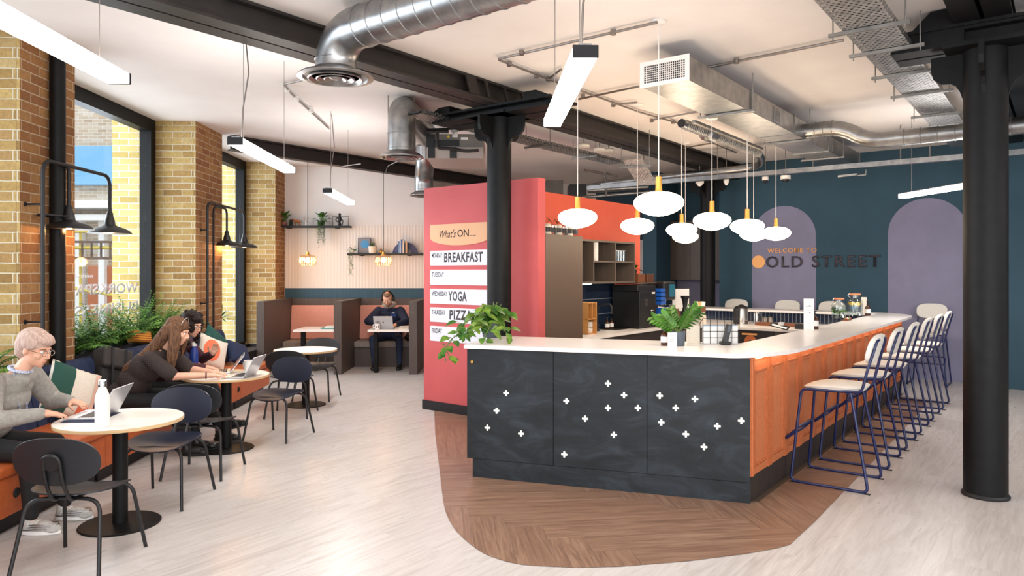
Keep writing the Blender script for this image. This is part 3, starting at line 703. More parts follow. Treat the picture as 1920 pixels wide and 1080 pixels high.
# ================================================================== COLUMNS AND BEAMS
C2 = V(-.143, 8.05, 0); C3 = V(3.625, 13.4, 0); C1 = V(3.65, 5.58, 0)
def ibeam(m, p0, p1, w, h, ztop, tw=.02, tf=.022):
    """rolled steel joist: two flanges and a web"""
    d = (p1 - p0).normalized(); n = Vector((0, 0, 1)).cross(d)
    for (x0, x1, z0, z1) in ((-w / 2, w / 2, ztop - tf, ztop), (-tw / 2, tw / 2, ztop - h + tf, ztop - tf), (-w / 2, w / 2, ztop - h, ztop - h + tf)):
        m.prism([p0 + n * x0, p0 + n * x1, p1 + n * x1, p1 + n * x0], z0, z1)
def column(c, r, label, cap=True, big=1.0):
    t = thing('iron_column', label, 'column', c)
    m = MB(); m.lathe([(r, 0), (r, 3.43)], c, 40); m.build('shaft', 'black_steel', t)
    m = MB(); m.lathe([(r + .012, 0), (r + .014, .015), (r + .002, .03), (0, .03)], c, 40); m.build('base_ring', 'black', t)
    if cap:
        m = MB()
        for d in (GA, -GA, GB, -GB):
            prof = [(r - .02, 3.43), (r + .215, 3.43), (r + .215, 3.32), (r + .20, 3.26), (r + .15, 3.215), (r + .085, 3.21), (r + .05, 3.19), (r + .02, 3.14), (r + .002, 3.08), (r - .02, 3.08)]
            n = Vector((0, 0, 1)).cross(d); m.extr([c + d * x - n * .016 + V(0, 0, z) for x, z in prof], n * .032)
        m.build('bracket', 'black_steel', t, smooth=False)
        m = MB(); m.slab(c - GA * .26 - GB * .26, GA, GB, .52, .52, 3.43, 3.455); m.build('cap_plate', 'black_steel', t, smooth=False)
    return t
column(C2, .135, 'black iron column rising through the bar beside the weekly notice board')
column(C3, .135, 'far black iron column behind the hanging globe lamps')
column(C1, .149, 'thick black iron column in the right foreground, standing alone on the pale floor')
def saddle(c, l, label, ang=GB):
    t = thing('beam_saddle', label, 'steel bracket', c + V(0, 0, 3.455)); n = Vector((0, 0, 1)).cross(ang)
    m = MB()
    for s in (-.13, .13): m.prism([c + n * (s - .11) - ang * l, c + n * (s - .11) + ang * l, c + n * (s + .11) + ang * l, c + n * (s + .11) - ang * l], 3.43, 3.456); m.prism([c + n * (s - .012) - ang * l, c + n * (s - .012) + ang * l, c + n * (s + .012) + ang * l, c + n * (s + .012) - ang * l], 3.456, 3.51)
    m.prism([c - n * .26 - ang * (l + .06), c - n * .26 + ang * (l + .06), c + n * .26 + ang * (l + .06), c + n * .26 - ang * (l + .06)], 3.505, 3.53)
    for e in (-1, 1): m.extr([c + n * .25 + ang * e * (l - .28) + V(0, 0, 3.53), c + n * .25 + ang * e * (l + .04) + V(0, 0, 3.53), c + n * .25 + ang * e * (l - .12) + V(0, 0, 3.6), c + n * .25 + ang * e * (l - .28) + V(0, 0, 3.6)], -n * .5)
    m.build('stub_beams', 'black_steel', t, smooth=False)
    m = MB()
    for k in (-.75, -.45, .45, .75):
        for s in (-.19, .19): q = c + ang * (l * k) + n * s; m.lathe([(.018, -.02), (.018, .0), (0, 0)], q + V(0, 0, 3.455), 6)
    m.build('bolt', 'black', t, split=True)
    return t
saddle(C2, .80, 'short black steel saddle on top of the column by the notice board')
saddle(C3, .5, 'short black steel saddle on top of the far column')
t = thing('ceiling_beam', 'long twin black steel beam crossing the ceiling above the notice board column', 'beam', C2 + V(0, 0, 3.53))
m = MB()
for s in (-.095, .095): ibeam(m, C2 - GA * 9 + GB * s, C2 + GA * 8.3 + GB * s, .165, .21, 3.745)
m.build('joist', 'beam', t, smooth=False)
for k in (-.62, -.32, .0, .32, .62):
    m = MB(); a_ = C2 + GA * (k - .09) - GB * .185; b_ = C2 + GA * (k + .05) - GB * .185
    m.extr([a_ + V(0, 0, 3.56), a_ + GA * (.16 if abs(k) > .5 else .04) + V(0, 0, 3.56), b_ + GA * (.16 if abs(k) > .5 else .04) + V(0, 0, 3.72) - GA * .2, b_ - GA * .2 + V(0, 0, 3.72)], GB * .02); m.build('stiffener', 'beam', t, smooth=False)
t = thing('ceiling_beam', 'left black steel beam running from the second brick pier to the booth wall', 'beam', V(-3, 12, 3.53))
m = MB(); ibeam(m, V(-4.17, 10.72, 0), V(-4.17, 10.72, 0) + GA * 8, .16, .215, 3.745); m.build('joist', 'beam', t, smooth=False)
t = thing('ceiling_beam', 'heavy black steel beam and plates above the right foreground column', 'beam', C1 + V(0, 0, 3.46))
m = MB()
for s in (-.12, .12): ibeam(m, C1 - GB * 3 + GA * s, C1 + GB * .62 + GA * s, .2, .13, 3.585)
m.prism([C1 - GB * 3 - GA * .24, C1 + GB * .66 - GA * .24, C1 + GB * .66 + GA * .24, C1 - GB * 3 + GA * .24], 3.585, 3.61); m.build('lower_beams', 'black_steel', t, smooth=False)
m = MB()
for s in (-.1, .1): ibeam(m, C1 - GA * 8 + GB * s, C1 + GA * 6.2 + GB * s, .17, .13, 3.742)
m.build('upper_beams', 'black_steel', t, smooth=False)
m = MB(); q = C1 + GB * .62 - GA * .22; m.extr([q + V(0, 0, 3.47), q - GB * .5 + V(0, 0, 3.47), q - GB * .5 + V(0, 0, 3.74), q - GB * .28 + V(0, 0, 3.74)], GA * .44); m.build('wedge_plate', 'black_steel', t, smooth=False)
# slim pipe in front of the first pier
t = thing('downpipe', 'black vertical pipe standing against the nearest brick pier', 'pipe', V(-4.08, 6.5, 0))
m = MB(); m.lathe([(.064, 0), (.064, 3.69)], (-4.08, 6.5, 0), 24); m.lathe([(.072, 3.69), (.072, 3.75)], (-4.08, 6.5, 0), 24); m.build('pipe', 'black_steel', t)

# ================================================================== LINEAR LAMPS
M['cap_dark'] = base('dark_gloss_cap', '#24262a', .12, .4)
def bar_lamp(name_label, p0, p1, zb=2.70, watts=24):
    p0, p1 = Vector(p0), Vector(p1); c = (p0 + p1) / 2; d = (p1 - p0).normalized(); n = Vector((0, 0, 1)).cross(d)
    t = thing('linear_lamp', name_label, 'lamp', V(c.x, c.y, zb), group=None)
    m = MB(); m.bar(p0 + V(0, 0, zb + .028), p1 + V(0, 0, zb + .028), .115, .054); m.build('diffuser', 'tube_on', t, smooth=False, bevel=.006)
    for e, s in ((p0, -1), (p1, 1)):
        m = MB(); m.bar(e + d * s * .001 + V(0, 0, zb + .0285), e + d * s * .016 + V(0, 0, zb + .0285), .119, .058); m.build('end_cap', 'cap_dark', t, smooth=False, bevel=.003)
    m = MB(); m.bar(p0 + V(0, 0, zb + .062), p1 + V(0, 0, zb + .062), .06, .014); m.build('top_rail', 'galv', t, smooth=False)
    m = MB()
    for k in (.12, .88): q = p0 + (p1 - p0) * k; m.tube([q + V(0, 0, zb + .065), q + V(0, 0, H)], .0025, 6)
    m.build('suspension_wire', 'conduit', t, split=True)
    q = p0 + (p1 - p0) * .09; m = MB(); m.tube([q + V(0, 0, zb + .065), q + V(.01, 0, zb + .3), q + V(.05, .02, zb + .6), q + V(.02, 0, H - .05)], .006, 6); m.build('cable', 'conduit', t)
    area_light('linear_lamp_light', (c.x, c.y, zb - .01), .1, (p1 - p0).length * .95, watts, (1, .965, .93), (0, 0, -math.atan2(d.x, d.y)))
    area_light('ceiling_fill_light', (c.x, c.y, zb + .08), .1, (p1 - p0).length * .95, CEIL_FILL_W, (1, .965, .93), (R(180), 0, math.atan2(d.x, d.y)))  # extra upward fill, added to brighten the ceiling
    return t
def Lx(Y): return -1.88 - .044 * Y
bar_lamp('nearest lit linear lamp, cropped by the top left corner', (Lx(2.2), 2.2, 0), (Lx(3.76), 3.76, 0), watts=12)
bar_lamp('second lit linear lamp, hanging before the second brick pier', (Lx(5.56), 5.56, 0), (Lx(7.13), 7.13, 0))
bar_lamp('farthest lit linear lamp on the left, hanging over the booths', (Lx(8.92), 8.92, 0), (Lx(10.49), 10.49, 0), watts=40)
bar_lamp('lit linear lamp hanging over the middle of the room, before the globe lamps', (.335, 3.31, 0), (.27, 4.87, 0), watts=20)
bar_lamp('lit linear lamp hanging in front of the teal wall, right of the arches', (5.32, 8.0, 0), (5.16, 9.57, 0), watts=34)

bar_lamp('unseen linear lamp added for fill, above the camera', (.42, .2, 0), (.36, 1.77, 0), watts=10)  # linear lamps from here on are unseen, added to brighten the room
bar_lamp('unseen linear lamp added for fill, between the camera and the right column', (3.1, .3, 0), (3.03, 1.87, 0))
bar_lamp('unseen linear lamp added for fill, right of the thick iron column', (5.55, 3.0, 0), (5.48, 4.57, 0))
bar_lamp('rightmost unseen linear lamp added for fill, towards the plain white side wall', (8.5, 3.4, 0), (8.43, 4.97, 0))
# ================================================================== GLOBE PENDANTS
def globe(px, py, label, ztop=None, big=1.0):
    z = 2.27; Y = .55 * FPX / (py - HY) * -1; x = (px - CX) / FPX * Y
    t = thing('globe_pendant', label, 'pendant lamp', (x, Y, 2.19), group=None); c = V(x, Y, 2.27); r = .2 * big
    m = MB(); pf = [(0, -.098)]
    for i in range(1, 15):
        a = math.pi * i / 15; rr = r * math.sin(a) ** 1.05; zz = -.098 * math.cos(a) + .012 * math.sin(a); pf.append((rr, zz))
    pf.append((.035, .098)); m.lathe(pf, c, 32); m.build('shade', 'globe_on', t)
    m = MB(); m.lathe([(.033, .095), (.031, .1), (.026, .12), (.025, .22), (0, .222)], c, 20); m.build('lamp_holder', 'brass', t)
    zt = ztop or H
    m = MB(); m.tube([c + V(0, 0, .22), V(x, Y, zt - .02)], .0045, 6); m.build('cord', 'white_cord', t)
    m = MB(); m.lathe([(.0, -.03), (.05, -.028), (.062, -.018), (.062, 0), (0, 0)], (x, Y, zt), 24); m.build('ceiling_rose', 'white_cord', t)
M['white_cord'] = base('white_cord', '#ece7e2', .5)
globe(1235, 383, 'largest lit globe pendant, nearest to the camera')
globe(1083, 410, 'leftmost lit globe pendant, in front of the orange red wall')
globe(1195, 425, 'lit globe pendant below and left of the largest one')
globe(1278, 432.5, 'lit globe pendant just right of the largest one, overlapping another below it')
globe(1335, 415.5, 'lit globe pendant hanging in front of the far column', ztop=3.40)
globe(1285, 445, 'small low lit globe pendant partly behind another, left of the far column')
globe(1401, 426, 'lit globe pendant at upper left of the last three, right of the far column')
globe(1413, 440, 'low lit globe pendant between its two neighbours, right of the far column')
globe(1455, 438.5, 'rightmost lit globe pendant, above the welcome lettering')

# ================================================================== ROUND DUCTS
def duct_diffuser(m, c, r, R_, label=None, parent=None, seg=40):
    m = MB(); m.lathe([(r, .075), (r + .01, .06), (r * 1.32, .045), (R_ * .93, .022), (R_, .006), (R_, 0), (R_ * .86, -.004), (R_ * .84, .012), (0, .012)], c, seg); m.build('flange', 'galv', parent)
    for k, rr in enumerate((.66, .44, .24)):
        m = MB(); a = R_ * rr; m.lathe([(a, .012), (a + .022, -.012), (a + .012, -.016), (a - .012, .008), (a, .012)], c, seg); m.build('diffuser_ring', 'galv', parent)
    m = MB(); m.lathe([(0, -.012), (.03, -.012), (.05, .0), (.05, .012), (0, .012)], c, 20); m.build('diffuser_core', 'galv', parent)
def rings(m, pts, r, n=None):
    for p, d in pts: m.lathe([(r, -.006), (r + .006, -.003), (r + .006, .003), (r, .006)], p, 28, d)
t = thing('round_duct', 'large round galvanised duct elbow with a ringed diffuser, top left of centre', 'duct', V(-1.37, 5.6, 3.24))
c = V(-1.365, 5.6, 0); r = .155; zc = 3.56; Rb = .25
path = [c + V(0, 0, 3.26), c + V(0, 0, zc - Rb)]
for i in range(1, 13): a = math.pi / 2 * i / 12; path.append(c + V(0, 0, zc - Rb) + V(0, 0, Rb * math.sin(a)) + OUT * (Rb * (1 - math.cos(a))))
path.append(c + OUT * 4.5 + V(0, 0, zc))
m = MB(); m.tube(path, r, 32); m.build('duct', 'galv', t, ang=60)
m = MB(); rings(m, [(c + V(0, 0, 3.285), V(0, 0, 1)), (c + V(0, 0, 3.36), V(0, 0, 1))] + [(c + OUT * (Rb + .1 + k * .16) + V(0, 0, zc), OUT) for k in range(18)], r); m.build('seam', 'galv', t, split=True)
duct_diffuser(None, c + V(0, 0, 3.225), r, .29, parent=t)
t = thing('round_duct', 'smaller round galvanised duct dropping from the ceiling left of the air unit', 'duct', V(-1.26, 8.2, 3.03))
c = V(-1.25, 8.2, 0); r = .157
path = [c + V(0, 0, 3.06), c + V(0, 0, 3.42)] + [c + V(0, 0, 3.42) + V(0, 0, .17 * math.sin(a * math.pi / 16)) + V(.05, 1, 0) * (.17 * (1 - math.cos(a * math.pi / 16))) for a in range(1, 9)] + [c + V(.08, 1.6, 3.59)]
m = MB(); m.tube(path, r, 28); m.build('duct', 'galv', t, ang=60)
m = MB(); rings(m, [(c + V(0, 0, 3.12), V(0, 0, 1)), (c + V(0, 0, 3.29), V(0, 0, 1))], r); m.build('seam', 'galv', t, split=True)
duct_diffuser(None, c + V(0, 0, 3.02), r, .25, parent=t)
m = MB()
for s in (-.17, .13): m.tube([c + V(s, .1, 3.3), c + V(s, .1, H)], .006, 6)
m.build('hanger', 'conduit', t)
t = thing('round_duct', 'farthest round galvanised duct with stacked elbows, above the coral partition', 'duct', V(-1.5, 11.9, 2.98))
c = V(-1.45, 11.9, 0); r = .15
path = fillet([c + V(.0, 0, 3.0), c + V(0, 0, 3.3), c + V(.06, -.3, 3.5), c + V(.06, -.32, 3.74)], .16, 7)
m = MB(); m.tube(path, r, 24); m.build('duct', 'galv', t, ang=60)
m = MB(); rings(m, [(c + V(0, 0, 3.08), V(0, 0, 1)), (c + V(0, 0, 3.2), V(0, 0, 1)), (c + V(0, 0, 3.26), V(0, 0, 1))], r); m.build('seam', 'galv', t, split=True)
duct_diffuser(None, c + V(0, 0, 2.98), r, .235, parent=t)
# air handling unit left of the column
au = thing('air_unit', 'grey ceiling air handling unit with labels behind the notice board column', 'air unit', sy(852, 300, 9.3))
a0 = sy(800, 297, 9.3); b0 = sy(905, 250, 9.3)
m = MB(); m.box(a0.x, b0.x, 9.3, 10.2, a0.z + .14, 3.5); m.build('casing', noisy('grey_casing', '#6f6964', '#7d7772', 5, .5), au, smooth=False)
m = MB(); m.box(a0.x, b0.x, 9.28, 10.2, a0.z, a0.z + .14); m.build('tray', base('pale_tray', '#b7aaa2', .6), au, smooth=False)
for x0 in (.02, .3): m = MB(); m.box(a0.x + x0, a0.x + x0 + .09, 9.27, 9.28, a0.z, a0.z + .14); m.build('strap', 'charcoal', au, smooth=False)
m = MB(); m.box(a0.x, a0.x + .42, 9.27, 9.3, a0.z + .16, a0.z + .23); m.box(a0.x, a0.x + .1, 9.26, 9.3, a0.z + .14, a0.z + .3); m.build('dark_band', 'black', au, smooth=False)
for (x, z, w_, h_) in ((.33, .27, .07, .1), (.56, .31, .08, .07), (.44, .24, .09, .03)): m = MB(); m.box(a0.x + x, a0.x + x + w_, 9.292, 9.3, a0.z + z, a0.z + z + h_); m.build('label', 'paper', au, smooth=False)
for (x, z) in ((.28, .28), (.52, .25)): m = MB(); m.lathe([(0, 0), (.016, 0), (.016, .004), (0, .004)], (a0.x + x, 9.298, a0.z + z), 16, (0, -1, 0)); m.build('warning_sticker', base('yellow_sticker', '#e3c321', .5), au)
m = MB(); m.tube(fillet([V(a0.x + .15, 9.2, 3.5), V(a0.x + .14, 9.2, 3.3), V(a0.x + .3, 9.22, 3.3), V(a0.x + .5, 9.24, 3.27), V(b0.x - .05, 9.24, 3.28)], .06), .02, 8); m.build('hose', 'beam', au)
m = MB(); m.tube([V(a0.x - .1, 9.15, 3.52), V(b0.x + .1, 9.15, 3.56)], .016, 8); m.tube([V(a0.x - .3, 9.1, 3.5), V(a0.x + .3, 9.1, 3.49)], .022, 8); m.build('pipe', 'black', au)
m = MB(); m.lathe([(.02, 0), (.02, .05), (0, .05)], (a0.x - .12, 9.08, 3.44), 10); m.box(a0.x - .14, a0.x - .08, 9.07, 9.09, 3.52, 3.56); m.build('valve', base('red_valve', '#c1442c', .5), au)

# ================================================================== RECTANGULAR DUCT WITH GRILLE
q0 = V(1.52, 6.25, 0)                                          # near right bottom corner in plan
t = thing('rectangular_duct', 'long rectangular galvanised duct with a white grille on its near end', 'duct', q0 + GA * 3 + V(0, 0, 3.38))
m = MB(); m.prism([q0, q0 + GB * .44, q0 + GB * .44 + GA * 6.5, q0 + GA * 6.5], 3.385, 3.60); m.build('duct', 'galv', t, smooth=False)
m = MB()
for k in (1.55, 3.05, 4.6, 6.48):
    for (p_, u_, ln_) in ((q0 + GA * k - GB * .012, GB, .464),): m.slab(p_, u_, GA, ln_, .03, 3.372, 3.612)
m.build('flange_joint', 'galv_dark', t, smooth=False, split=True)
gf = wallframe(q0 + GB * .22 + V(0, 0, 3.4925), OUT, -GA)
m = MB()
for (x0, x1, y0, y1) in ((-.235, .235, .075, .115), (-.235, .235, -.115, -.08), (-.235, -.195, -.08, .075), (.195, .235, -.08, .075)): m.box(x0, x1, y0, y1, 0, .012, gf)
fr = m.build('grille_frame', 'white_paint', t, smooth=False)
m = MB()
for i in range(1, 20): x = -.195 + i * .0195; m.box(x - .0022, x + .0022, -.08, .075, .002, .009, gf)
for i in range(1, 8): y = -.08 + i * .0194; m.box(-.195, .195, y - .002, y + .002, .004, .011, gf)
m.build('grille_bars', 'white_paint', fr, smooth=False)
m = MB(); m.box(-.2, .2, -.085, .08, .0005, .002, gf); m.build('grille_recess', 'black', fr, smooth=False)
for k in (2.4, 4.95):
    f = wallframe(q0 + GA * k + V(0, 0, 3.49), GA, OUT); m = MB()
    for (x0, x1, y0, y1) in ((-.11, .11, .07, .085), (-.11, .11, -.085, -.07), (-.11, -.095, -.07, .07), (.095, .11, -.07, .07)): m.box(x0, x1, y0, y1, 0, .01, f)
    for i in range(8): y = -.062 + i * .0175; m.box(-.095, .095, y, y + .009, .002, .008, f)
    m.box(-.095, .095, -.07, .07, .0004, .001, f)
    m.build('side_grille', 'galv', t, smooth=False)
for k in (1.45, 3.5, 5.2):
    m = MB(); a_ = q0 + GA * k - GB * .08; b_ = q0 + GA * k + GB * .52; m.bar(a_ + V(0, 0, 3.368), b_ + V(0, 0, 3.368), .04, .022)
    for p_ in (a_, b_): m.tube([p_ + GB * .02 * (1 if p_ is a_ else -1) + V(0, 0, 3.36), p_ + GB * .02 * (1 if p_ is a_ else -1) + V(0, 0, H)], .005, 6)
    m.build('hanger', 'galv_dark', t, smooth=False)
m = MB(); a_ = q0 + GB * .60 + GA * 1.5; m.bar(a_ + V(0, 0, 3.35), a_ + GA * 2.2 + V(0, 0, 3.35), .04, .03); m.build('support_channel', 'galv_dark', t, smooth=False)
# round branch duct running right
t = thing('round_duct', 'spiral round duct branching right from the rectangular duct', 'duct', q0 + GA * 3.6 + V(0, 0, 3.2))
a_ = q0 + GA * 3.55 - GB * .0 + V(0, 0, 3.49)
path = fillet([a_, a_ + OUT * .42, a_ + OUT * .72 + V(0, 0, -.2) , a_ + OUT * 1.3 + V(0, 0, -.2), a_ + OUT * 6.5 + V(0, 0, -.2)], .22, 7)
m = MB(); m.tube(path, .095, 24); m.build('duct', 'galv', t, ang=60)
m = MB(); rings(m, [(a_ + OUT * (.12 + .1 * k), OUT) for k in range(3)] + [(a_ + OUT * (1.1 + .17 * k) + V(0, 0, -.2), OUT) for k in range(30)], .095); m.build('seam', 'galv_dark', t, split=True)
# slotted tube duct: end open, elbow, then running left
t = thing('round_duct', 'slim ribbed round duct with open end and elbow, left of the rectangular duct', 'duct', at(1400, 280, 3.5))
p1 = at(1278, 231, 3.5); p2 = at(1428, 290, 3.5); p3 = p2 + V(.18, .55, -.1); p4 = p3 + GB * 2.9 + V(0, 0, -.06)
m = MB(); m.tube(fillet([p1, p2, p3, p4], .3, 8), .055, 20); m.build('duct', 'galv', t, ang=60)
m = MB(); d_ = (p2 - p1).normalized()
k = .1
while k < (p2 - p1).length - .1:
    if not .72 < k < .98: rings(m, [(p1 + d_ * k, d_)], .055)
    k += .055
m.build('slot_ring', 'galv_dark', t, split=True)
m = MB(); m.lathe([(0, 0), (.05, 0), (.05, .003), (0, .003)], p1 - d_ * .004, 20, d_); m.build('open_end', 'black', t)
m = MB(); q_ = p1 + d_ * .85; m.lathe([(.062, -.13), (.1, -.1), (.1, .1), (.062, .13)], q_, 24, d_); m.build('joint_box', 'galv', t)

# ================================================================== CABLE TRAYS, CONDUIT
def tray(label, p0, p1, w_, z, up=.05, mat_='perf', hang=(), z1=None):
    d = (p1 - p0).normalized(); n = Vector((0, 0, 1)).cross(d); z1 = z if z1 is None else z1
    t = thing('cable_tray', label, 'cable tray', (p0 + p1) / 2 + V(0, 0, min(z, z1)))
    m = MB(); m.own_uv = True; uvl = m.bm.loops.layers.uv.new('UVMap'); ln_ = (p1 - p0).length
    def q(a, b, c_, e):
        f = m.face([x[0] for x in (a, b, c_, e)])
        for l, x in zip(f.loops, (a, b, c_, e)): l[uvl].uv = x[1]
    A, B = p0 + V(0, 0, z), p1 + V(0, 0, z1); h = w_ / 2
    q((A - n * h, (0, 0)), (B - n * h, (ln_, 0)), (B + n * h, (ln_, w_)), (A + n * h, (0, w_)))
    for s in (-1, 1): q((A + n * h * s, (0, 0)), (B + n * h * s, (ln_, 0)), (B + n * h * s + V(0, 0, up), (ln_, up)), (A + n * h * s + V(0, 0, up), (0, up)))
    m.build('tray', mat_, t, smooth=False, recalc=False)
    if mat_ == 'perf':
        m = MB(); m.prism([A - n * h * .8, A + n * h * .8, B + n * h * .8, B - n * h * .8], z + .012, z + .03); m.build('cable_bundle', 'black', t, smooth=False)
    for k in hang:
        m = MB(); c_ = p0 + d * k + V(0, 0, z + (z1 - z) * k / ln_ - .015); m.bar(c_ - n * (h + .1), c_ + n * (h + .1), .03, .025)
        for s in (-1, 1): m.tube([c_ + n * s * (h + .07) - V(0, 0, .04), V((c_ + n * s * (h + .07)).x, (c_ + n * s * (h + .07)).y, H)], .005, 6)
        m.build('hanger', 'galv_dark', t, smooth=False)
    return t
c_ = at(1668, 100, 3.5); c_ = V(c_.x, c_.y, 0)
tray('wide perforated cable tray crossing the ceiling beside the right column', c_ - GA * 4, c_ + GA * 5.4, .34, 3.5, hang=(1.6, 3.2, 3.85, 4.7, 5.6, 6.8))
c_ = at(1100, 258, 3.5); c_ = V(c_.x, c_.y, 0)
tray('perforated cable tray running behind the long beam towards the far column', C2 + GB * .75 - GA * .6, C2 + GB * .75 + GA * 4.0, .26, 3.47, hang=(.9, 2.4, 3.6))
tray('short sloping white perforated tray dropping behind the largest globe lamp', V(*sy(1184, 299, 10.2)[:2], 0), V(*sy(1213, 347, 11.0)[:2], 0), .27, sy(1184, 299, 10.2).z, z1=sy(1213, 347, 11.0).z, mat_='perf_white', hang=(.2,))
a_ = at(1600, 316, 3.2); a_ = V(a_.x, a_.y, 0)
t = tray('long slim galvanised channel hanging across in front of the teal wall', a_ + GB * 4.4, a_ + OUT * 6, .09, 3.2, .07, 'galv')
m = MB()
for k in (-3.3, -2.0, -.55, .6, .95, 1.6, 3): q = a_ + OUT * k; m.tube([q + V(0, 0, 3.2), q + V(0, 0, H)], .008, 6)
m.build('hanger', 'conduit', t)
t = thing('conduit', 'steel conduit feeding the globe lamps across the ceiling', 'conduit', at(1100, 130, 3.7))
m = MB(); z = 3.715
def cond(pts, r=.012): m.tube(fillet([at(x, y, z) for x, y in pts], .05, 4), r, 8)
cond([(1232, 42), (932, 111), (1028, 148), (1198, 210), (1290, 236), (1345, 258)])
cond([(1198, 162), (1085, 186)]); cond([(1195, 192), (1150, 196)]); cond([(1320, 207), (1222, 225)])
cond([(1028, 148), (1052, 130)]); cond([(1277, 278), (1336, 268), (1380, 286)])
m.build('pipe', 'conduit', t, split=True)
m = MB()
for x, y in ((978, 99), (955, 120), (1006, 142), (1028, 148), (1093, 181), (1150, 197), (1222, 226), (1262, 229), (1150, 61)): q = at(x, y, z); m.lathe([(0, -.02), (.025, -.02), (.025, .02), (0, .02)], q, 10)
m.build('junction', 'conduit', t, split=True)
t = thing('conduit', 'steel conduit elbow feeding the second linear lamp on the left', 'conduit', at(570, 190, 3.7))
m = MB(); cond([(577, 148), (532, 158), (545, 175), (616, 240)])
m.build('pipe', 'conduit', t, split=True)
m = MB()
for x, y in ((538, 170), (616, 242), (556, 184), (583, 207)): q = at(x, y, z - .01); m.lathe([(0, -.025), (.03, -.025), (.03, .02), (0, .02)], q, 12)
m.build('junction', 'white_paint', t, split=True)
t = thing('conduit', 'long straight steel conduit from the duct to the wide cable tray', 'conduit', at(1500, 100, 3.7))
m = MB(); m.tube([at(1328, 126, 3.715), at(1582, 75, 3.715)], .014, 8); m.tube([at(1716, 92, 3.715), at(1790, 80, 3.715)], .012, 8); m.build('pipe', 'conduit', t, split=True)
m = MB(); m.lathe([(0, -.02), (.028, -.02), (.028, .02), (0, .02)], at(1381, 115, 3.715), 10); m.build('junction', 'conduit', t, split=True)
t = thing('conduit', 'thin steel conduit fixed under the left beam', 'conduit', V(-3, 12.4, 3.5))
m = MB(); p0 = V(-3.6, 11.2, 3.5); m.tube([p0, p0 + GA * 2.6], .009, 6); q = p0 + GA * 2.2; m.tube(fillet([q, q - GB * .05 + V(0, 0, .12), q - GB * .4 + V(0, 0, .2)], .05), .009, 6); m.tube([p0 + GA * 1.2, p0 + GA * 1.2 - GB * .5], .009, 6); m.build('pipe', 'conduit', t, split=True)
# detectors and camera on the channel
def dome(px, py, Y, label, cat, r=.055):
    q = sy(px, py, Y); t = thing('dome_camera' if 'camera' in label else 'smoke_detector', label, cat, q)
    m = MB(); m.lathe([(r * .3, .06), (r, .055), (r, 0), (0, 0)], q, 20); m.build('housing', 'white_paint', t)
    m = MB(); m.lathe([(r * .75, 0), (r * .6, -.03), (r * .3, -.045), (0, -.05)], q, 20); m.build('dome', 'black' if 'camera' in label else 'white_paint', t)
    m = MB(); m.tube([q + V(0, 0, .05), V(q.x, q.y, H)], .006, 6); m.build('stem', 'conduit', t)
dome(1473, 336, 11.2, 'white dome camera under the galvanised channel, above the left arch', 'camera', .075)
dome(1312, 344, 12.3, 'white dome detector under the channel left of the far column', 'detector', .07)
dome(1435, 338, 11.6, 'small white detector under the channel, left of the dome camera', 'detector', .05)
dome(1362, 342, 12.0, 'small white detector under the channel, right of the far column', 'detector', .045)
t = thing('emergency_light', 'slim emergency light bracketed under the channel beside the dome camera', 'light', sy(1590, 330, 10.2))
m = MB(); m.bar(sy(1572, 331, 10.3), sy(1608, 327, 10.1), .05, .03); m.build('body', 'steel', t, smooth=False, bevel=.004)
m = MB(); m.tube([sy(1608, 329, 10.1), sy(1623, 328, 10.05), sy(1624, 318, 10.05)], .01, 6); m.build('bracket', 'galv_dark', t)
# services above the partition at the back
t = thing('service_pipes', 'cluster of silver pipes and ducting high up beyond the orange red wall', 'pipes', V(2.0, 14.5, 3.2))
m = MB()
for (a, b, Y, r_) in (((1102, 357), (1215, 350), 14.5, .06), ((1080, 371), (1240, 358), 14.2, .03), ((1100, 347), (1200, 335), 15, .02)): m.tube([sy(*a, Y), sy(*b, Y)], r_, 12)
m.build('pipe', 'galv', t, split=True)
m = MB(); m.tube(fillet([sy(1095, 319, 13.6), sy(1132, 325, 13.6), sy(1137, 342, 13.6), sy(1137, 368, 13.6)], .1), .022, 8); m.tube([sy(1136, 325, 13.4), sy(1158, 330, 13.4)], .02, 8); m.build('riser', 'conduit', t)
m = MB(); m.box(sy(1068, 360, 14.4).x, sy(1100, 360, 14.4).x, 14.4, 15, sy(1068, 366, 14.4).z, sy(1068, 345, 14.4).z); m.build('fan_box', 'charcoal', t, smooth=False)
m = MB(); a_ = sy(1023, 362, 13.2); b_ = sy(1056, 338, 13.2); m.box(a_.x, b_.x, 13.2, 14.2, a_.z, b_.z); m.build('plenum', noisy('dull_green_grey_box', '#4c4a44', '#5a5851', 5, .6), t, smooth=False)

for k, (px, py, l) in enumerate(((1095, 276, 'left round ceiling speaker beside the long beam'), (1124, 283, 'middle round ceiling speaker beside the long beam'), (1141, 285, 'right round ceiling speaker beside the long beam'))):
    q = sy(px, py, 10.2 + k * .2); t = thing('ceiling_speaker', l, 'speaker', q, group='round speakers beside the long beam')
    m = MB(); m.lathe([(0, 0), (.075, 0), (.08, .008), (.08, .03), (.06, .05), (0, .05)], q, 24); m.build('body', 'cream', t)
    m = MB(); m.tube([q + V(0, 0, .05), V(q.x, q.y, H)], .006, 6); m.build('rod', 'conduit', t)
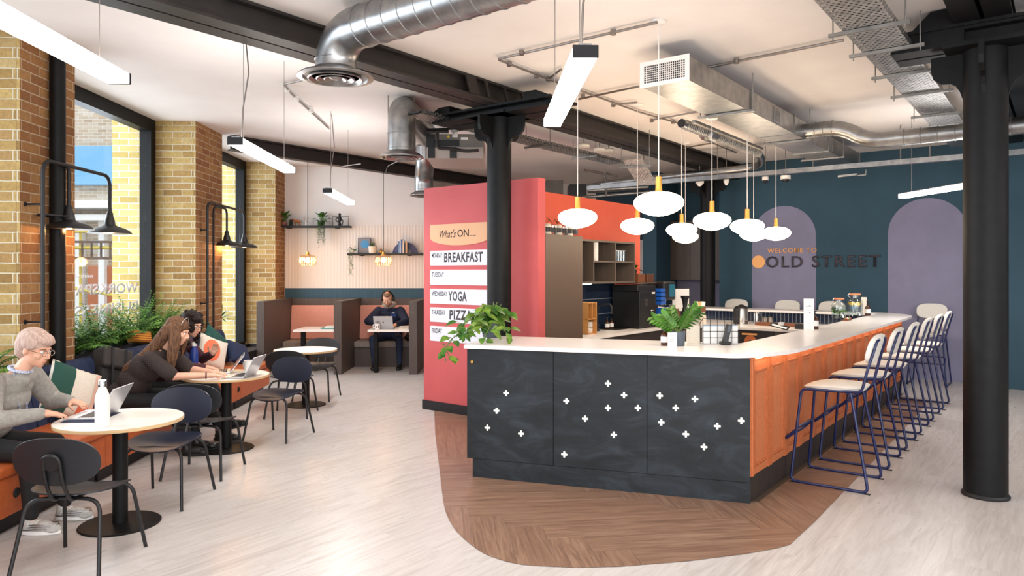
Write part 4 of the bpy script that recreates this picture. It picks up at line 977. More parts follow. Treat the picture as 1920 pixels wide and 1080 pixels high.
# ================================================================== CHAIRS
def sup(t, a, b, e=2.5):
    c, s = math.cos(t), math.sin(t)
    return (a * abs(c) ** (2 / e) * (1 if c >= 0 else -1), b * abs(s) ** (2 / e) * (1 if s >= 0 else -1))
def shell(f, a, b, th, e=2.6, n=36, k=6):
    """thin curved shell with a superellipse outline; f(u,v)->Vector point on the mid surface"""
    m = MB(); rows = []
    c = m.bm.verts.new(f(0, 0))
    for i in range(1, k + 1):
        rows.append([m.bm.verts.new(f(*[x * i / k for x in sup(2 * math.pi * j / n, a, b, e)])) for j in range(n)])
    fs = [m.bm.faces.new([c, rows[0][j], rows[0][(j + 1) % n]]) for j in range(n)]
    for A, B in zip(rows, rows[1:]):
        for j in range(n): fs.append(m.bm.faces.new([A[j], B[j], B[(j + 1) % n], A[(j + 1) % n]]))
    bmesh.ops.recalc_face_normals(m.bm, faces=fs); r = bmesh.ops.solidify(m.bm, geom=fs, thickness=th)
    return m
def make_chair(mat_, label):
    t = thing('dining_chair', label, 'chair')
    shell(lambda u, v: V(u, v + .01, .452 - .035 * max(0, v / .21) ** 2 * (1 if v > 0 else 0) + .05 * (u / .24) ** 2 * .5 + .02 * max(0, -v / .21) ** 2), .24, .215, .011, 2.9).build('seat', mat_, t, bevel=.002)
    shell(lambda u, v: V(u, -.275 + .55 * u * u - .16 * v, .668 + v), .245, .138, .011, 2.35).build('backrest', mat_, t, bevel=.002)
    for sx in (-1, 1):
        for sy_ in (-1, 1):
            foot = V(.25 * sx, (.26 if sy_ > 0 else -.275), 0); m = MB()
            m.tube(fillet([foot, V(.205 * sx, .175 * sy_, .432), V(0, .14 * sy_, .432)], .085, 8), .0115, 10); m.build('leg', 'charcoal', t)
    m = MB(); m.tube(fillet([V(-.05, .1, .43), V(-.05, -.2, .43), V(-.046, -.268, .56), V(-.046, -.302, .71), V(.046, -.302, .71), V(.046, -.268, .56), V(.05, -.2, .43), V(.05, .1, .43)], .045, 6), .0105, 10); m.build('back_support', 'charcoal', t)
    m = MB(); m.lathe([(0, 0), (.05, 0), (.052, .004), (.048, .012), (0, .012)], (0, -.30, .672), 24, (0, 1, .16)); m.build('back_disc', 'charcoal', t)
    return t
def face_dir(d): return math.atan2(d[1], d[0]) - math.pi / 2
ch = make_chair('chair', 'anthracite plastic chair in the left foreground, its round back plate towards the camera'); ch.location = (-2.545, 4.28, 0); ch.rotation_euler = (0, 0, R(1))
GR = 'anthracite plastic cafe chairs around the round tables'
chn = make_chair('chair_navy', 'blue black plastic chair beside the middle round table, backrest facing the room'); chn.location = (-2.44, 7.58, 0); chn.rotation_euler = (0, 0, face_dir((-.264, -.963)))
dup(ch, (-2.60, 3.02, 0), math.pi + R(4), 'anthracite plastic chair cropped by the left edge, only its curved back showing', GR)
dup(chn, (-2.62, 5.48, 0), math.pi - R(2), 'blue black plastic chair across the nearest round table, facing the camera', GR)
dup(ch, (-2.645, 6.23, 0), R(0), 'anthracite plastic chair back to back with another, drawn up to the middle round table', GR)
dup(ch, (-2.665, 8.76, 0), R(2), 'anthracite plastic chair half hidden behind the blue black one, facing the farthest round table', GR)
dup(ch, (-2.665, 9.88, 0), math.pi + R(-3), 'anthracite plastic chair on the far side of the farthest round table, before the booths', GR)
ch['group'] = GR; chn['group'] = GR
# ================================================================== ROUND TABLES
def round_table(x, y, label):
    t = thing('round_table', label, 'table', (x, y, 0), group='round pedestal cafe tables')
    m = MB(); m.lathe([(0, .698), (.398, .698), (.4, .701), (.4, .719), (0, .7195)], (x, y, 0), 64); m.build('table_edge', 'ply', t)
    m = MB(); m.lathe([(0, .7195), (.397, .7195), (.398, .7215), (0, .7215)], (x, y, 0), 64); m.build('tabletop', 'laminate', t)
    m = MB(); m.lathe([(.048, .012), (.048, .69), (.09, .698), (0, .698)], (x, y, 0), 28); m.build('pedestal', 'black_steel', t)
    m = MB(); m.lathe([(0, 0), (.255, 0), (.257, .006), (.25, .012), (.05, .016), (0, .016)], (x, y, 0), 56); m.build('base_plate', 'black_steel', t)
T1, T2, T3 = V(-2.68, 4.95, 0), V(-2.79, 7.07, 0), V(-2.68, 9.4, 0)
round_table(T1.x, T1.y, 'nearest round white table with a white bottle and a laptop on it')
round_table(T2.x, T2.y, 'middle round white table where two people work at laptops')
round_table(T3.x, T3.y, 'farthest round white table, empty, in front of the booths')
# ================================================================== BANQUETTE
bq = thing('banquette', 'long banquette with tan leather seat and navy channelled back under the windows', 'bench', W(7, .4, 0))
for (y0, y1) in ((2.6, 4.28), (4.29, 5.9), (5.91, 7.75), (7.76, 9.1), (9.11, 10.3)):
    m = MB(); wbox(m, y0, y1, .06, .8, .125, .385); b_ = m.build('seat_base', 'tan_seat', bq, smooth=False, bevel=.008)
    m = MB(); wbox(m, y0, y1, .22, .82, .387, .46); m.build('seat_cushion', 'tan_seat', bq, bevel=.022, bseg=4, smooth=False)
    m = MB(); wbox(m, y0 + .02, y1 - .02, .1, .72, 0, .125); m.build('kick_plate', 'black', bq, smooth=False)
    n = int((y1 - y0) / .125); m = MB(); pts = []
    for i in range(n):
        a0 = y0 + (y1 - y0) * i / n; a1 = y0 + (y1 - y0) * (i + 1) / n
        row = []
        for k in range(5):
            yy = a0 + (a1 - a0) * k / 4; bulge = .022 * math.sin(math.pi * k / 4) ** .6
            row.append((yy, bulge))
        for (ya, ba), (yb, bb2) in zip(row, row[1:]):
            prof = lambda b: [(.02, .40), (.255 + b, .40), (.245 + b, .5), (.155 + b, .86), (.13 + b, .90), (.08, .915), (.02, .90)]
            A = [W(ya, v, z) for v, z in prof(ba)]; B = [W(yb, v, z) for v, z in prof(bb2)]
            for q in range(len(A) - 1): m.face([A[q], A[q + 1], B[q + 1], B[q]])
    ya, yb = y0, y1
    for yy in (y0, y1): m.face([W(yy, v, z) for v, z in prof(0)])
    bmesh.ops.remove_doubles(m.bm, verts=m.bm.verts, dist=.0005); m.build('backrest', 'navy_fabric', bq, ang=60)
def on_line(px, y0, v): # point on the bench front line seen at px
    best = min((abs((W(y0 + i * .01, v).x / W(y0 + i * .01, v).y) * FPX + CX - px), y0 + i * .01) for i in range(900)); return best[1]
for px, z in ((447, .26), (30, .26)):
    q = W(on_line(px, 3.2, .8), .8, z); m = MB(); m.lathe([(0, 0), (.032, 0), (.034, .004), (.03, .008), (.022, .004), (0, .004)], q, 24, WV); m.build('socket', 'black', bq)
# planters behind the bench
for i, (y0, y1) in enumerate(((6.9, 9.68), (10.68, 13.28))):
    t = thing('planter_trough', ('black window planter trough holding the ferns', 'black window planter trough in the far window')[i], 'planter', W((y0 + y1) / 2, -.25, 0))
    m = MB(); zt = (.93, .42)[i]; wbox(m, y0, y1, -.49, -.46, .0, zt); wbox(m, y0, y1, -.03, .0, 0, zt); wbox(m, y0, y0 + .03, -.46, -.03, 0, zt); wbox(m, y1 - .03, y1, -.46, -.03, 0, zt); m.build('trough', 'black', t, smooth=False)
    m = MB(); wbox(m, y0 + .03, y1 - .03, -.46, -.03, zt - .13, zt - .05); m.build('soil', 'soil', t, smooth=False)
def fern(y, v, label, hgt=1.0, n=46, g='ferns in the window planter'):
    base_ = W(y, v, .90); t = thing('fern', label, 'plant', base_, group=g); m = MB(); r_ = random.Random(int(y * 100))
    for i in range(n):
        az = r_.uniform(0, 2 * math.pi); el = r_.uniform(.55, 1.4); ln_ = r_.uniform(.32, .55) * hgt; d = V(math.cos(az) * math.cos(el), math.sin(az) * math.cos(el), math.sin(el))
        pts = []; p = base_ + V(r_.uniform(-.05, .05), r_.uniform(-.09, .09), 0)
        for k in range(9):
            pts.append(p.copy()); p = p + d * ln_ / 8; d = (d + V(0, 0, -.10)).normalized()
            q = p.copy(); 
            vv = (q - W0).dot(WV)
            if vv < -.5: p -= WV * (vv + .5)
        m.tube(pts, [.003] * 5 + [.002] * 4, 4, cap=False)
        side = d.cross(V(0, 0, 1))
        for k in range(1, 9):
            a = pts[k]; dd = (pts[k] - pts[k - 1]).normalized(); sd = dd.cross(V(0, 0, 1)); sd = sd.normalized() if sd.length > .01 else V(1, 0, 0)
            for s in (-1, 1):
                for f in (0, .5):
                    w_ = (.085 if k < 7 else .05) * hgt
                    m.leaf(a - dd * f * ln_ / 8, sd * s + dd * .75 + V(0, 0, -.1), V(0, 0, 1), w_, .027, .4, .1, seg=2)
    m.build('fronds', 'leaf3', t, recalc=False)
    m = MB(); m.lathe([(.07, -.07), (.09, .015), (.08, .015), (.075, 0), (0, 0)], base_, 16); m.build('pot', 'black', t)
for y, v, l, h_ in ((7.15, -.2, 'arching fern nearest the first brick pier', 1.0), (7.65, -.26, 'second arching fern in the window planter, behind the black rucksack', 1.0), (8.15, -.22, 'third arching fern in the window planter, above the navy backrest', 1.05), (8.65, -.25, 'tall arching fern beside the long haired woman', 1.2), (9.2, -.22, 'arching fern next to the second brick pier', 1.15)): fern(y, v, l, h_)
fern(5.7, -.1, 'fern leaf spray left of the nearest pier, at the picture edge', .7, 16, None)
def spiky(y, v, z, label, n=26, ln_=.3):
    b_ = W(y, v, z); t = thing('spiky_plant', label, 'plant', W(y, v, .37)); m = MB(); m.tube([W(y, v, .37), b_], .018, 8); m.build('stem', 'stem', t)
    m = MB(); r_ = random.Random(int(z * 100))
    for i in range(n):
        az = r_.uniform(0, 6.28); el = r_.uniform(-.2, 1.4); m.leaf(b_, V(math.cos(az) * math.cos(el), math.sin(az) * math.cos(el), math.sin(el)), V(0, 0, 1), ln_ * r_.uniform(.8, 1.1), .03, .25, .2, seg=4)
    m.build('leaves', 'leaf', t, recalc=False)
spiky(10.95, -.3, 1.42, 'tall spiky plant in the far window planter'); spiky(11.35, -.28, 1.0, 'low spiky plant in the far window planter', 24, .26)
# ================================================================== BOOTHS
bu = thing('booth_screen', 'dark wood booth screens dividing two seating bays at the white wall', 'booth', V(-2.95, 13, 0))
for x0, x1 in ((-4.31, -4.18), (-3.005, -2.875), (-1.735, -1.60)):
    m = MB(); m.box(x0, x1, 12.2, 13.86, 0, 1.234); m.build('partition', 'dark_wood', bu, smooth=False, bevel=.003)
m = MB()
for x0, x1 in ((-4.18, -3.005), (-2.875, -1.735)): m.box(x0, x1, 13.80, 13.86, .46, 1.225)
m.build('back_panel', 'dark_wood', bu, smooth=False, split=True)
for x0, x1, l in ((-4.178, -3.007, 'left booth bench with pink back and taupe seat, empty'), (-2.873, -1.737, 'right booth bench with pink back and taupe seat, where the man sits')):
    t = thing('booth_bench', l, 'bench', V((x0 + x1) / 2, 13.4, 0), group='booth benches')
    m = MB(); m.box(x0, x1, 13.2, 13.79, 0, .355); m.build('base', 'dark_wood', t, smooth=False)
    m = MB(); m.box(x0, x1, 13.15, 13.79, .357, .465); m.build('seat_cushion', 'taupe', t, smooth=False, bevel=.02, bseg=4)
    m = MB(); m.extr([V(x0, y, z) for y, z in ((13.62, .47), (13.79, .47), (13.79, 1.10), (13.70, 1.10))], V(x1 - x0, 0, 0)); m.build('back_cushion', 'pink', t, smooth=False, bevel=.015, bseg=3)
for x0, x1, lx, l in ((-3.70, -3.01, -3.585, 'white booth table in the left bay with books on it'), (-2.44, -1.74, -2.335, 'white booth table in the right bay, before the man')):
    t = thing('booth_table', l, 'table', V((x0 + x1) / 2, 12.6, 0), group='booth tables')
    m = MB(); m.box(x0, x1, 12.22, 12.98, .715, .752); m.build('tabletop', 'laminate', t, smooth=False, bevel=.003)
    m = MB(); m.box(lx - .035, lx + .035, 12.40, 12.47, 0, .715); m.build('leg', 'black_steel', t, smooth=False)
    m = MB(); m.box(lx - .06, x1 - .1, 12.38, 12.8, .70, .714); m.build('bearer', 'black_steel', t, smooth=False)
# ================================================================== BAR STOOLS
def make_stool(label):
    t = thing('bar_stool', label, 'bar stool', group='pale upholstered bar stools with dark blue tube frames'); r = .0115; x = .262
    for s in (-1, 1):
        m = MB(); m.tube(fillet([V(s * .19, -.14, .772), V(s * .20, -.15, .765), V(s * x, -.29, .012), V(s * x, .295, .012), V(s * .205, .225, .765), V(s * .2, -.14, .772)], .05, 6), r, 10); m.build('side_frame', 'stool_frame', t)
        m = MB(); m.tube(fillet([V(s * .195, .05, .775), V(s * .205, -.23, .775), V(s * .2, -.27, .95), V(s * .17, -.335, 1.185), V(s * .10, -.335, 1.19)], .05, 6), r, 10); m.build('back_upright', 'stool_frame', t)
        for yy in (-.285, .285): m = MB(); m.box(s * x - .014, s * x + .014, yy - .02, yy + .02, 0, .006); m.build('foot_pad', 'black', t, smooth=False)
    m = MB(); m.tube(fillet([V(-.238, .255, .43), V(-.243, .345, .345), V(.243, .345, .345), V(.238, .255, .43)], .03, 5), r, 10); m.build('footrest', 'stool_frame', t)
    m = MB(); m.tube([V(-.236, .25, .445), V(.236, .25, .445)], r, 10); m.build('footrest', 'stool_frame', t)
    for yy in (.2, -.12): m = MB(); m.tube([V(-.2, yy, .765), V(.2, yy, .765)], r, 10); m.build('cross_bar', 'stool_frame', t)
    m = MB(); c0 = []
    n, k = 40, 7
    def top(u, v): return V(u, v + .01, .822 - .022 * max(0, v / .235) ** 2 * 1.2 - .01 * (u / .22) ** 2)
    sh = shell(top, .222, .242, .001, 3.2)
    bm = MB(); rows = []; cc = bm.bm.verts.new(V(0, 0, .826))
    for i in range(1, k + 1):
        row = []
        for j in range(n):
            u, v = sup(2 * math.pi * j / n, .225 * math.sin(math.pi / 2 * i / k), .24 * math.sin(math.pi / 2 * i / k), 3.0)
            row.append(bm.bm.verts.new(V(u, v, .802 + .022 * math.cos(math.pi / 2 * i / k) - .03 * max(0, v / .24) ** 2)))
        rows.append(row)
    for i in range(1, 4):
        f = 1 - .1 * i / 3; rows.append([bm.bm.verts.new(V(p.co.x * f, p.co.y * f, p.co.z - .011 * i)) for p in rows[k - 1]])
    for j in range(n): bm.bm.faces.new([cc, rows[0][j], rows[0][(j + 1) % n]])
    for A, B in zip(rows, rows[1:]):
        for j in range(n): bm.bm.faces.new([A[j], B[j], B[(j + 1) % n], A[(j + 1) % n]])
    bm.bm.faces.new(rows[-1]); sh.bm.free(); bm.build('seat', 'stool_seat', t)
    bq_ = shell(lambda u, v: V(u, -.315 + .35 * u * u - .28 * v, 1.105 + v), .218, .118, .036, 3.0); bq_.build('backrest', 'stool_seat', t, bevel=.01, bseg=3)
    m = MB(); m.box(.224, .23, -.12, -.09, .778, .786); m.build('maker_tag', 'ink', t, smooth=False)
    return t
st = make_stool('nearest bar stool on the tan side of the bar')
rz = face_dir((GB.x, GB.y)); st.location = G(1.04, .355); st.rotation_euler = (0, 0, rz)
for k, l in enumerate(('second bar stool from the near corner of the bar', 'third bar stool from the near corner of the bar', 'fourth bar stool from the near corner of the bar', 'fifth bar stool from the near corner of the bar', 'farthest of the six bar stools lined up along the tan side')): dup(st, G(1.04 + .87 * (k + 1), .355), rz, l)
rz2 = face_dir((-GA.x, -GA.y))
for px, l in ((1743, 'bar stool at the far end of the bar, its seat back turned to the camera'), (1552, 'bar stool at the back of the bar, mostly hidden by the water jars'), (1467, 'bar stool at the back of the bar, behind the walnut boards'), (1370, 'bar stool at the back of the bar, beside the far column')):
    best = min((abs(G(7.5, -5 + i * .01).x / G(7.5, -5 + i * .01).y * FPX + CX - px), -5 + i * .01) for i in range(700))
    dup(st, G(7.5, best[1]), rz2, l)
# ================================================================== GOOSENECK WALL LAMPS
def gooseneck(y0, lamps, v, label, ztop=2.68, zb=.93, double=False):
    t = thing('gooseneck_lamp', label, 'wall lamp', W(y0, v, zb))
    m = MB(); P = lambda y, z: W(y, v, z)
    yend = lamps[-1][0]
    m.tube(fillet([P(y0, zb), P(y0, ztop), P(yend, ztop), P(yend, 2.32)], .12, 8), .017, 10); m.build('pole', 'black', t)
    if double: m = MB(); m.tube(fillet([P(y0 + .22, zb), P(y0 + .22, ztop - .03), P(lamps[0][0], ztop - .03), P(lamps[0][0], 2.32)], .10, 8), .015, 10); m.build('pole', 'black', t)
    else: m = MB(); m.tube(fillet([P(lamps[0][0] - .14, ztop), P(lamps[0][0], ztop), P(lamps[0][0], 2.32)], .10, 8), .015, 10); m.build('arm', 'black', t)
    for z in (1.3, 2.3): m = MB(); m.tube([W(y0, v, z), W(y0, 0.0, z)], .009, 6); m.lathe([(0, 0), (.02, 0), (.02, .008), (0, .008)], W(y0, .0, z), 12, WV); m.build('wall_bracket', 'black', t)
    for (yy, _) in lamps:
        c = P(yy, 2.11); m = MB(); m.lathe([(.198, 0), (.2, .004), (.175, .03), (.135, .05), (.075, .07), (.052, .085), (.045, .13), (.032, .17), (.03, .2), (.018, .22), (0, .22), (0, .215), (.024, .195), (.026, .165), (.038, .13), (.045, .09), (.07, .064), (.125, .044), (.16, .026), (.18, .003)], c, 36); m.build('lamp_shade', 'charcoal', t)
        m = MB(); m.ell(c + V(0, 0, .055), (.024, .024, .034)); m.build('bulb', 'bulb_on', t)
        pl = bpy.data.lights.new('gooseneck_light', 'POINT'); pl.energy = GOOSE_W; pl.color = (1, .50, .18); pl.shadow_soft_size = .03
        po = bpy.data.objects.new('gooseneck_light', pl); COL.objects.link(po); po.location = c + V(0, 0, .012)
    return t
g1 = gooseneck(6.14, [(6.52, 0), (7.22, 0)], .15, 'double black gooseneck lamp on the nearest brick pier')
m = MB(); m.tube([V(-4.06, 6.5, 2.22) + V(.085 * math.cos(a * math.pi / 12), .19 * math.sin(a * math.pi / 12) - .08, 0) for a in range(24)], .008, 8, closed=True); m.build('pipe_clamp', 'black', g1)
gooseneck(9.87, [(10.6, 0), (11.35, 0)], .09, 'double black gooseneck lamp on the second brick pier', double=True)
# ================================================================== GLASS PENDANTS AND WALL SHELVES
for px, l in ((577, 'small ribbed glass pendant lit over the left booth'), (719, 'small ribbed glass pendant lit over the right booth')):
    c = sy(px, 489, 12.9); t = thing('glass_pendant', l, 'pendant lamp', c, group='ribbed glass pendants over the booths')
    m = MB(); n = 48; pf = [(.05, .105), (.11, .095), (.145, .06), (.15, .0), (.145, -.04), (.12, -.085), (.06, -.095)]
    m.lathe(pf, c, n)
    for v_ in m.bm.verts:
        d = v_.co - c; a = math.atan2(d.y, d.x); f = 1 + .03 * math.cos(a * 24); v_.co.x = c.x + d.x * f; v_.co.y = c.y + d.y * f
    m.build('shade', 'amber_clear', t)
    m = MB(); m.ell(c + V(0, 0, .01), (.04, .04, .05)); m.build('bulb', 'bulb_on', t)
    m = MB(); m.lathe([(.05, .095), (.05, .11), (.026, .12), (.024, .16), (0, .162)], c, 20); m.build('lamp_holder', 'brass', t)
    m = MB(); m.tube([c + V(0, 0, .16), V(c.x, c.y, H)], .006, 6); m.build('cord', 'charcoal', t)
    pl = bpy.data.lights.new('pendant_light', 'POINT'); pl.energy = 14; pl.color = (1, .62, .34); pl.shadow_soft_size = .08
    po = bpy.data.objects.new('pendant_light', pl); COL.objects.link(po); po.location = c + V(0, 0, -.02)
YS = 13.76
for (xa, xb, py, l) in ((517, 657, 423.5, 'upper black wall shelf with a trailing plant'), (653, 792, 475, 'lower black wall shelf with books and a framed print')):
    a, b = sy(xa, py, YS), sy(xb, py, YS); t = thing('wall_shelf', l, 'shelf', V((a.x + b.x) / 2, YS, a.z))
    m = MB(); m.box(a.x, b.x, 13.66, 13.88, a.z - .035, a.z); m.build('board', 'black', t, smooth=False)
    for xx in (a.x + .25, b.x - .25): m = MB(); m.box(xx - .03, xx + .03, 13.7, 13.88, a.z - .05, a.z - .035); m.build('bracket', 'black', t, smooth=False)
    if py < 450: m = MB(); m.tube([V(b.x - .02, 13.68, a.z), V(b.x - .02, 13.68, a.z + .17), V(b.x - .32, 13.68, a.z + .17), V(b.x - .32, 13.68, a.z)], .006, 6); m.build('guard_rail', 'black', t)
# ================================================================== NOTICE BOARD
bf = lambda x, z: RC + GB * x + V(0, 0, z)
PN = -GA
nb = thing('notice_board', 'weekly notice board with five white day strips under a tan heading on the coral wall', 'notice board', G(1.22, -3.7, 1.0))
# board pixel grid -> wall plane
def wp(px, py): return ray_plane(px, py, G(1.232, -3.5), GA)
def board_piece(name, x0, x1, z0, z1, mat_, rad=.02, th=.008):
    pts = []
    for cx_, cz_, a0 in ((x1 - rad, z1 - rad, 0), (x0 + rad, z1 - rad, 90), (x0 + rad, z0 + rad, 180), (x1 - rad, z0 + rad, 270)):
        for k in range(5): a = R(a0 + 22.5 * k); pts.append((cx_ + rad * math.cos(a), cz_ + rad * math.sin(a)))
    m = MB(); m.extr([RC - GA * 0 + OUT * (x - 0) + V(0, 0, z) for x, z in pts], -GA * th); return m.build(name, mat_, nb, smooth=False)
def wx(px, py): q = wp(px, py); return (q - RC).dot(OUT), q.z
xl = wx(807, 470)[0]; xr = wx(922, 470)[0]
days = [('MONDAY', 'BREAKFAST', 470.6, 498), ('TUESDAY', '', 506, 534), ('WEDNESDAY', 'YOGA', 541.5, 569), ('THURSDAY', 'PIZZA', 576, 603), ('FRIDAY', '', 610.5, 638.5)]
for (d, e, y0, y1) in days:
    z1 = wx(807, y0)[1]; z0 = wx(807, y1)[1]
    st_ = board_piece('day_strip', xl, xr, z0, z1, 'board')
    f = lambda x, z: wallframe(RC + OUT * x + V(0, 0, z) - GA * .0085, OUT, -GA)
    text('day_name', d, .055, 'ink', f(xl + .035, z1 - .085), st_, width=.2 * len(d) / 7, depth=.001, bold=.01)
    if e: text('event_name', e, .115, 'ink2', f(xl + (.24 if d != 'THURSDAY' else .33) + (.07 if e == 'YOGA' else 0), z0 + .045), st_, width={'BREAKFAST': .62, 'YOGA': .30, 'PIZZA': .36}[e], depth=.001, bold=.03, spacing=1.1)
zt = wx(807, 422)[1]; zb_ = wx(807, 446)[1]; pts = [(xl, zt), (xr, zt), (xr, zb_)]
for k in range(1, 12): a = math.pi * k / 12; pts.append(((xl + xr) / 2 + (xr - xl) / 2 * math.cos(a), zb_ - .105 * math.sin(a)))
pts.append((xl, zb_)); m = MB(); m.extr([RC + OUT * x + V(0, 0, z) for x, z in pts], -GA * .008); hd = m.build('heading', 'tan_board', nb, smooth=False)
text('heading_text', "What's", .095, 'ink', f(xl + .165, zb_ - .005), hd, width=.27, depth=.001, bold=.002, shear=.35)
text('heading_text', 'ON....', .085, 'ink', f(xl + .46, zb_ - .0), hd, width=.29, depth=.001, bold=.012)
# ================================================================== WELCOME LETTERING
wl = thing('wall_sign', 'raised welcome lettering with an orange disc on the teal wall', 'sign', G(AW - .02, -1.8, 1.8))
wfm = lambda o, z: wallframe(G(AW - .006, o, z), OUT, -GA)
def ow(px): return min((abs(G(AW, -6 + i * .005).x / G(AW, -6 + i * .005).y * FPX + CX - px), -6 + i * .005) for i in range(1600))[1]
o0, o1 = ow(1439), ow(1531.5); text('welcome_letter', 'WELCOME TO', .085, 'orange_ink', wfm(o0, 2.075), wl, width=o1 - o0, depth=.008, bold=.012, spacing=1.15, split=True)
o0, o1 = ow(1437), ow(1651.5); text('name_letter', 'OLD STREET', .20, 'ink2', wfm(o0, 1.815), wl, width=o1 - o0, depth=.02, bold=.012, spacing=1.2, split=True)
m = MB(); m.lathe([(0, 0), (.118, 0), (.118, .015), (0, .015)], G(AW - .005, ow(1422.5), 1.915), 40, -GA); m.build('disc', 'orange_ink', wl)

# ================================================================== PROP BUILDERS
def lathe_thing(name, label, cat, c, parts, group=None):
    t = thing(name, label, cat, c, group=group)
    for nm, mat_, pf in parts: m = MB(); m.lathe(pf, c, 28); m.build(nm, mat_, t)
    return t
def flask(c, label, mat_, s=1.0, capm='chrome'):
    c = Vector(c); return lathe_thing('water_bottle', label, 'bottle', c, [('body', mat_, [(0, 0), (.036 * s, 0), (.0375 * s, .006 * s), (.0375 * s, .15 * s), (.034 * s, .175 * s), (.02 * s, .212 * s), (.0185 * s, .22 * s), (0, .22 * s)]), ('cap', capm, [(0, .22 * s), (.0215 * s, .22 * s), (.0215 * s, .252 * s), (.02 * s, .256 * s), (0, .256 * s)])])
def laptop(c, yaw, label, open_=105, w_=.31, d_=.215, lid='silver_laptop', logo=False):
    """yaw: direction the screen's back faces is +y local"""
    t = thing('laptop', label, 'laptop', c, yaw); B = lambda m, n, mt, p=t, **k: m.build(n, mt, p, local=True, **k)
    m = MB(); m.box(-w_ / 2, w_ / 2, -d_ / 2, d_ / 2, .002, .014); B(m, 'base', 'silver_laptop', smooth=False, bevel=.003)
    m = MB()
    for r_ in range(5):
        for k in range(12): x = -w_ / 2 + .022 + k * (w_ - .044) / 12; y = .075 - r_ * .021; m.box(x, x + (w_ - .044) / 12 - .003, y - .017, y, .014, .0155)
    B(m, 'keyboard', 'ink', smooth=False)
    A = Matrix.Translation((0, d_ / 2, .012)) @ Matrix.Rotation(R(90 - open_), 4, 'X').inverted() if False else Matrix.Translation((0, d_ / 2, .012)) @ Matrix.Rotation(R(90 - open_), 4, 'X')
    m = MB(); m.box(-w_ / 2, w_ / 2, 0, .007, 0, d_, A); l = B(m, 'lid', lid, smooth=False, bevel=.002)
    m = MB(); m.box(-w_ / 2 + .008, w_ / 2 - .008, -.0012, 0, .01, d_ - .008, A); B(m, 'screen', 'screen', l, smooth=False)
    m = MB(); m.box(-w_ / 2 + .02, w_ / 2 - .1, -.0016, -.0012, .10, .15, A); m.box(-w_ / 2 + .02, w_ / 2 - .05, -.0016, -.0012, .05, .09, A); B(m, 'screen_windows', base('screen_window', '#4d5a66', .3), l, smooth=False)
    if logo: m = MB(); m.lathe([(0, 0), (.012, 0), (.012, .0006), (0, .0006)], A @ V(0, .007, d_ * .52), 16, A.to_3x3() @ V(0, 1, 0)); B(m, 'emblem', 'ink', l)
    return t
def mug(c, ang, label, mat_='white_cord', s=1.0, group=None, badge=False, cat='mug'):
    c = Vector(c); t = thing('mug', label, cat, c, group=group); m = MB(); m.lathe([(0, 0), (.037 * s, 0), (.04 * s, .004), (.04 * s, .09 * s), (.037 * s, .09 * s), (.036 * s, .008), (0, .008)], c, 24); m.build('body', mat_, t)
    d = V(math.cos(ang), math.sin(ang), 0); m = MB(); m.tube(fillet([c + d * .038 * s + V(0, 0, .075 * s), c + d * .07 * s + V(0, 0, .072 * s), c + d * .07 * s + V(0, 0, .025 * s), c + d * .038 * s + V(0, 0, .02 * s)], .02, 5), .006 * s, 8); m.build('handle', mat_, t)
    if badge: m = MB(); m.lathe([(0, 0), (.024, 0), (.024, .002), (0, .002)], c + V(.008, -.0405, .045), 20, (.2, -1, 0)); m.build('badge', 'ink', t)
    return t
def cushion(c, X, label, mats, s=.45, th=.13, patches=()):
    """X: rotation matrix 3x3, local x,z in the cushion's plane, y its thickness"""
    t = thing('cushion', label, 'cushion', c, group=None); c = Vector(c); m = MB(); n = 18
    def P(u, v, sd):
        a, b = u * 2 - 1, v * 2 - 1; e = (1 - abs(a) ** 3) * (1 - abs(b) ** 3); pin = 1 - .07 * (abs(a) * abs(b)) ** 2 + 0
        k = s / 2 * (1 - .06 * (1 - abs(a) ** 2) * abs(b) - .06 * (1 - abs(b) ** 2) * abs(a))
        return c + X @ V(a * k, sd * (th / 2 * e ** .6 + .004), b * k)
    for sd in (-1, 1): m.surf(lambda u, v: P(u, v, sd), n, n)
    bmesh.ops.remove_doubles(m.bm, verts=m.bm.verts, dist=.009); m.build('cover', mats, t, ang=80)
    for nm, mt, f in patches:
        m = MB(); m.surf(lambda u, v: P(*f(u, v), -1) + X @ V(0, -.004, 0), 14, 14); m.build(nm, mt, t, ang=80)
    return t
def rotm(rx, ry, rz): return Euler((R(rx), R(ry), R(rz))).to_matrix()
TZ = .7225
# ---- on the near tables
flask(at(192, 800, TZ), 'tall white bottle with a chrome cap on the nearest round table', 'white_cord', 1.18)
lp = at(192, 772, TZ); laptop(V(-2.93, 5.04, TZ), R(-93 + 8), 'open grey laptop on the nearest table, seen from the side', 118, .32, .22, lid='silver_laptop')
m = MB(); m.slab(V(-3.0, 4.80, 0), V(1, .08, 0), V(-.08, 1, 0), .24, .34, TZ, TZ + .0018); m.build('laptop_sleeve', 'navy_fabric', smooth=False, label='flat dark blue laptop sleeve under the grey laptop', cat='sleeve')
flask(at(364, 693, TZ), 'cobalt blue bottle with a white cap on the middle round table', 'blue', 1.1, 'white_cord')
laptop(at(447, 706, TZ) + V(0, .02, 0), R(-93), 'open silver laptop with its keyboard showing, at the right of the middle table', 118, .30, .21)
laptop(V(-2.93, 7.24, TZ), R(-70), 'open laptop with a dark screen behind the blue bottle', 128, .30, .21)
m = MB(); p_ = V(-2.86, 7.19, TZ)
mug(at(463, 697, TZ) + V(-.03, .12, 0), 2.6, 'white paper cup shaped mug behind the silver laptop', s=1.1)
t = thing('notebook', 'teal notebook lying on the left booth table', 'book', V(-3.15, 12.5, .752)); m = MB(); m.box(-3.28, -3.03, 12.4, 12.62, .752, .768); m.build('cover', base('teal_cover', '#2a7b78', .6), t, smooth=False)
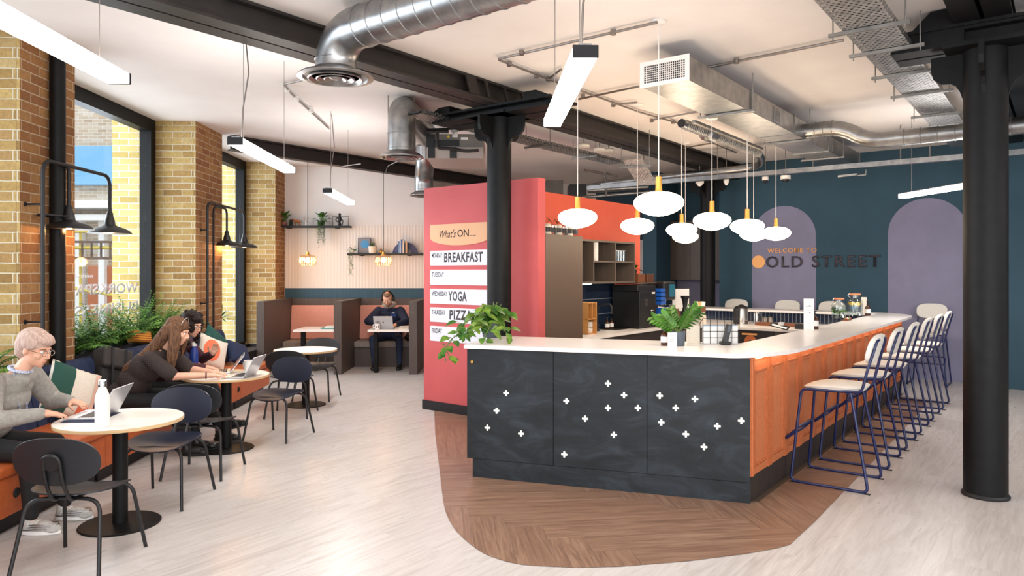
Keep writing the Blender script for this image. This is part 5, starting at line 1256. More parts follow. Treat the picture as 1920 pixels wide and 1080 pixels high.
t = thing('booklet_pile', 'pile of white booklets on the teal notebook', 'booklets', V(-3.13, 12.5, .768)); m = MB()
m.box(-3.22, -3.05, 12.42, 12.6, .768, .782); m.build('booklet', 'paper', t, smooth=False); m = MB(); m.box(-3.21, -3.06, 12.43, 12.59, .783, .797); m.build('booklet', 'cream', t, smooth=False)
q = V(-2.29, 12.33, .752); mug(q, math.pi, 'white mug with a round dark badge on the right booth table', s=1.12, badge=True)
laptop(V(-2.19, 12.50, .752), R(180 - 2), 'slim grey laptop before the man in the booth, its lid to the camera', 112, .33, .23, lid=M['silver_laptop'], logo=True)
t = thing('napkin_box', 'small white box at the right end of the booth table', 'box', V(-1.83, 12.4, .752)); m = MB(); m.box(-1.93, -1.76, 12.32, 12.46, .752, .80); m.build('box', 'cream', t, smooth=False, bevel=.004); m = MB(); m.box(-1.93, -1.76, 12.318, 12.32, .77, .78); m.build('line', 'ink2', t, smooth=False)
t = thing('black_bag', 'small black bag on the booth bench, right of the man', 'bag', V(-1.88, 13.3, .466)); m = MB(); m.ell((-1.87, 13.3, .53), (.11, .09, .07)); m.build('body', 'black', t); m = MB(); m.tube(fillet([V(-1.94, 13.24, .57), V(-1.9, 13.24, .64), V(-1.82, 13.24, .63), V(-1.8, 13.24, .57)], .04), .008, 6); m.build('strap', 'charcoal', t)
# ---- on the banquette
def disc(cx_, cz_, rx, rz_): 
    def f(u, v):
        a, b = u * 2 - 1, v * 2 - 1; r = max(abs(a), abs(b)); n = math.hypot(a, b) or 1; return (cx_ + rx * a * r / n, cz_ + rz_ * b * r / n)
    return f
def rect(u0, u1, v0, v1): return lambda u, v: (u0 + (u1 - u0) * u, v0 + (v1 - v0) * v)
cushion(W(6.22, .34, .69), rotm(-18, 26, 58), 'square cushion in green, beige and blush beside the pale haired person', 'cream', .46, patches=(('green_half', base('green_patch', '#1f4a40', .85), rect(.02, .42, .03, .97)), ('pink_edge', base('blush_patch', '#e3b9a6', .85), rect(.86, .98, .05, .97)), ('coral_corner', base('coral_patch', '#d9694a', .85), rect(.62, .84, .03, .3))))
cushion(W(9.18, .42, .70), rotm(-20, 24, 55), 'round coral spot cushion of cream wool on the banquette', 'cream', .42, patches=(('coral_spot', base('coral_spot', '#e57752', .85), disc(.36, .5, .28, .36)),))
cushion(W(9.6, .27, .76), rotm(-14, 40, 62), 'dark green cushion behind the coral spot cushion', noisy('green_cushion', '#1d4a42', '#24574e', 40, .9), .42)
cushion(W(10.02, .45, .60), rotm(-40, 20, 60), 'navy blue cushion at the far end of the banquette', 'navy_fabric', .40)
rk = thing('rucksack', 'black rucksack leaning on the navy backrest', 'bag', W(6.75, .22, .46))
c = W(7.0, .27, .74); A = Matrix.Translation(c) @ rotm(-18, 16, 66).to_4x4()
m = MB(); m.box(-.16, .16, -.08, .09, -.22, .21, A); m.build('body', noisy('black_canvas', '#211f1f', '#2b2827', 30, .8), rk, bevel=.045, bseg=4, smooth=False)
m = MB(); m.box(-.165, .165, -.12, .06, .02, .235, A); fl = m.build('flap', noisy('dark_brown_canvas', '#312b28', '#3a332f', 30, .75), rk, bevel=.035, bseg=4, smooth=False)
for x in (-.08, .07): m = MB(); m.box(x - .013, x + .013, -.128, -.118, -.16, .22, A); m.build('strap', 'black', rk, smooth=False)
m = MB(); m.tube([A @ V(*p) for p in ((-.05, .02, .22), (-.04, .02, .27), (.04, .02, .27), (.05, .02, .22))], .008, 6); m.build('handle', 'black', rk)
yb = thing('striped_pouch', 'yellow and orange striped pouch on the planter behind the long haired woman', 'pouch', W(8.12, -.02, .93))
m = MB(); A = Matrix.Translation(W(8.1, .02, .995)) @ rotm(-15, 8, 75).to_4x4(); m.box(-.14, .14, -.05, .05, -.06, .07, A); m.build('body', base('ochre_cloth', '#d9952f', .8), yb, bevel=.02, bseg=3, smooth=False)
m = MB()
for k in range(5): m.box(-.139, .139, -.0515, -.0505, -.05 + k * .025, -.041 + k * .025, A)
m.build('stripes', base('brown_stripe', '#8a3f1c', .8), yb, smooth=False)

# ---- wall shelves
za, zb2 = sy(587, 423.5, 13.76).z, sy(720, 475, 13.76).z
def X_(px, Y=13.76): return (px - CX) / FPX * Y
def potted(x, y, z, r, h, label, pot='dusty', leafm='leaf', n=16, ln_=.12, w_=.045, up=1.0, trail=0, name='potted_plant', seed=1, heart=False, potm=None, lo=.1):
    t = thing(name, label, 'plant', (x, y, z)); m = MB(); m.lathe([(0, 0), (r * .78, 0), (r * .82, .005), (r, h), (r * .92, h), (r * .9, h * .9), (0, h * .9)], (x, y, z), 24); m.build('pot', potm or 'terracotta', t)
    m = MB(); rr = random.Random(seed); c = V(x, y, z + h * .9)
    for i in range(n):
        az = rr.uniform(0, 6.283); el = rr.uniform(lo, 1.4) * up; d = V(math.cos(az) * math.cos(el), math.sin(az) * math.cos(el), math.sin(el)); L_ = ln_ * rr.uniform(.6, 1.2)
        p = c + d * L_; m.tube([c + V(d.x, d.y, 0) * r * .5, p], .0025, 4, cap=False); m.leaf(p, d + V(0, 0, -.2), V(0, 0, 1), w_ * 1.7, w_, .3, .2, heart=heart, seg=4)
    for i in range(trail):
        az = rr.uniform(-2.6, -.5); p = c + V(math.cos(az), math.sin(az), 0) * r * 1.05; pts = [c, p]; L_ = rr.uniform(.3, 1) * .48; k = 0
        q = p.copy()
        while k < L_: q = q + V(rr.uniform(-.008, .008), rr.uniform(-.004, .003), -.03); pts.append(q.copy()); k += .03; s = rr.choice((-1, 1)); m.leaf(q, V(s, rr.uniform(-.6, .2), -.4), V(0, 0, 1), .04, .024, .3, .2, seg=2)
        m.tube(pts, .002, 4, cap=False)
    m.build('foliage', leafm, t, recalc=False); return t
potted(X_(534), 13.75, za, .055, .07, 'small leafy plant in a dusky pink pot at the left of the upper shelf', n=18, ln_=.13, w_=.06, seed=3)
m = MB(); x = X_(545.5); m.box(x - .025, x + .025, 13.72, 13.8, za, za + .115); m.build('black_box', 'black', smooth=False, bevel=.004, label='small black box on the upper shelf beside the pink pot', cat='box')
t = thing('horse_figurine', 'little brown horse figurine on the upper shelf', 'figurine', (X_(557), 13.76, za)); x = X_(557)
m = MB(); m.ell((x, 13.76, za + .085), (.065, .025, .032)); m.caps((x - .05, 13.76, za + .1), .02, (x - .085, 13.76, za + .125), .013); m.caps((x - .085, 13.76, za + .125), .014, (x - .105, 13.76, za + .105), .009)
for dx in (-.045, -.03, .035, .052): m.caps((x + dx, 13.755, za + .075), .012, (x + dx + .012, 13.75, za + .006), .006)
m.caps((x + .06, 13.76, za + .1), .008, (x + .09, 13.76, za + .06), .004); m.build('body', base('tan_figurine', '#a8683c', .5), t)
t = thing('deer_figurine', 'white deer head ornament with antlers on the upper shelf', 'figurine', (X_(574), 13.76, za)); x = X_(574)
m = MB(); m.lathe([(0, 0), (.035, 0), (.025, .03), (.02, .08), (0, .09)], (x, 13.76, za), 16); m.ell((x + .012, 13.74, za + .095), (.02, .032, .022)); m.build('head', 'white_cord', t)
m = MB()
for s in (-1, 1): m.tube([(x, 13.76, za + .1), (x + s * .03, 13.76, za + .14), (x + s * .035, 13.76, za + .19)], .005, 6); m.tube([(x + s * .03, 13.76, za + .14), (x + s * .055, 13.76, za + .165)], .004, 6)
m.build('antlers', base('copper_pink', '#c58f7c', .4), t)
potted(X_(603), 13.74, za, .07, .09, 'trailing plant in a dark pot spilling over the upper shelf', n=34, ln_=.12, w_=.05, trail=17, seed=5, potm='charcoal', name='trailing_plant')
t = thing('black_figurine', 'black abstract figure on the upper shelf, beside the guard rail', 'figurine', (X_(637), 13.76, za)); x = X_(637)
m = MB(); m.lathe([(0, 0), (.04, 0), (.03, .03), (.02, .06), (0, .07)], (x, 13.76, za), 14); m.ell((x, 13.76, za + .13), (.035, .03, .065)); m.ell((x, 13.76, za + .215), (.025, .025, .03)); m.tube(fillet([V(x, 13.76, za + .17), V(x - .08, 13.76, za + .14), V(x - .06, 13.76, za + .08), V(x, 13.76, za + .07)], .03), .009, 6); m.tube([(x, 13.76, za + .16), (x + .06, 13.76, za + .1), (x + .05, 13.76, za + .02)], .01, 6); m.build('body', 'black', t)
potted(X_(661), 13.72, zb2, .045, .06, 'small trailing plant in a white pot at the left of the lower shelf', n=16, ln_=.07, w_=.035, trail=7, seed=9, potm='white_cord', name='trailing_plant')
x0, x1 = X_(670), X_(694); t = thing('framed_print', 'framed print of a blue disc leaning on the lower shelf', 'picture', ((x0 + x1) / 2, 13.82, zb2)); A = Matrix.Translation(((x0 + x1) / 2, 13.79, zb2)) @ Matrix.Rotation(R(-8), 4, 'X')
hw = (x1 - x0) / 2; m = MB(); m.box(-hw, hw, 0, .015, 0, .30, A); m.build('frame', 'charcoal', t, smooth=False); m = MB(); m.box(-hw + .01, hw - .01, -.002, 0, .01, .29, A); m.build('mount', base('grey_mount', '#8d8a90', .6), t, smooth=False)
m = MB(); m.lathe([(0, 0), (.078, 0), (.078, .002), (0, .002)], A @ V(.01, -.003, .175), 28, A.to_3x3() @ V(0, -1, 0)); m.build('blue_disc', base('print_blue', '#4f96c8', .6), t)
potted(X_(699.5), 13.72, zb2 + .0, .085, .13, 'succulent in a faceted white bowl on the lower shelf', n=22, ln_=.05, w_=.03, seed=12, potm='cream', name='succulent')
lathe_thing('ornament', 'little gold ornament on the lower shelf', 'ornament', V(X_(714.5), 13.76, zb2), [('body', 'brass', [(0, 0), (.03, 0), (.035, .04), (.015, .055), (.022, .075), (0, .1)])])
t = thing('bookend', 'dark blue half ring bookends around a row of books', 'bookend', (X_(758), 13.76, zb2)); m = MB()
pts = []; cx_ = X_(758.5)
for k in range(19): a = math.pi * k / 18; pts.append((cx_ + .235 * math.cos(a), zb2 + .215 * math.sin(a)))
for k in range(18, -1, -1): a = math.pi * k / 18; pts.append((cx_ + .125 * math.cos(a), zb2 + .105 * math.sin(a)))
m.extr([V(x, 13.80, z) for x, z in pts], (0, .06, 0)); m.build('ring', base('indigo', '#39406f', .45), t, smooth=False)
for k, (x, w_, h_, c_, l) in enumerate(((749.3, .035, .23, '#5f86b0', 'blue grey book, first from the left in the row on the lower shelf'), (751.9, .03, .25, '#dfe3e8', 'white book, second in the row on the lower shelf'), (754.4, .035, .26, '#3f6aa8', 'tall blue book, third in the row on the lower shelf'), (757.2, .04, .24, '#d7c9b8', 'cream book, fourth in the row on the lower shelf'), (760.2, .035, .19, '#3a3a48', 'dark book, fifth in the row on the lower shelf'), (763.0, .035, .22, '#c9a27c', 'tan book, last in the row on the lower shelf'))):
    x = X_(x); t = thing('book', l, 'book', (x, 13.74, zb2), group='row of books on the lower shelf'); m = MB(); m.box(x - w_ / 2, x + w_ / 2 - .002, 13.67, 13.79, zb2, zb2 + h_); m.build('cover', base('book_cover', c_, .6), t, smooth=False); m = MB(); m.box(x - w_ / 2 + .004, x + w_ / 2 - .006, 13.672, 13.788, zb2 + h_, zb2 + h_ + .001); m.build('pages', 'paper', t, smooth=False)

# ================================================================== ON THE BAR WORKTOP
zw = ZT1 + .0005
# pothos at the left end
c = at(921, 632, zw); t = thing('pothos', 'trailing pothos in a grey pot at the left end of the bar', 'plant', c)
m = MB(); m.lathe([(0, 0), (.075, 0), (.08, .006), (.098, .135), (.09, .135), (.088, .12), (0, .12)], c, 28); m.build('pot', 'grey_pot', t)
m = MB(); rr = random.Random(21); pc = c + V(0, 0, .13); ms = MB()
def vine(pts, n, w0=.085):
    ms.tube(pts, .004, 5); 
    for i in range(n):
        t_ = (i + .5) / n * (len(pts) - 1); k = int(t_); p = pts[k].lerp(pts[min(k + 1, len(pts) - 1)], t_ - k); az = rr.uniform(0, 6.28); d = V(math.cos(az), math.sin(az) * .8 - .3, rr.uniform(-.5, .6)).normalized()
        q = p + d * rr.uniform(.03, .07); ms.tube([p, q], .0022, 4, cap=False); m.leaf(q, d + V(0, 0, -.45), V(rr.uniform(-.4, .4), -.5, 1), w0 * rr.uniform(.9, 1.35), w0 * rr.uniform(.75, 1.05), .28, .18, heart=True, seg=6)
for i in range(26):
    az = rr.uniform(0, 6.28); el = rr.uniform(.25, 1.35); d = V(math.cos(az) * math.cos(el), math.sin(az) * math.cos(el), math.sin(el)); vine([pc, pc + d * rr.uniform(.08, .16), pc + d * rr.uniform(.17, .24) + V(0, 0, -.02)], 4)
def wpt(px, py, Y): return sy(px, py, Y)
for k, off in enumerate(((0, 0), (4, -3))):
    vine([pc + V(0, -.05, 0), wpt(892, 615, 6.3), wpt(866 + off[0], 622, 6.15), wpt(846 + off[0], 636 + off[1], 6.1), wpt(832 + off[0], 655, 6.05), wpt(836 + off[0] * 3, 678, 6.05)], 13 - k * 3, .075)
vine([pc + V(.05, -.03, 0), wpt(945, 618, 6.2), wpt(956, 632, 6.2)], 8, .08); vine([pc + V(0, -.06, 0), wpt(915, 620, 6.2), wpt(905, 637, 6.12)], 7, .08); vine([pc + V(-.03, -.05, 0), wpt(880, 600, 6.3), wpt(862, 612, 6.2)], 8, .08)
vine([pc + V(-.04, -.05, 0), wpt(880, 628, 6.15), wpt(850, 630, 6.1)], 7, .08)
m.build('leaves', 'leaf2', t, recalc=False); ms.build('vines', 'stem', t)
# ZZ plant
c = at(1272, 648, zw); t = thing('potted_plant', 'glossy upright plant in a slate grey pot in the middle of the front worktop', 'plant', c)
m = MB(); m.lathe([(0, 0), (.048, 0), (.05, .004), (.058, .12), (.053, .12), (.051, .108), (0, .108)], c, 28); m.build('pot', 'grey_pot', t)
m = MB(); m.lathe([(0, .108), (.051, .108), (.04, .114), (0, .116)], c, 16); m.build('pebbles', 'cream', t)
m = MB(); ms = MB(); rr = random.Random(4); pc = c + V(0, 0, .11)
for i in range(15):
    az = rr.uniform(0, 6.28); el = rr.uniform(.45, 1.35); L_ = rr.uniform(.13, .24); d = V(math.cos(az) * math.cos(el), math.sin(az) * math.cos(el), math.sin(el)); 
    if i == 0: d = V(.62, .1, .8).normalized(); L_ = .26
    if i == 1: d = V(-.8, -.1, .42).normalized(); L_ = .22
    ms.tube([pc, pc + d * L_], .004, 5)
    for k in range(2, 9):
        p = pc + d * L_ * k / 8; sd = d.cross(V(rr.uniform(-.3, .3), -1, .3)).normalized()
        for s in (-1, 1): m.leaf(p, sd * s + d * .9, V(0, -.6, 1), .062, .034, .15, .3, seg=4)
m.build('leaves', 'leaf', t, recalc=False); ms.build('stems', 'stem', t)
def amber(px, py, label, s=1.0, z=None, extra=''):
    c = at(px, py, zw if z is None else z)
    return lathe_thing('amber_bottle', label, 'bottle', c, [('body', 'amber', [(0, 0), (.03 * s, 0), (.032 * s, .004), (.032 * s, .09 * s), (.026 * s, .105 * s), (.012 * s, .118 * s), (.012 * s, .128 * s), (0, .128 * s)]), ('label_band', 'paper', [(.0322 * s, .03 * s), (.0328 * s, .03 * s), (.0328 * s, .08 * s), (.0322 * s, .08 * s)]), ('pump', 'black', [(0, .128 * s), (.014 * s, .128 * s), (.014 * s, .142 * s), (.005 * s, .146 * s), (.005 * s, .16 * s), (.016 * s, .162 * s), (.014 * s, .17 * s), (0, .17 * s)])])
amber(1246, 648, 'brown glass pump bottle left of the slate grey plant pot', .95)
def card(px, py, w_, h_, label, name='menu_card', yaw=0, lean=.0, mat_='paper', z=None, lines=0, dots=0):
    c = at(px, py, zw if z is None else z); t = thing(name, label, 'card', c, yaw); m = MB(); m.box(-w_ / 2, w_ / 2, -.003, .003, 0, h_); m.build('card', mat_, t, smooth=False, local=True)
    m = MB(); m.box(-w_ * .3, w_ * .3, -.02, .02, 0, .004); m.build('foot', 'clear', t, smooth=False, local=True)
    for k in range(lines): m = MB(); m.box(-w_ * .3, w_ * .25 - (k % 2) * .01, -.0036, -.003, h_ * (.75 - .12 * k), h_ * (.75 - .12 * k) + .004); m.build('printed_line', 'conduit', t, smooth=False, local=True)
    for k in range(dots): m = MB(); m.lathe([(0, 0), (.006, 0), (.006, .001), (0, .001)], (.01, -.003, h_ * (.78 - .22 * k)), 12, (0, -1, 0)); m.build('printed_dot', 'ink', t, local=True)
    return t
card(1260.5, 650, .075, .115, 'small white card standing against the slate grey plant pot', lines=4)
card(1516.5, 619, .10, .33, 'tall white card with two dark dots on the long side of the bar', yaw=R(-22), lines=2, dots=2)
card(1620, 590, .07, .25, 'narrow pinkish white card right of the water jars', yaw=R(-22), mat_='cream')
amber(1528, 617, 'brown pump bottle behind the tall white card', 1.15)
amber(1627, 592, 'brown pump bottle behind the narrow card at the far end of the bar', 1.2)
# wire organiser
qa, qb = at(1318, 645, zw), at(1386, 645, zw); t = thing('wire_organiser', 'black wire grid organiser with white sheets on the front worktop', 'organiser', (qa + qb) / 2)
m = MB(); u = (qb - qa); h_ = .215; nrm = V(0, 1, 0)
fr = [qa, qb, qb + V(0, 0, h_), qa + V(0, 0, h_)]; m.tube(fr + [qa], .003, 6)
for k in range(1, 5): m.tube([qa + u * k / 5, qa + u * k / 5 + V(0, 0, h_)], .0022, 5)
for k in range(1, 4): m.tube([qa + V(0, 0, h_ * k / 4), qb + V(0, 0, h_ * k / 4)], .0022, 5)
for s in (qa, qb): m.tube([s, s + V(0, .09, 0), s + V(0, .09, h_ * .8), s + V(0, 0, h_)], .003, 6)
m.build('wire_frame', 'black', t)
for k, (dx, cc, hh) in enumerate(((.012, 'paper', .15), (.03, base('blue_sheet', '#b6c8de', .7), .16), (.05, 'paper', .155))):
    m = MB(); m.slab(qa + V(.008, dx, 0), V(1, 0, 0), V(0, 1, 0), u.x - .016, .004, zw + .003, zw + hh); m.build('sheet', cc, t, smooth=False)
m = MB(); m.slab(qa + V(-.12, .06, 0), V(1, 0, 0), V(0, 1, 0), .11, .02, zw, zw + .15); m.build('ring_binder', 'cream', smooth=False, label='cream binder beside the wire organiser', cat='binder')
c = at(1355, 645, zw) + V(0, -.06, 0); t = thing('card_reader', 'black card reader on a charging dock before the wire organiser', 'card reader', c)
m = MB(); m.box(c.x - .04, c.x + .045, c.y - .035, c.y + .035, zw, zw + .028); m.build('dock', 'black', t, smooth=False, bevel=.008)
A = Matrix.Translation(c + V(.0, 0, .02)) @ Matrix.Rotation(R(14), 4, 'Y'); m = MB(); m.box(-.018, .018, -.035, .035, 0, .155, A); m.build('handset', 'charcoal', t, smooth=False, bevel=.006)
m = MB(); m.box(-.012, .012, -.037, -.035, .09, .145, A); m.build('screen', 'screen', t, smooth=False)
# water jars
def jar(px, py, label, s, fill, fruit):
    c = at(px, py, zw); t = thing('drinks_jar', label, 'jar', c); R_ = .098 * s; h_ = .235 * s
    m = MB(); m.lathe([(0, 0), (R_ * .9, 0), (R_, .02), (R_, h_ * .78), (R_ * .92, h_ * .9), (R_ * .6, h_), (R_ * .58, h_ * 1.14), (R_ * .64, h_ * 1.16)], c, 32); m.build('glass', 'clear', t)
    m = MB(); m.lathe([(0, .006), (R_ * .9, .008), (R_ * .95, .02), (R_ * .95, h_ * .72), (0, h_ * .72)], c, 32); m.build('water', 'water', t)
    m = MB(); m.lathe([(0, h_ * 1.16), (R_ * .7, h_ * 1.16), (R_ * .72, h_ * 1.19), (R_ * .68, h_ * 1.24), (0, h_ * 1.25)], c, 28); m.build('lid', base('orange_lid', '#e08a5c', .4), t)
    m = MB(); m.tube(fillet([c + V(-R_ * .6, 0, h_ * 1.02), c + V(-R_ * .95, 0, h_ * 1.1), c + V(-R_ * .75, 0, h_ * 1.25)], .02), .003, 6); m.build('clip', 'chrome', t)
    m = MB(); m.tube([c + V(0, -R_, .04), c + V(0, -R_ - .04, .04), c + V(0, -R_ - .04, .02)], .01, 8); m.lathe([(.018, -.004), (.018, .004)], c + V(0, -R_ - .006, .04), 12, (0, 1, 0)); m.build('tap', 'chrome', t)
    rr = random.Random(int(px)); m = MB()
    for i in range(fruit[1]):
        a = rr.uniform(0, 6.28); q = c + V(math.cos(a) * R_ * rr.uniform(.3, .85), math.sin(a) * R_ * rr.uniform(.3, .85), h_ * rr.uniform(*fruit[2]))
        if fruit[0] == 'mint': m.leaf(q, V(math.cos(a), math.sin(a), rr.uniform(-1, 1)), V(0, 0, 1), .045, .03, .3, .3, seg=4)
        else: m.lathe([(0, 0), (.026, 0), (.026, .004), (0, .004)], q, 16, (rr.uniform(-.4, .4), rr.uniform(-1, 0), 1))
    m.build(fruit[0], 'leaf' if fruit[0] == 'mint' else base('lemon', '#e9c23c', .5), t, recalc=fruit[0] != 'mint')
    return t
jar(1573, 597, 'glass water jar filled with mint leaves, left of the two', .92, 1, ('mint', 70, (.38, .7)))
jar(1603, 593, 'glass water jar with lemon slices, right of the two', 1.08, 1, ('lemon_slices', 26, (.64, .7)))
t = thing('straw_tray', 'small tray of coloured sweets in front of the water jars', 'tray', at(1590, 600, zw)); q = at(1590, 601, zw)
m = MB(); m.slab(q - GA * .12 - OUT * .05, GA, OUT, .26, .07, zw, zw + .012); m.build('tray', 'walnut', t, smooth=False, bevel=.003)
for k in range(7): m = MB(); p = q - GA * .09 + GA * .032 * k - OUT * (.02 if k % 2 else .0); m.ell(p + V(0, 0, .024), (.016, .016, .012)); m.build('sweet', base('sweet', ('#b5433c', '#5d8f3f', '#e6dcd2')[k % 3], .5), t)
# ================================================================== INNER COUNTERS
zi = .9205
def gz(px, py, z=zi): return at(px, py, z)
c = gz(1390, 607); t = thing('hot_water_urn', 'steel hot water urn with black lid on the inner counter', 'urn', c)
m = MB(); m.lathe([(0, 0), (.105, 0), (.105, .02), (.1, .03), (.1, .24), (0, .24)], c, 32); m.build('body', 'steel', t)
m = MB(); m.lathe([(0, .24), (.104, .24), (.1, .265), (.05, .285), (.02, .30), (0, .30)], c, 28); m.build('lid', 'black', t)
m = MB(); m.slab(c + V(-.13, -.11, 0), V(1, 0, 0), V(0, 1, 0), .07, .1, zi + .0, zi + .24); m.build('handle', 'black', t, smooth=False, bevel=.01)
for dx in (-.03, .045): m = MB(); m.lathe([(0, 0), (.018, 0), (.018, .02), (0, .02)], c + V(dx, -.1, .05), 14, (0, -1, 0)); m.build('control_knob', 'chrome', t)
c = gz(1419, 606); t = thing('milk_jug', 'steel jug beside the hot water urn', 'jug', c); m = MB(); m.lathe([(0, 0), (.055, 0), (.055, .16), (.05, .175), (0, .175)], c, 24); m.build('body', 'steel', t); m = MB(); m.tube(fillet([c + V(.0, -.055, .15), c + V(0, -.09, .14), c + V(0, -.09, .05), c + V(0, -.055, .04)], .02), .008, 6); m.build('handle', 'black', t)
for k, (px, l) in enumerate(((1434, 'small steel pot left of its twin on the inner counter'), (1444, 'small steel pot right of its twin on the inner counter'))): lathe_thing('steel_pot', l, 'pot', gz(px, 605.5), [('body', 'steel', [(0, 0), (.038, 0), (.042, .01), (.042, .09), (.03, .1), (0, .1)]), ('knob', 'black', [(0, .1), (.012, .1), (.014, .115), (0, .12)])])
t = thing('cutting_board', 'low walnut board box along the inner counter', 'board', gz(1460, 611)); m = MB(); a_ = gz(1415, 610); m.slab(a_ + V(0, 0, 0), OUT, GA, .62, .2, zi, zi + .045); m.build('board', 'walnut', t, smooth=False, bevel=.004)
m = MB(); b_ = gz(1490, 617); m.slab(b_, OUT, GA, .2, .16, zi, zi + .07); m.build('dark_tray', 'charcoal', smooth=False, bevel=.005, label='dark box tray at the right of the walnut board', cat='tray')
c = gz(1462, 613, zi + .05) ; t = thing('magazine', 'open magazine with a white flag lying on the walnut board', 'magazine', c); m = MB(); A = Matrix.Translation(c + V(0, 0, .005)) @ rotm(12, 14, -30).to_4x4(); m.box(-.12, .12, -.08, .08, 0, .01, A); m.build('cover', 'charcoal', t, smooth=False); m = MB(); m.box(-.1, .1, -.07, .0, .0101, .014, A); m.build('page', 'paper', t, smooth=False)
m = MB(); m.box(-.04, .04, -.02, .0, .03, .07, Matrix.Translation(c) @ rotm(20, 0, 20).to_4x4()); m.build('flag', 'paper', t, smooth=False)
# bananas
c = G(4.55, -.62, 0); bw = thing('side_shelf', 'inner shelf under the long side of the bar, holding the bananas', 'shelf', c)
m = MB(); m.prism([G(.9, -.86), G(5.04, -.86), G(5.04, -.34), G(.9, -.34)], .885, .92); m.build('top', 'terrazzo', bw, smooth=False); m = MB(); m.prism([G(.95, -.84), G(5.0, -.84), G(5.0, -.36), G(.95, -.36)], 0, .885); m.build('front', 'brown_wood', bw, smooth=False)
for k, (px, py, l) in enumerate(((1545, 606, 'banana nearest the tall white card on the inner shelf'), (1553, 604, 'banana in the middle of the three on the inner shelf'), (1566, 603, 'banana farthest right on the inner shelf'))):
    c = gz(px, py) + V(0, 0, .02); t = thing('banana', l, 'banana', c, group='three bananas behind the bar'); pts = []
    for i in range(9): a = -1 + 2 * i / 8; pts.append(c + OUT * (a * .09) + V(0, 0, .05 - .05 * a * a + .02 * k * 0 + .03 * a))
    m = MB(); m.tube(pts, [.005, .012, .017, .019, .019, .018, .016, .01, .005], 8); m.build('peel', base('banana_yellow', '#e0ae2a', .5), t); m = MB(); m.tube([pts[-1], pts[-1] + OUT * .015 + V(0, 0, .015)], .004, 6); m.build('stalk', 'walnut', t)
# ---- sink area
c = G(3.2, -3.22, zi); t = thing('kitchen_tap', 'black swan neck tap at the sink', 'tap', c)
m = MB(); m.tube(fillet([c, c + V(0, 0, .36), c + OUT * .22 + V(0, 0, .38), c + OUT * .22 + V(0, 0, .24)], .1, 8), .015, 10); m.build('spout', 'black', t); m = MB(); m.lathe([(.03, 0), (.03, .04), (.018, .05), (0, .05)], c, 18); m.build('base', 'black', t)
m = MB(); m.tube([c + V(0, 0, .06), c + GA * .06 + V(0, 0, .08)], .007, 6); m.build('lever', 'black', t)
c = G(2.74, -3.12, zi); t = thing('cup_rack', 'bamboo rack with stacked white cups left of the sink', 'rack', c)
m = MB(); A = wallframe(c, GA, OUT)
for z in (0, .19, .4): m.box(-.11, .11, z, z + .012, -.1, .1, A)
for x in (-.11, .098): m.box(x, x + .012, .0, .40, -.1, .1, A)
m.box(.0, .012, .19, .40, -.1, .1, A); m.build('frame', 'bamboo', t, smooth=False)
for k in range(3):
    for j in range(2): 
        q = c + GA * (-.06 + k * .062) + OUT * .03 + V(0, 0, .013 + j * .075); mug(q, -1.2, f'white espresso cup in the bamboo rack, {("bottom","upper")[j]} row, {("first","middle","last")[k]} from the left', s=.72, group='white cups in the bamboo rack', cat='cup')
c = G(3.02, -3.25, zi); lathe_thing('paper_roll', 'roll of white kitchen paper behind the sink', 'kitchen roll', c, [('roll', 'paper', [(0, .01), (.05, .01), (.05, .25), (0, .25)]), ('holder', 'black', [(0, 0), (.06, 0), (.06, .01), (.008, .01), (.008, .28), (0, .28)])])
t = thing('sponge_tray', 'yellow sponge tray at the sink edge', 'sponge', gz(1137, 606)); m = MB(); q = gz(1120, 607); m.slab(q, GA, OUT, .22, .08, zi, zi + .035); m.build('sponge', base('lemon_sponge', '#cfc66a', .8), t, smooth=False, bevel=.008)
for k, (px, l) in enumerate(((3.55, 'left brown soap bottle behind the sink'), (3.67, 'right brown soap bottle behind the sink'))):
    q = G(px, -3.27, zi); amber((q.x / q.y) * FPX + CX, HY + (CAMH - zi) * FPX / q.y, l, 1.0, zi)
# bean-to-cup / fridge machine
c = G(4.13, -3.15, zi); t = thing('milk_fridge', 'black boxy milk fridge on the sink counter', 'fridge', c); A = wallframe(c, GA, OUT)
m = MB(); m.box(-.26, .26, .015, .53, -.22, .22, A); m.build('body', base('black_appliance', '#1b1b1c', .3), t, smooth=False, bevel=.006)
m = MB(); m.box(-.25, .25, .0, .015, -.2, .2, A); m.build('base', 'black', t, smooth=False)
m = MB(); m.box(.12, .22, .49, .515, .2205, .2215, A); m.build('name_plate', 'paper', t, smooth=False)
m = MB()
for k in range(6): m.box(-.1, .0, .32 + k * .018, .327 + k * .018, .2205, .221, A)
m.build('vent', 'conduit', t, smooth=False)
for x in (.1, .15): m = MB(); m.lathe([(0, 0), (.009, 0), (.009, .006), (0, .006)], A @ V(x, .25, .221), 12, OUT); m.build('button', 'white_cord', t)
m = MB(); m.box(-.27, .27, .53, .62, -.22, .2, A); m.build('top_tray', 'charcoal', t, smooth=False, bevel=.01)
c = G(4.71, -3.1, zi); t = thing('coffee_machine', 'black coffee machine with a blue touch screen', 'coffee machine', c); A = wallframe(c, GA, OUT)
m = MB(); m.box(-.3, .3, .0, .10, -.25, .25, A); m.box(-.3, -.18, .10, .62, -.25, .1, A); m.box(-.3, .3, .10, .62, -.25, -.1, A); m.build('body', 'black_appliance' if False else base('machine_black', '#191a1c', .3), t, smooth=False, bevel=.01)
m = MB(); m.box(-.1, .3, .38, .66, -.1, .2, A); m.build('head', 'charcoal', t, smooth=False, bevel=.03, bseg=3)
m = MB(); m.box(.06, .24, .43, .62, .2, .206, A); m.build('touch_screen', base('screen_blue', '#2c6d86', .2), t, smooth=False)
m = MB(); m.box(-.28, .28, .10, .115, -.1, .24, A); m.build('drip_tray', 'chrome', t, smooth=False)
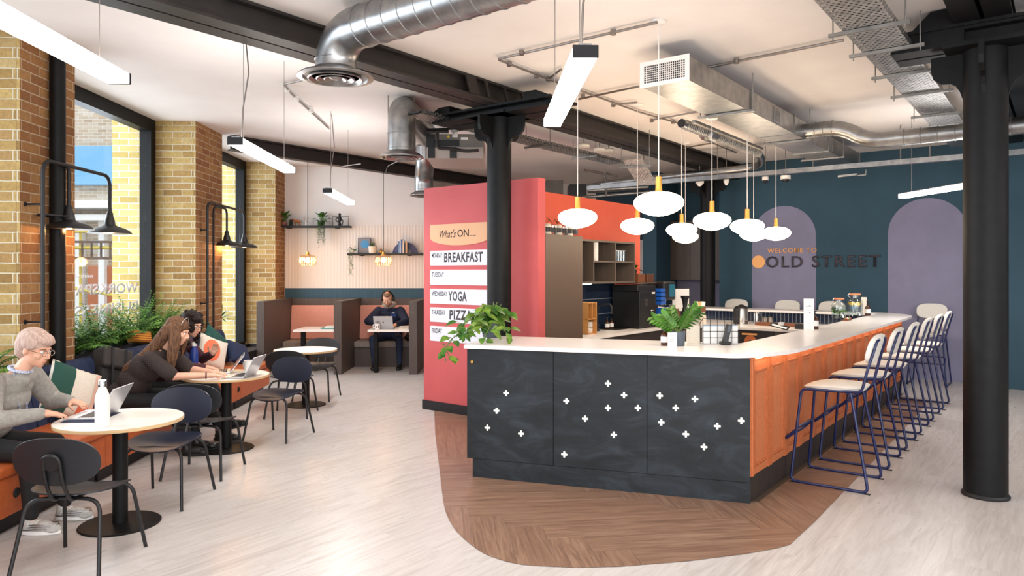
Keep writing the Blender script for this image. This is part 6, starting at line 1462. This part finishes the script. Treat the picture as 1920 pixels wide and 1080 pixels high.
for x in (-.02, .08, .18): m = MB(); m.tube([A @ V(x, .38, .08), A @ V(x, .29, .08)], .012, 8); m.tube([A @ V(x, .3, .08), A @ V(x, .28, .2)], .009, 8); m.build('portafilter', 'chrome', t)
for i, (x, z, w_, h_, l) in enumerate(((-.12, .32, .16, .25, 'stack of bright blue milk packs beside the coffee machine'), (-.08, .14, .12, .15, 'bright blue bag under the coffee machine head'))):
    q = A @ V(x, z, .1); tt = thing('blue_pack', l, 'packs', q); 
    for k in range(4 if i == 0 else 1):
        m = MB(); hh = h_ / (4 if i == 0 else 1); m.box(x - w_ / 2, x + w_ / 2, z + k * hh, z + (k + .85) * hh, .05, .2, A); m.build('pack', 'bright_blue', tt, smooth=False, bevel=.008)
t = thing('wood_caddy', 'brown wooden caddy at the right of the coffee machine', 'caddy', G(5.15, -3.0, zi)); A2 = wallframe(G(5.15, -3.0, zi), GA, OUT); m = MB(); m.box(-.08, .08, 0, .24, -.08, .08, A2); m.build('box', 'walnut', t, smooth=False)
for k in range(2): m = MB(); m.box(-.06 + .06 * k, -.02 + .06 * k, .24, .3, -.06, .06, A2); m.build('cup', 'white_cord', t, smooth=False)
# wooden crates above machine
c = G(4.15, -3.15, 1.575); t = thing('wall_ledge', 'dark ledge above the coffee machine', 'shelf', c); A = wallframe(c, GA, OUT); m = MB(); m.box(-.14, .62, -.02, 0, -.22, .12, A); m.build('board', 'shelf_wood', t, smooth=False)
for k, (x, l) in enumerate(((.02, 'left copper coloured box on the ledge above the coffee machine'), (.30, 'right copper coloured box on the ledge above the coffee machine'))):
    t = thing('copper_box', l, 'box', A @ V(x, 0, 0)); m = MB(); m.box(x - .1, x + .12, .0, .12, -.08, .1, A); m.build('box', M['walnut'] if k == 0 else base('copper_tin', '#6e4630', .35, .3), t, smooth=False, bevel=.006)
    m = MB(); m.box(x - .1, x + .12, .12, .13, -.08, .1, A); m.build('lid', 'galv_dark', t, smooth=False)
potted((A @ V(-.02, .13, 0)).x, (A @ V(-.02, .13, 0)).y, 1.575 + .13, .04, .05, 'spiky little plant on the left copper box', n=20, ln_=.05, w_=.05, seed=31, potm='charcoal')
# mugs and glasses on the shelf unit
k = 0
for j in range(3):
    for i in range(2):
        mug(G(2.92 + .1 * i, -3.14, 1.878 + .082 * j), 3.9, f'white mug on the wall shelf, {("bottom","middle","top")[j]} of the {("left","right")[i]} stack', s=.9, group='white mugs stacked on the wall shelf')
n_ = ('first', 'second', 'third', 'fourth', 'fifth')
for i in range(5): lathe_thing('glass_tumbler', f'{n_[i]} glass tumbler from the left on the upper right shelf', 'glass', G(3.47 + .075 * i, -3.13, 1.878), [('glass', 'clear', [(0, 0), (.026, 0), (.033, .15), (.031, .15), (.024, .008), (0, .008)]), ('rim', 'white_cord', [(.031, .148), (.0335, .148), (.0335, .152), (.031, .152)])], group='glass tumblers on the upper right shelf')
lathe_thing('glass_carafe', 'tall glass carafe on the lower shelf of the wall unit', 'carafe', G(2.93, -3.14, 1.601), [('glass', 'clear', [(0, 0), (.035, 0), (.035, .12), (.018, .18), (.022, .23)]), ('collar', 'white_cord', [(.016, .17), (.02, .17), (.02, .18), (.016, .18)])])
for i, (a, h_) in enumerate(((2.55, .22), (2.68, .30))): lathe_thing('dark_flask', ('short dark flask', 'tall dark flask')[i] + ' in the narrow bay of the wall unit', 'flask', G(a, -3.16, 1.601), [('body', 'black', [(0, 0), (.035, 0), (.035, h_ * .8), (.02, h_), (0, h_)]), ('cap', 'steel', [(0, h_), (.018, h_), (.018, h_ + .02), (0, h_ + .02)])])
# jars of dried flowers along the top of the tall cabinet
for i in range(7):
    c = G(1.45 + i * .115, -2.92, 2.161); t = thing('flower_jar', f'{("first","second","third","fourth","fifth","sixth","seventh")[i]} little jar of dried grass from the left on top of the tall cabinet', 'jar', c, group='jars of dried grass on the tall cabinet')
    m = MB(); m.lathe([(0, 0), (.047, 0), (.05, .01), (.05, .11), (.036, .125), (0, .125)], c, 20); m.build('jar', 'cream' if i % 2 else 'clear', t); m = MB(); rr = random.Random(i)
    for k in range(14): a = rr.uniform(0, 6.28); m.leaf(c + V(0, 0, .12), V(math.cos(a) * .6, math.sin(a) * .6, 1), V(1, 0, 0), rr.uniform(.07, .13), .018, .2, .1, seg=2)
    m.build('dried_grass', 'leaf3', t, recalc=False)
    m = MB(); m.lathe([(.051, .03), (.052, .03), (.052, .085), (.051, .085)], c, 20); m.build('label_band', 'ink', t)
# raised back worktop bits
c = at(1276, 582, zw); t = thing('framed_menu', 'white menu sheet in a dark frame on the back of the bar', 'menu', c); A = wallframe(at(1276, 584, zw), V(1, 0, 0), V(0, -1, 0)); m = MB(); m.box(-.14, .14, 0, .36, -.01, .01, A); m.build('frame', 'ink', t, smooth=False); m = MB(); m.box(-.13, .13, .01, .35, .01, .012, A); m.build('sheet', 'paper', t, smooth=False)
c = at(1277, 586, zw) + V(0, -.25, 0); lathe_thing('coffee_press', 'black coffee press shaped like an hourglass before the white menu sheet', 'coffee press', c, [('body', 'black', [(0, 0), (.045, 0), (.04, .07), (.03, .1), (.045, .2), (.06, .235), (.06, .25), (0, .25)]), ('filter', 'charcoal', [(0, .25), (.075, .25), (.075, .26), (0, .26)])])
t = thing('leaflet_holder', 'wooden leaflet holder with folded leaflets beside the coffee press', 'holder', at(1312, 584, zw)); q = at(1312, 585, zw); m = MB(); m.box(q.x - .08, q.x + .08, q.y - .05, q.y + .05, zw, zw + .09); m.build('box', 'walnut', t, smooth=False)
for k, cc in enumerate(('paper', M['orange_ink'], 'paper')): m = MB(); A = Matrix.Translation(q + V(-.05 + .05 * k, 0, .09)) @ rotm(-8, 8 * (k - 1), 0).to_4x4(); m.box(-.03, .03, -.004, .004, -.02, .07, A); m.build('leaflet', cc, t, smooth=False)
lathe_thing('milk_bottle', 'white ceramic bottle in the inner corner behind the green plant', 'bottle', at(1318, 607, zi), [('body', 'cream', [(0, 0), (.05, 0), (.05, .12), (.03, .16), (.025, .19), (0, .19)]), ('stopper', 'bamboo', [(0, .19), (.018, .19), (.018, .21), (0, .21)])])
# ================================================================== PEOPLE
M['skin'] = noisy('skin', '#d9a387', '#e3b096', 14, .55, spec=.35); M['skin'].node_tree.nodes['Principled BSDF'].inputs['Subsurface Weight'].default_value = .08
M['skin'].node_tree.nodes['Principled BSDF'].inputs['Subsurface Radius'].default_value = (.02, .008, .004)
def hairmat(n, a, b):
    m = base(n, a, .7, spec=.25); v = coords(m, 'Object', (60, 60, 9)); nn = noise(m, v, 1.4, 6); L(m, ramp(m, nn.outputs[0], [(.3, a), (.7, b)]), pr(m).inputs['Base Color']); bump(m, nn.outputs[0], .6, .006); return m
def ribknit(n, a, b, s=260):
    m = base(n, a, .9); v = coords(m, 'Object', (1, 1, 1)); w_ = N(m, 'ShaderNodeTexWave', wave_type='BANDS', bands_direction='DIAGONAL'); w_.inputs['Scale'].default_value = s / 8; w_.inputs['Distortion'].default_value = .6; L(m, v, w_.inputs['Vector'])
    L(m, ramp(m, w_.outputs['Fac'], [(.35, a), (.8, b)]), pr(m).inputs['Base Color']); return m
def blob(name, prims, mat_, parent, voxel=.008, it=4, fac=.5, **k):
    m = MB()
    for p in prims:
        if p[0] == 'c': m.caps(p[1], p[2], p[3], p[4], seg=14)
        elif p[0] == 'e': m.ell(p[1], p[2], X=p[3] if len(p) > 3 else None)
        elif p[0] == 'b': m.box(*p[1], p[2])
    bmesh.ops.recalc_face_normals(m.bm, faces=m.bm.faces); me = bpy.data.meshes.new('tmp'); m.bm.to_mesh(me); m.bm.free()
    o = bpy.data.objects.new('tmp', me); COL.objects.link(o); r = o.modifiers.new('r', 'REMESH'); r.mode = 'VOXEL'; r.voxel_size = voxel
    sm = o.modifiers.new('s', 'SMOOTH'); sm.factor = fac; sm.iterations = it
    dg = bpy.context.evaluated_depsgraph_get(); n = bpy.data.meshes.new_from_object(o.evaluated_get(dg)); bpy.data.objects.remove(o); bpy.data.meshes.remove(me)
    b = MB(); b.bm.from_mesh(n); bpy.data.meshes.remove(n)
    return b.build(name, mat_, parent, ang=180, **k)
def chain(pts, rs): return [('c', Vector(pts[i]), rs[i], Vector(pts[i + 1]), rs[i + 1]) for i in range(len(pts) - 1)]
def frame_fu(f, u):
    f = Vector(f).normalized(); u = Vector(u); s = u.cross(f).normalized(); u = f.cross(s).normalized()
    return Matrix((f, s, u)).transposed()                       # columns: forward, left, up
def head_prims(c, X, k=1.0):
    P = lambda f, s, u: c + X @ V(f * k, s * k, u * k); E = lambda f, s, u, a, b, d: ('e', P(f, s, u), (a * k, b * k, d * k), X)
    out = [E(-.012, 0, .032, .098, .078, .1), E(.02, 0, -.035, .075, .062, .075), E(.045, 0, -.07, .045, .042, .038), ('c', P(.066, 0, -.092), .019 * k, P(.058, 0, -.088), .024 * k),
           ('c', P(.09, 0, .018), .008 * k, P(.112, 0, -.022), .0125 * k), E(.1, 0, -.03, .014, .019, .009), E(.076, 0, .03, .022, .052, .012), E(.088, 0, -.052, .012, .024, .006), E(.086, 0, -.064, .012, .021, .007)]
    for s in (-1, 1): out += [E(.058, .04 * s, -.018, .03, .026, .028), E(-.004, .079 * s, -.004, .018, .008, .031), E(.0, .083 * s, -.012, .012, .008, .018)]
    return out
def face_bits(c, X, parent, k=1.0, iris='#3a2a20', brow='#6b4a38'):
    P = lambda f, s, u: c + X @ V(f * k, s * k, u * k)
    for s in (-1, 1):
        m = MB(); m.ell(P(.079, .031 * s, .007), (.0115 * k,) * 3, seg=12, rings=8); e = m.build('eye', base('eye_white', '#ece6e0', .2), parent)
        m = MB(); m.ell(P(.0885, .031 * s, .006), (.003 * k, .0055 * k, .0055 * k), X=X, seg=12, rings=6); m.build('iris', base('iris', iris, .2), e)
        m = MB(); m.tube([P(.093, .014 * s, .028), P(.092, .032 * s, .034), P(.078, .05 * s, .028)], [.0028, .004, .002], 6); m.build('eyebrow', base('brow', brow, .8), parent)
    m = MB(); m.tube([P(.09, .02, -.058), P(.1005, 0, -.058), P(.09, -.02, -.058)], [.002, .0045, .002], 6); m.build('lips', base('lips', '#b0605a', .5), parent)
def glasses(c, X, parent, k=1.0, mt='ink'):
    P = lambda f, s, u: c + X @ V(f * k, s * k, u * k); m = MB()
    for s in (-1, 1): m.tube([P(.106, s * .032 + .022 * math.cos(a), .004 + .019 * math.sin(a)) for a in [i * math.pi / 9 for i in range(18)]], .0018, 6, closed=True); m.tube([P(.106, s * .054, .008), P(.05, s * .078, .010), P(-.01, s * .082, .006)], .0018, 6)
    m.tube([P(.106, .01, .006), P(.106, -.01, .006)], .0018, 6); m.build('glasses', mt, parent)
def hand_prims(wr, d, pn, side, curl=.5, spread=1.0, k=1.0):
    """wr wrist, d direction of the fingers, pn palm normal (towards what it touches), side=+1 thumb on the s side"""
    d = Vector(d).normalized(); pn = Vector(pn); pn = (pn - d * pn.dot(d)).normalized(); s = pn.cross(d).normalized() * side
    P = lambda a, b, c_: wr + d * a * k + s * b * k + pn * c_ * k
    out = [('c', P(-.01, 0, 0), .024 * k, P(.03, 0, 0), .026 * k), ('c', P(.02, .018, 0), .017 * k, P(.075, .026, 0), .0135 * k), ('c', P(.02, -.014, 0), .017 * k, P(.07, -.028, 0), .0125 * k), ('c', P(.02, .002, 0), .018 * k, P(.078, .002, 0), .0145 * k)]
    for i, (b, l) in enumerate(((.028, .068), (.0095, .076), (-.0095, .07), (-.028, .055))):
        p = P(.078 - (.006 if i == 3 else 0), b, 0); dd = (d + s * (b * 3.2 * spread)).normalized(); r = .0088 - .0006 * i
        for q in range(3):
            dd2 = (dd * math.cos(curl * (q + .4)) + pn * math.sin(curl * (q + .4))).normalized(); L_ = l * (.45, .32, .25)[q] * k; n = p + dd2 * L_
            out.append(('c', p, r * k * (1 - .08 * q), n, r * k * (1 - .08 * (q + 1)))); p = n
    p = P(.018, .026, .004); a1 = (d * .65 + s * .75 + pn * .25).normalized(); n1 = p + a1 * .042 * k; a2 = (d * .95 + s * .25 + pn * .35).normalized(); n2 = n1 + a2 * .034 * k; n3 = n2 + a2 * .022 * k
    out += [('c', p, .0135 * k, n1, .0105 * k), ('c', n1, .0105 * k, n2, .0095 * k), ('c', n2, .0095 * k, n3, .0075 * k)]
    return out
def limb(a, ra, b, rb, mid=.0, c_=None):
    """tapered limb with a slight muscle belly"""
    a, b = Vector(a), Vector(b); m_ = a.lerp(b, .35); rm = (ra * .6 + rb * .4) + mid
    return [('c', a, ra, m_, rm), ('c', m_, rm, b, rb)]
def person(label, J, top, trousers, shoe, sleeve=1.0, hair=None, extra=None, knee=1, k=1.0, fwd=(1, 0, 0), hd=(1, 0, -.2), iris='#3a2a20', fat=1.0, curls=(.5, .5), legs_r=(.078, .058, .04), collar=True, sl=1.0):
    t = thing('person', label, 'person', V(J['pelvis'][0], J['pelvis'][1], 0)); Q = {a: Vector(b) for a, b in J.items()}
    X = frame_fu(hd, (0, 0, 1)); S = V(0, 0, 1).cross(Vector(fwd)).normalized(); hc = Q['head']
    pr_ = head_prims(hc, X, k) + [('c', Q['neck'] - V(0, 0, .02), .052 * k, hc + X @ V(-.015, 0, -.06) * k, .048 * k)]
    pr_ += [('c', Q['pelvis'], .11, Q['chest'], .11), ('c', Q['chest'], .11, Q['neck'] - V(0, 0, .05), .06)]
    for s in 'LR':
        pr_ += [('c', Q['neck'] - V(0, 0, .04), .05, Q['sh' + s], .045)] + limb(Q['sh' + s], .046 * k, Q['el' + s], .036 * k) + limb(Q['el' + s], .037 * k, Q['wr' + s], .025 * k, .002)
        d_ = Q['hd' + s] - Q['wr' + s]; pr_ += hand_prims(Q['wr' + s], d_, J.get('pn' + s, (0, 0, -1)), (1 if s == 'L' else -1), curls[0 if s == 'L' else 1], k=k)
        pr_ += limb(Q['hip' + s], .07, Q['kn' + s], .05) + limb(Q['kn' + s], .05, Q['an' + s], .034) + [('c', Q['an' + s] + V(0, 0, -.03), .03, Q['an' + s] + Vector(fwd) * .1 + V(0, 0, -.055), .025)]
    body = blob('body', pr_, 'skin', t, .0062, 3)
    face_bits(hc, X, t, k, iris)
    # top
    sh = Q['shL'].lerp(Q['shR'], .5); mid = Q['pelvis'].lerp(Q['chest'], .5); XT = frame_fu(fwd, Q['chest'] - Q['pelvis'])
    f_ = fat; tp = [('e', Q['pelvis'] + V(0, 0, .03), (.125 * f_, .168 * f_, .12), XT), ('e', mid, (.125 * f_, .158 * f_, .15), XT), ('e', Q['chest'], (.125 * f_, .172 * f_, .15), XT), ('e', Q['chest'].lerp(sh, .6), (.105 * f_, .17 * f_, .09), XT), ('c', Q['neck'] - V(0, 0, .055), .075, Q['neck'] - V(0, 0, .02), .062)]
    for s in 'LR':
        e_ = Q['el' + s]; w_ = Q['wr' + s]
        tp += [('c', Q['neck'] - V(0, 0, .065), .06, Q['sh' + s], .064)]
        if sleeve >= 1: tp += limb(Q['sh' + s], .066 * sl, e_, .053 * sl) + limb(e_, .054 * sl, e_.lerp(w_, .93), .038 * (sl * .5 + .5))
        else: tp += limb(Q['sh' + s], .068, Q['sh' + s].lerp(e_, sleeve), .068)
    blob('top', tp, top, t, .008, 5)
    lg = [('e', Q['pelvis'] + V(0, 0, -.01), (.12, .165, .1), frame_fu(fwd, (0, 0, 1)))]
    for s in 'LR': lg += limb(Q['hip' + s], legs_r[0] + .008, Q['kn' + s], legs_r[1] + .006, .004) + limb(Q['kn' + s], legs_r[1] + .007, Q['an' + s] + V(0, 0, .03), legs_r[2] + .004, .004)
    blob('trousers', lg, trousers, t, .009, 4)
    for s in 'LR':
        a = Q['an' + s]; fw = Vector(J.get('toe' + s, fwd)).normalized(); lf = V(a.x, a.y, a.z - .09); XS = frame_fu(fw, (0, 0, 1))
        P = lambda f, l, u: lf + XS @ V(f, l, u)
        sp = [('e', P(.0, 0, .05), (.06, .042, .05), XS), ('e', P(.07, 0, .045), (.09, .044, .042), XS), ('e', P(.14, 0, .035), (.06, .045, .034), XS), ('c', P(-.005, 0, .06), .044, P(-.012, 0, .115 if shoe[1] == 'boot' else .085), .042)]
        sh_ = blob('shoe', sp, shoe[0], t, .006, 3)
        m = MB(); pts = []
        for i in range(24): aa = 2 * math.pi * i / 24; pts.append((.065 + .135 * math.cos(aa), .047 * math.sin(aa) * (1.0 - .1 * math.cos(aa))))
        m.extr([P(x, y, 0.001) for x, y in pts], XS @ V(0, 0, .026)); m.build('sole', shoe[2], sh_, bevel=.005)
        m = MB()
        for q in range(4): m.tube([P(.045 + q * .022, -.03, .078 - q * .006), P(.05 + q * .022, 0, .088 - q * .006), P(.045 + q * .022, .03, .078 - q * .006)], .0035, 5)
        m.build('laces', shoe[3], sh_)
        if shoe[1] == 'trainer':
            for zz in (.035, .05, .064): m = MB(); m.tube([P(.065 + (.128 - .4 * (zz - .035)) * math.cos(aa), (.046 - .15 * (zz - .035)) * math.sin(aa) * 1.04, zz + .006 * math.sin(3 * aa)) for aa in [2 * math.pi * i / 30 for i in range(30)]], .0035, 5, closed=True); m.build('wave_line', 'galv', sh_)
    if hair: hair(t, hc, X, k)
    if extra: extra(t, hc, X, k, Q)
    return t
# ---- pale haired person at the nearest table
def hair1(t, c, X, k):
    P = lambda f, s, u: c + X @ V(f, s, u)
    pr_ = [('e', P(-.022, 0, .058), (.112, .092, .092), X), ('e', P(-.055, 0, .02), (.082, .088, .09), X), ('e', P(.035, 0, .085), (.07, .078, .045), X), ('e', P(.07, .01, .072), (.034, .06, .026), X), ('e', P(-.075, 0, -.035), (.05, .066, .05), X)]
    for s in (-1, 1): pr_ += [('e', P(.0, .074 * s, .05), (.06, .02, .04), X)]
    blob('hair', pr_, hairmat('pale_blonde_hair', '#a48678', '#d3b9ac'), t, .007, 4)
def ex1(t, c, X, k, Q):
    glasses(c, X, t, 1.0, 'steel')
    m = MB(); n = Q['neck']; ch_ = Q['chest']; m.tube([n + V(-.05, -.02, .03), n + V(.02, -.075, .0), ch_ + V(.12, -.06, .06), ch_ + V(.145, -.03, -.10), ch_ + V(.145, .03, -.10), ch_ + V(.12, .06, .06), n + V(.02, .075, 0), n + V(-.05, .02, .03)], .006, 6); m.build('lanyard', noisy('patterned_lanyard', '#3b4458', '#b9bdc9', 120, .7), t)
    m = MB(); m.tube([n + V(.062 * math.cos(a) + .01, .066 * math.sin(a), .012 - .02 * math.cos(a)) for a in [i * math.pi / 10 for i in range(20)]], .011, 8, closed=True); m.build('scarf', noisy('blue_white_scarf', '#6f86b8', '#e6e6ee', 90, .8), t)
M['grey_knit'] = noisy('grey_sweatshirt', '#8f8b85', '#a19d96', 40, .95, 0, .12)
J1 = dict(pelvis=(-3.66, 4.93, .57), chest=(-3.47, 4.93, .87), neck=(-3.36, 4.93, 1.05), head=(-3.25, 4.93, 1.195), shL=(-3.41, 5.12, .995), elL=(-3.35, 5.28, .79), wrL=(-3.17, 5.20, .795), hdL=(-3.04, 5.17, .775), shR=(-3.42, 4.75, .99), elR=(-3.34, 4.62, .765), wrR=(-3.11, 4.80, .785), hdR=(-2.98, 4.86, .765),
          hipL=(-3.62, 5.03, .545), knL=(-3.2, 5.07, .53), anL=(-3.12, 5.05, .09), hipR=(-3.62, 4.84, .545), knR=(-3.2, 4.79, .53), anR=(-3.17, 4.77, .09))
person('person with short pale hair and grey sweatshirt typing at the nearest table', J1, 'grey_knit', noisy('black_trousers', '#111113', '#18181a', 20, .85), ('galv' and noisy('silver_trainer', '#a9a7a2', '#c9c7c2', 50, .5), 'trainer', 'paper', 'white_cord'), hair=hair1, extra=ex1, hd=(.95, -.12, -.28), iris='#50606a', curls=(.35, .35), fat=1.18, sl=1.28)
# ---- woman with long brown hair
def hair2(t, c, X, k):
    P = lambda f, s, u: c + X @ V(f, s, u)
    pr_ = [('e', P(-.018, 0, .055), (.108, .09, .092), X), ('e', P(-.05, 0, .0), (.085, .088, .1), X)]
    for dy in (-.06, -.02, .03, .07):
        pr_ += chain([c + V(-.06, dy * .9, .02), c + V(-.16, dy * 1.3, -.12), c + V(-.27, dy * 1.6 - .01, -.23), c + V(-.40, dy * 1.5 - .02, -.32), c + V(-.50, dy * 1.2 - .02, -.44)], [.06, .055, .048, .04, .014])
    for a, b in ((-.07, 0), (-.085, -.04)): pr_ += chain([c + V(.03 + b, a, .06), c + V(.05 + b, a - .025, -.06), c + V(.035 + b, a - .045, -.2), c + V(.02 + b, a - .05, -.34)], [.03, .032, .028, .01])
    pr_ += chain([c + V(.02, .07, .06), c + V(.03, .09, -.1), c + V(.0, .09, -.24)], [.03, .03, .01])
    blob('hair', pr_, hairmat('long_brown_hair', '#3a251b', '#7d593f'), t, .008, 3)
def ex2(t, c, X, k, Q):
    m = MB(); w_ = Q['wrR']; d = (Q['elR'] - w_).normalized(); m.lathe([(.029, -.006), (.031, 0), (.029, .006)], w_ + d * .03, 20, d); m.build('wristband', 'ink', t)
    P = lambda f, s, u: c + X @ V(f, s, u); m = MB(); m.tube([P(.045, .09 * math.cos(a), .09 + .06 * math.sin(a)) for a in [i * math.pi / 10 for i in range(11)]], .004, 6); m.build('hairband', 'steel', t)
J2 = dict(pelvis=(-3.60, 6.70, .57), chest=(-3.40, 6.73, .84), neck=(-3.25, 6.75, 1.01), head=(-3.13, 6.76, 1.165), shL=(-3.26, 6.93, .94), elL=(-3.12, 7.0, .785), wrL=(-2.86, 6.93, .765), hdL=(-2.74, 6.92, .755), shR=(-3.29, 6.58, .94), elR=(-3.08, 6.58, .775), wrR=(-2.80, 6.70, .768), hdR=(-2.69, 6.76, .758),
          hipL=(-3.55, 6.82, .545), knL=(-3.14, 6.92, .55), anL=(-3.05, 7.0, .10), hipR=(-3.55, 6.6, .545), knR=(-3.16, 6.66, .53), anR=(-3.05, 6.80, .09))
BOOT = (noisy('black_boot_leather', '#121213', '#1d1c1c', 30, .4), 'boot', 'black', 'charcoal')
person('woman with long brown hair in a dark ribbed top leaning on the middle table', J2, ribknit('dark_ribbed_top', '#0c0a0a', '#463835', 300), M['black_trousers'] if 'black_trousers' in M else base('black_leggings', '#121214', .85), BOOT, sleeve=.85, hair=hair2, extra=ex2, hd=(.93, .1, -.3), curls=(.3, .3), fat=1.1)
# ---- person with dark curly hair
def hair3(t, c, X, k):
    P = lambda f, s, u: c + X @ V(f, s, u); rr = random.Random(5); pr_ = [('e', P(-.02, 0, .055), (.11, .094, .094), X), ('e', P(-.05, 0, 0), (.08, .09, .1), X), ('e', P(.05, -.02, .085), (.05, .06, .03), X)]
    for i in range(70):
        a = rr.uniform(.55, 2 * math.pi - .55); h = rr.uniform(-.17, .13); q = .1 if h < .06 else .075; pr_.append(('e', P(q * math.cos(a) - .01, q * math.sin(a), h), (.022, .022, .024)))
    for i in range(8): pr_.append(('e', P(.02 + rr.uniform(-.02, .02), -.09 + rr.uniform(-.01, .01), -.02 - .02 * i), (.028, .028, .03)))
    blob('hair', pr_, hairmat('dark_curly_hair', '#0e0a09', '#2a1d18'), t, .006, 1)
J3 = dict(pelvis=(-3.66, 7.42, .57), chest=(-3.50, 7.42, .87), neck=(-3.38, 7.40, 1.04), head=(-3.27, 7.38, 1.185), shL=(-3.41, 7.60, .98), elL=(-3.30, 7.72, .80), wrL=(-3.13, 7.56, .87), hdL=(-3.07, 7.52, .96), pnL=(.3, -1, 0), shR=(-3.42, 7.21, .98), elR=(-3.27, 7.12, .79), wrR=(-3.06, 7.21, .775), hdR=(-2.95, 7.23, .76),
          hipL=(-3.60, 7.53, .545), knL=(-3.15, 7.58, .54), anL=(-2.95, 7.55, .17), hipR=(-3.6, 7.3, .545), knR=(-3.15, 7.28, .53), anR=(-2.99, 7.42, .09), toeL=(1, .1, .25))
person('person with dark curly hair, glasses and maroon shirt gesturing at the middle table', J3, noisy('maroon_shirt', '#3d1a22', '#4c2029', 30, .85), base('dark_trousers', '#141416', .85), BOOT, hair=hair3, extra=lambda t, c, X, k, Q: glasses(c, X, t), hd=(.93, -.25, -.3), curls=(.2, .35))
# ---- man in the booth
def hair4(t, c, X, k):
    P = lambda f, s, u: c + X @ V(f, s, u)
    pr_ = [('e', P(-.022, 0, .062), (.104, .084, .086), X), ('e', P(-.055, 0, .02), (.07, .08, .08), X), ('e', P(.045, 0, .105), (.055, .065, .03), X)]
    blob('hair', pr_, hairmat('greying_brown_hair', '#4a382c', '#8b7765'), t, .007, 3)
    blob('beard', [('e', P(.062, 0, -.078), (.045, .046, .032), X), ('e', P(.03, .05, -.06), (.035, .018, .035), X), ('e', P(.03, -.05, -.06), (.035, .018, .035), X)], hairmat('greying_beard', '#6b5a4e', '#9a8a7c'), t, .006, 2)
def ex4(t, c, X, k, Q):
    P = lambda f, s, u: c + X @ V(f, s, u)
    hp = thing('headphones', 'black over ear headphones worn by the man in the booth', 'headphones', c)
    m = MB(); m.tube([P(-.01, .1 * math.cos(a), .035 + .125 * math.sin(a)) for a in [i * math.pi / 14 for i in range(15)]], .011, 8); m.build('headband', 'black', hp)
    for s in (-1, 1): m = MB(); m.lathe([(0, -.02), (.036, -.018), (.042, 0), (.036, .022), (0, .024)], P(-.005, .1 * s, -.005), 22, X @ V(0, s, 0)); m.build('ear_cup', 'black', hp)
    n = Q['neck']; blob('hood', [('c', n + V(.105 * math.cos(a), .075 * math.sin(a) + .02, .045 + .03 * math.sin(a)), .03, n + V(.105 * math.cos(a + .4), .075 * math.sin(a + .4) + .02, .045 + .03 * math.sin(a + .4)), .03) for a in [i * .39 for i in range(16)]], noisy('grey_fleece_hood', '#9c9184', '#b3a899', 60, .95), t, .008, 3)
    c_ = Q['chest']; m = MB(); A = Matrix.Translation(c_ + V(.09, -.145, .04)) @ rotm(8, 0, 12).to_4x4(); m.box(-.055, .05, -.006, .006, -.03, .035, A); m.build('chest_pocket', base('bright_navy_pocket', '#28457f', .7), t, smooth=False)
    m = MB(); m.box(-.03, .02, -.008, -.002, .04, .055, A); m.build('chest_label', 'paper', t, smooth=False)
    m = MB(); m.tube([n + V(0, -.095, .02), c_ + V(0, -.14, .07)], .006, 6); m.build('zip', 'charcoal', t)
J4 = dict(pelvis=(-2.25, 13.42, .57), chest=(-2.25, 13.34, .90), neck=(-2.25, 13.26, 1.09), head=(-2.255, 13.14, 1.245), shL=(-2.05, 13.30, 1.01), elL=(-1.91, 13.08, .84), wrL=(-2.05, 12.80, .80), hdL=(-2.11, 12.70, .775), shR=(-2.45, 13.30, 1.01), elR=(-2.60, 13.08, .84), wrR=(-2.36, 12.80, .80), hdR=(-2.27, 12.72, .775),
          hipL=(-2.14, 13.38, .54), knL=(-2.02, 12.96, .53), anL=(-2.00, 12.86, .09), hipR=(-2.36, 13.38, .54), knR=(-2.50, 12.96, .53), anR=(-2.44, 12.84, .09))
person('man in navy fleece jacket and headphones working in the right booth', J4, noisy('navy_fleece', '#1a2138', '#232c48', 50, .9), noisy('dark_blue_jeans', '#1f2a42', '#2b3955', 40, .85), BOOT, hair=hair4, extra=ex4, fwd=(0, -1, 0), hd=(-.02, -.85, -.5), curls=(.35, .35), fat=1.28, sl=1.35, k=1.12)
for c_ in list(bpy.data.curves):
    if c_.users == 0: bpy.data.curves.remove(c_)
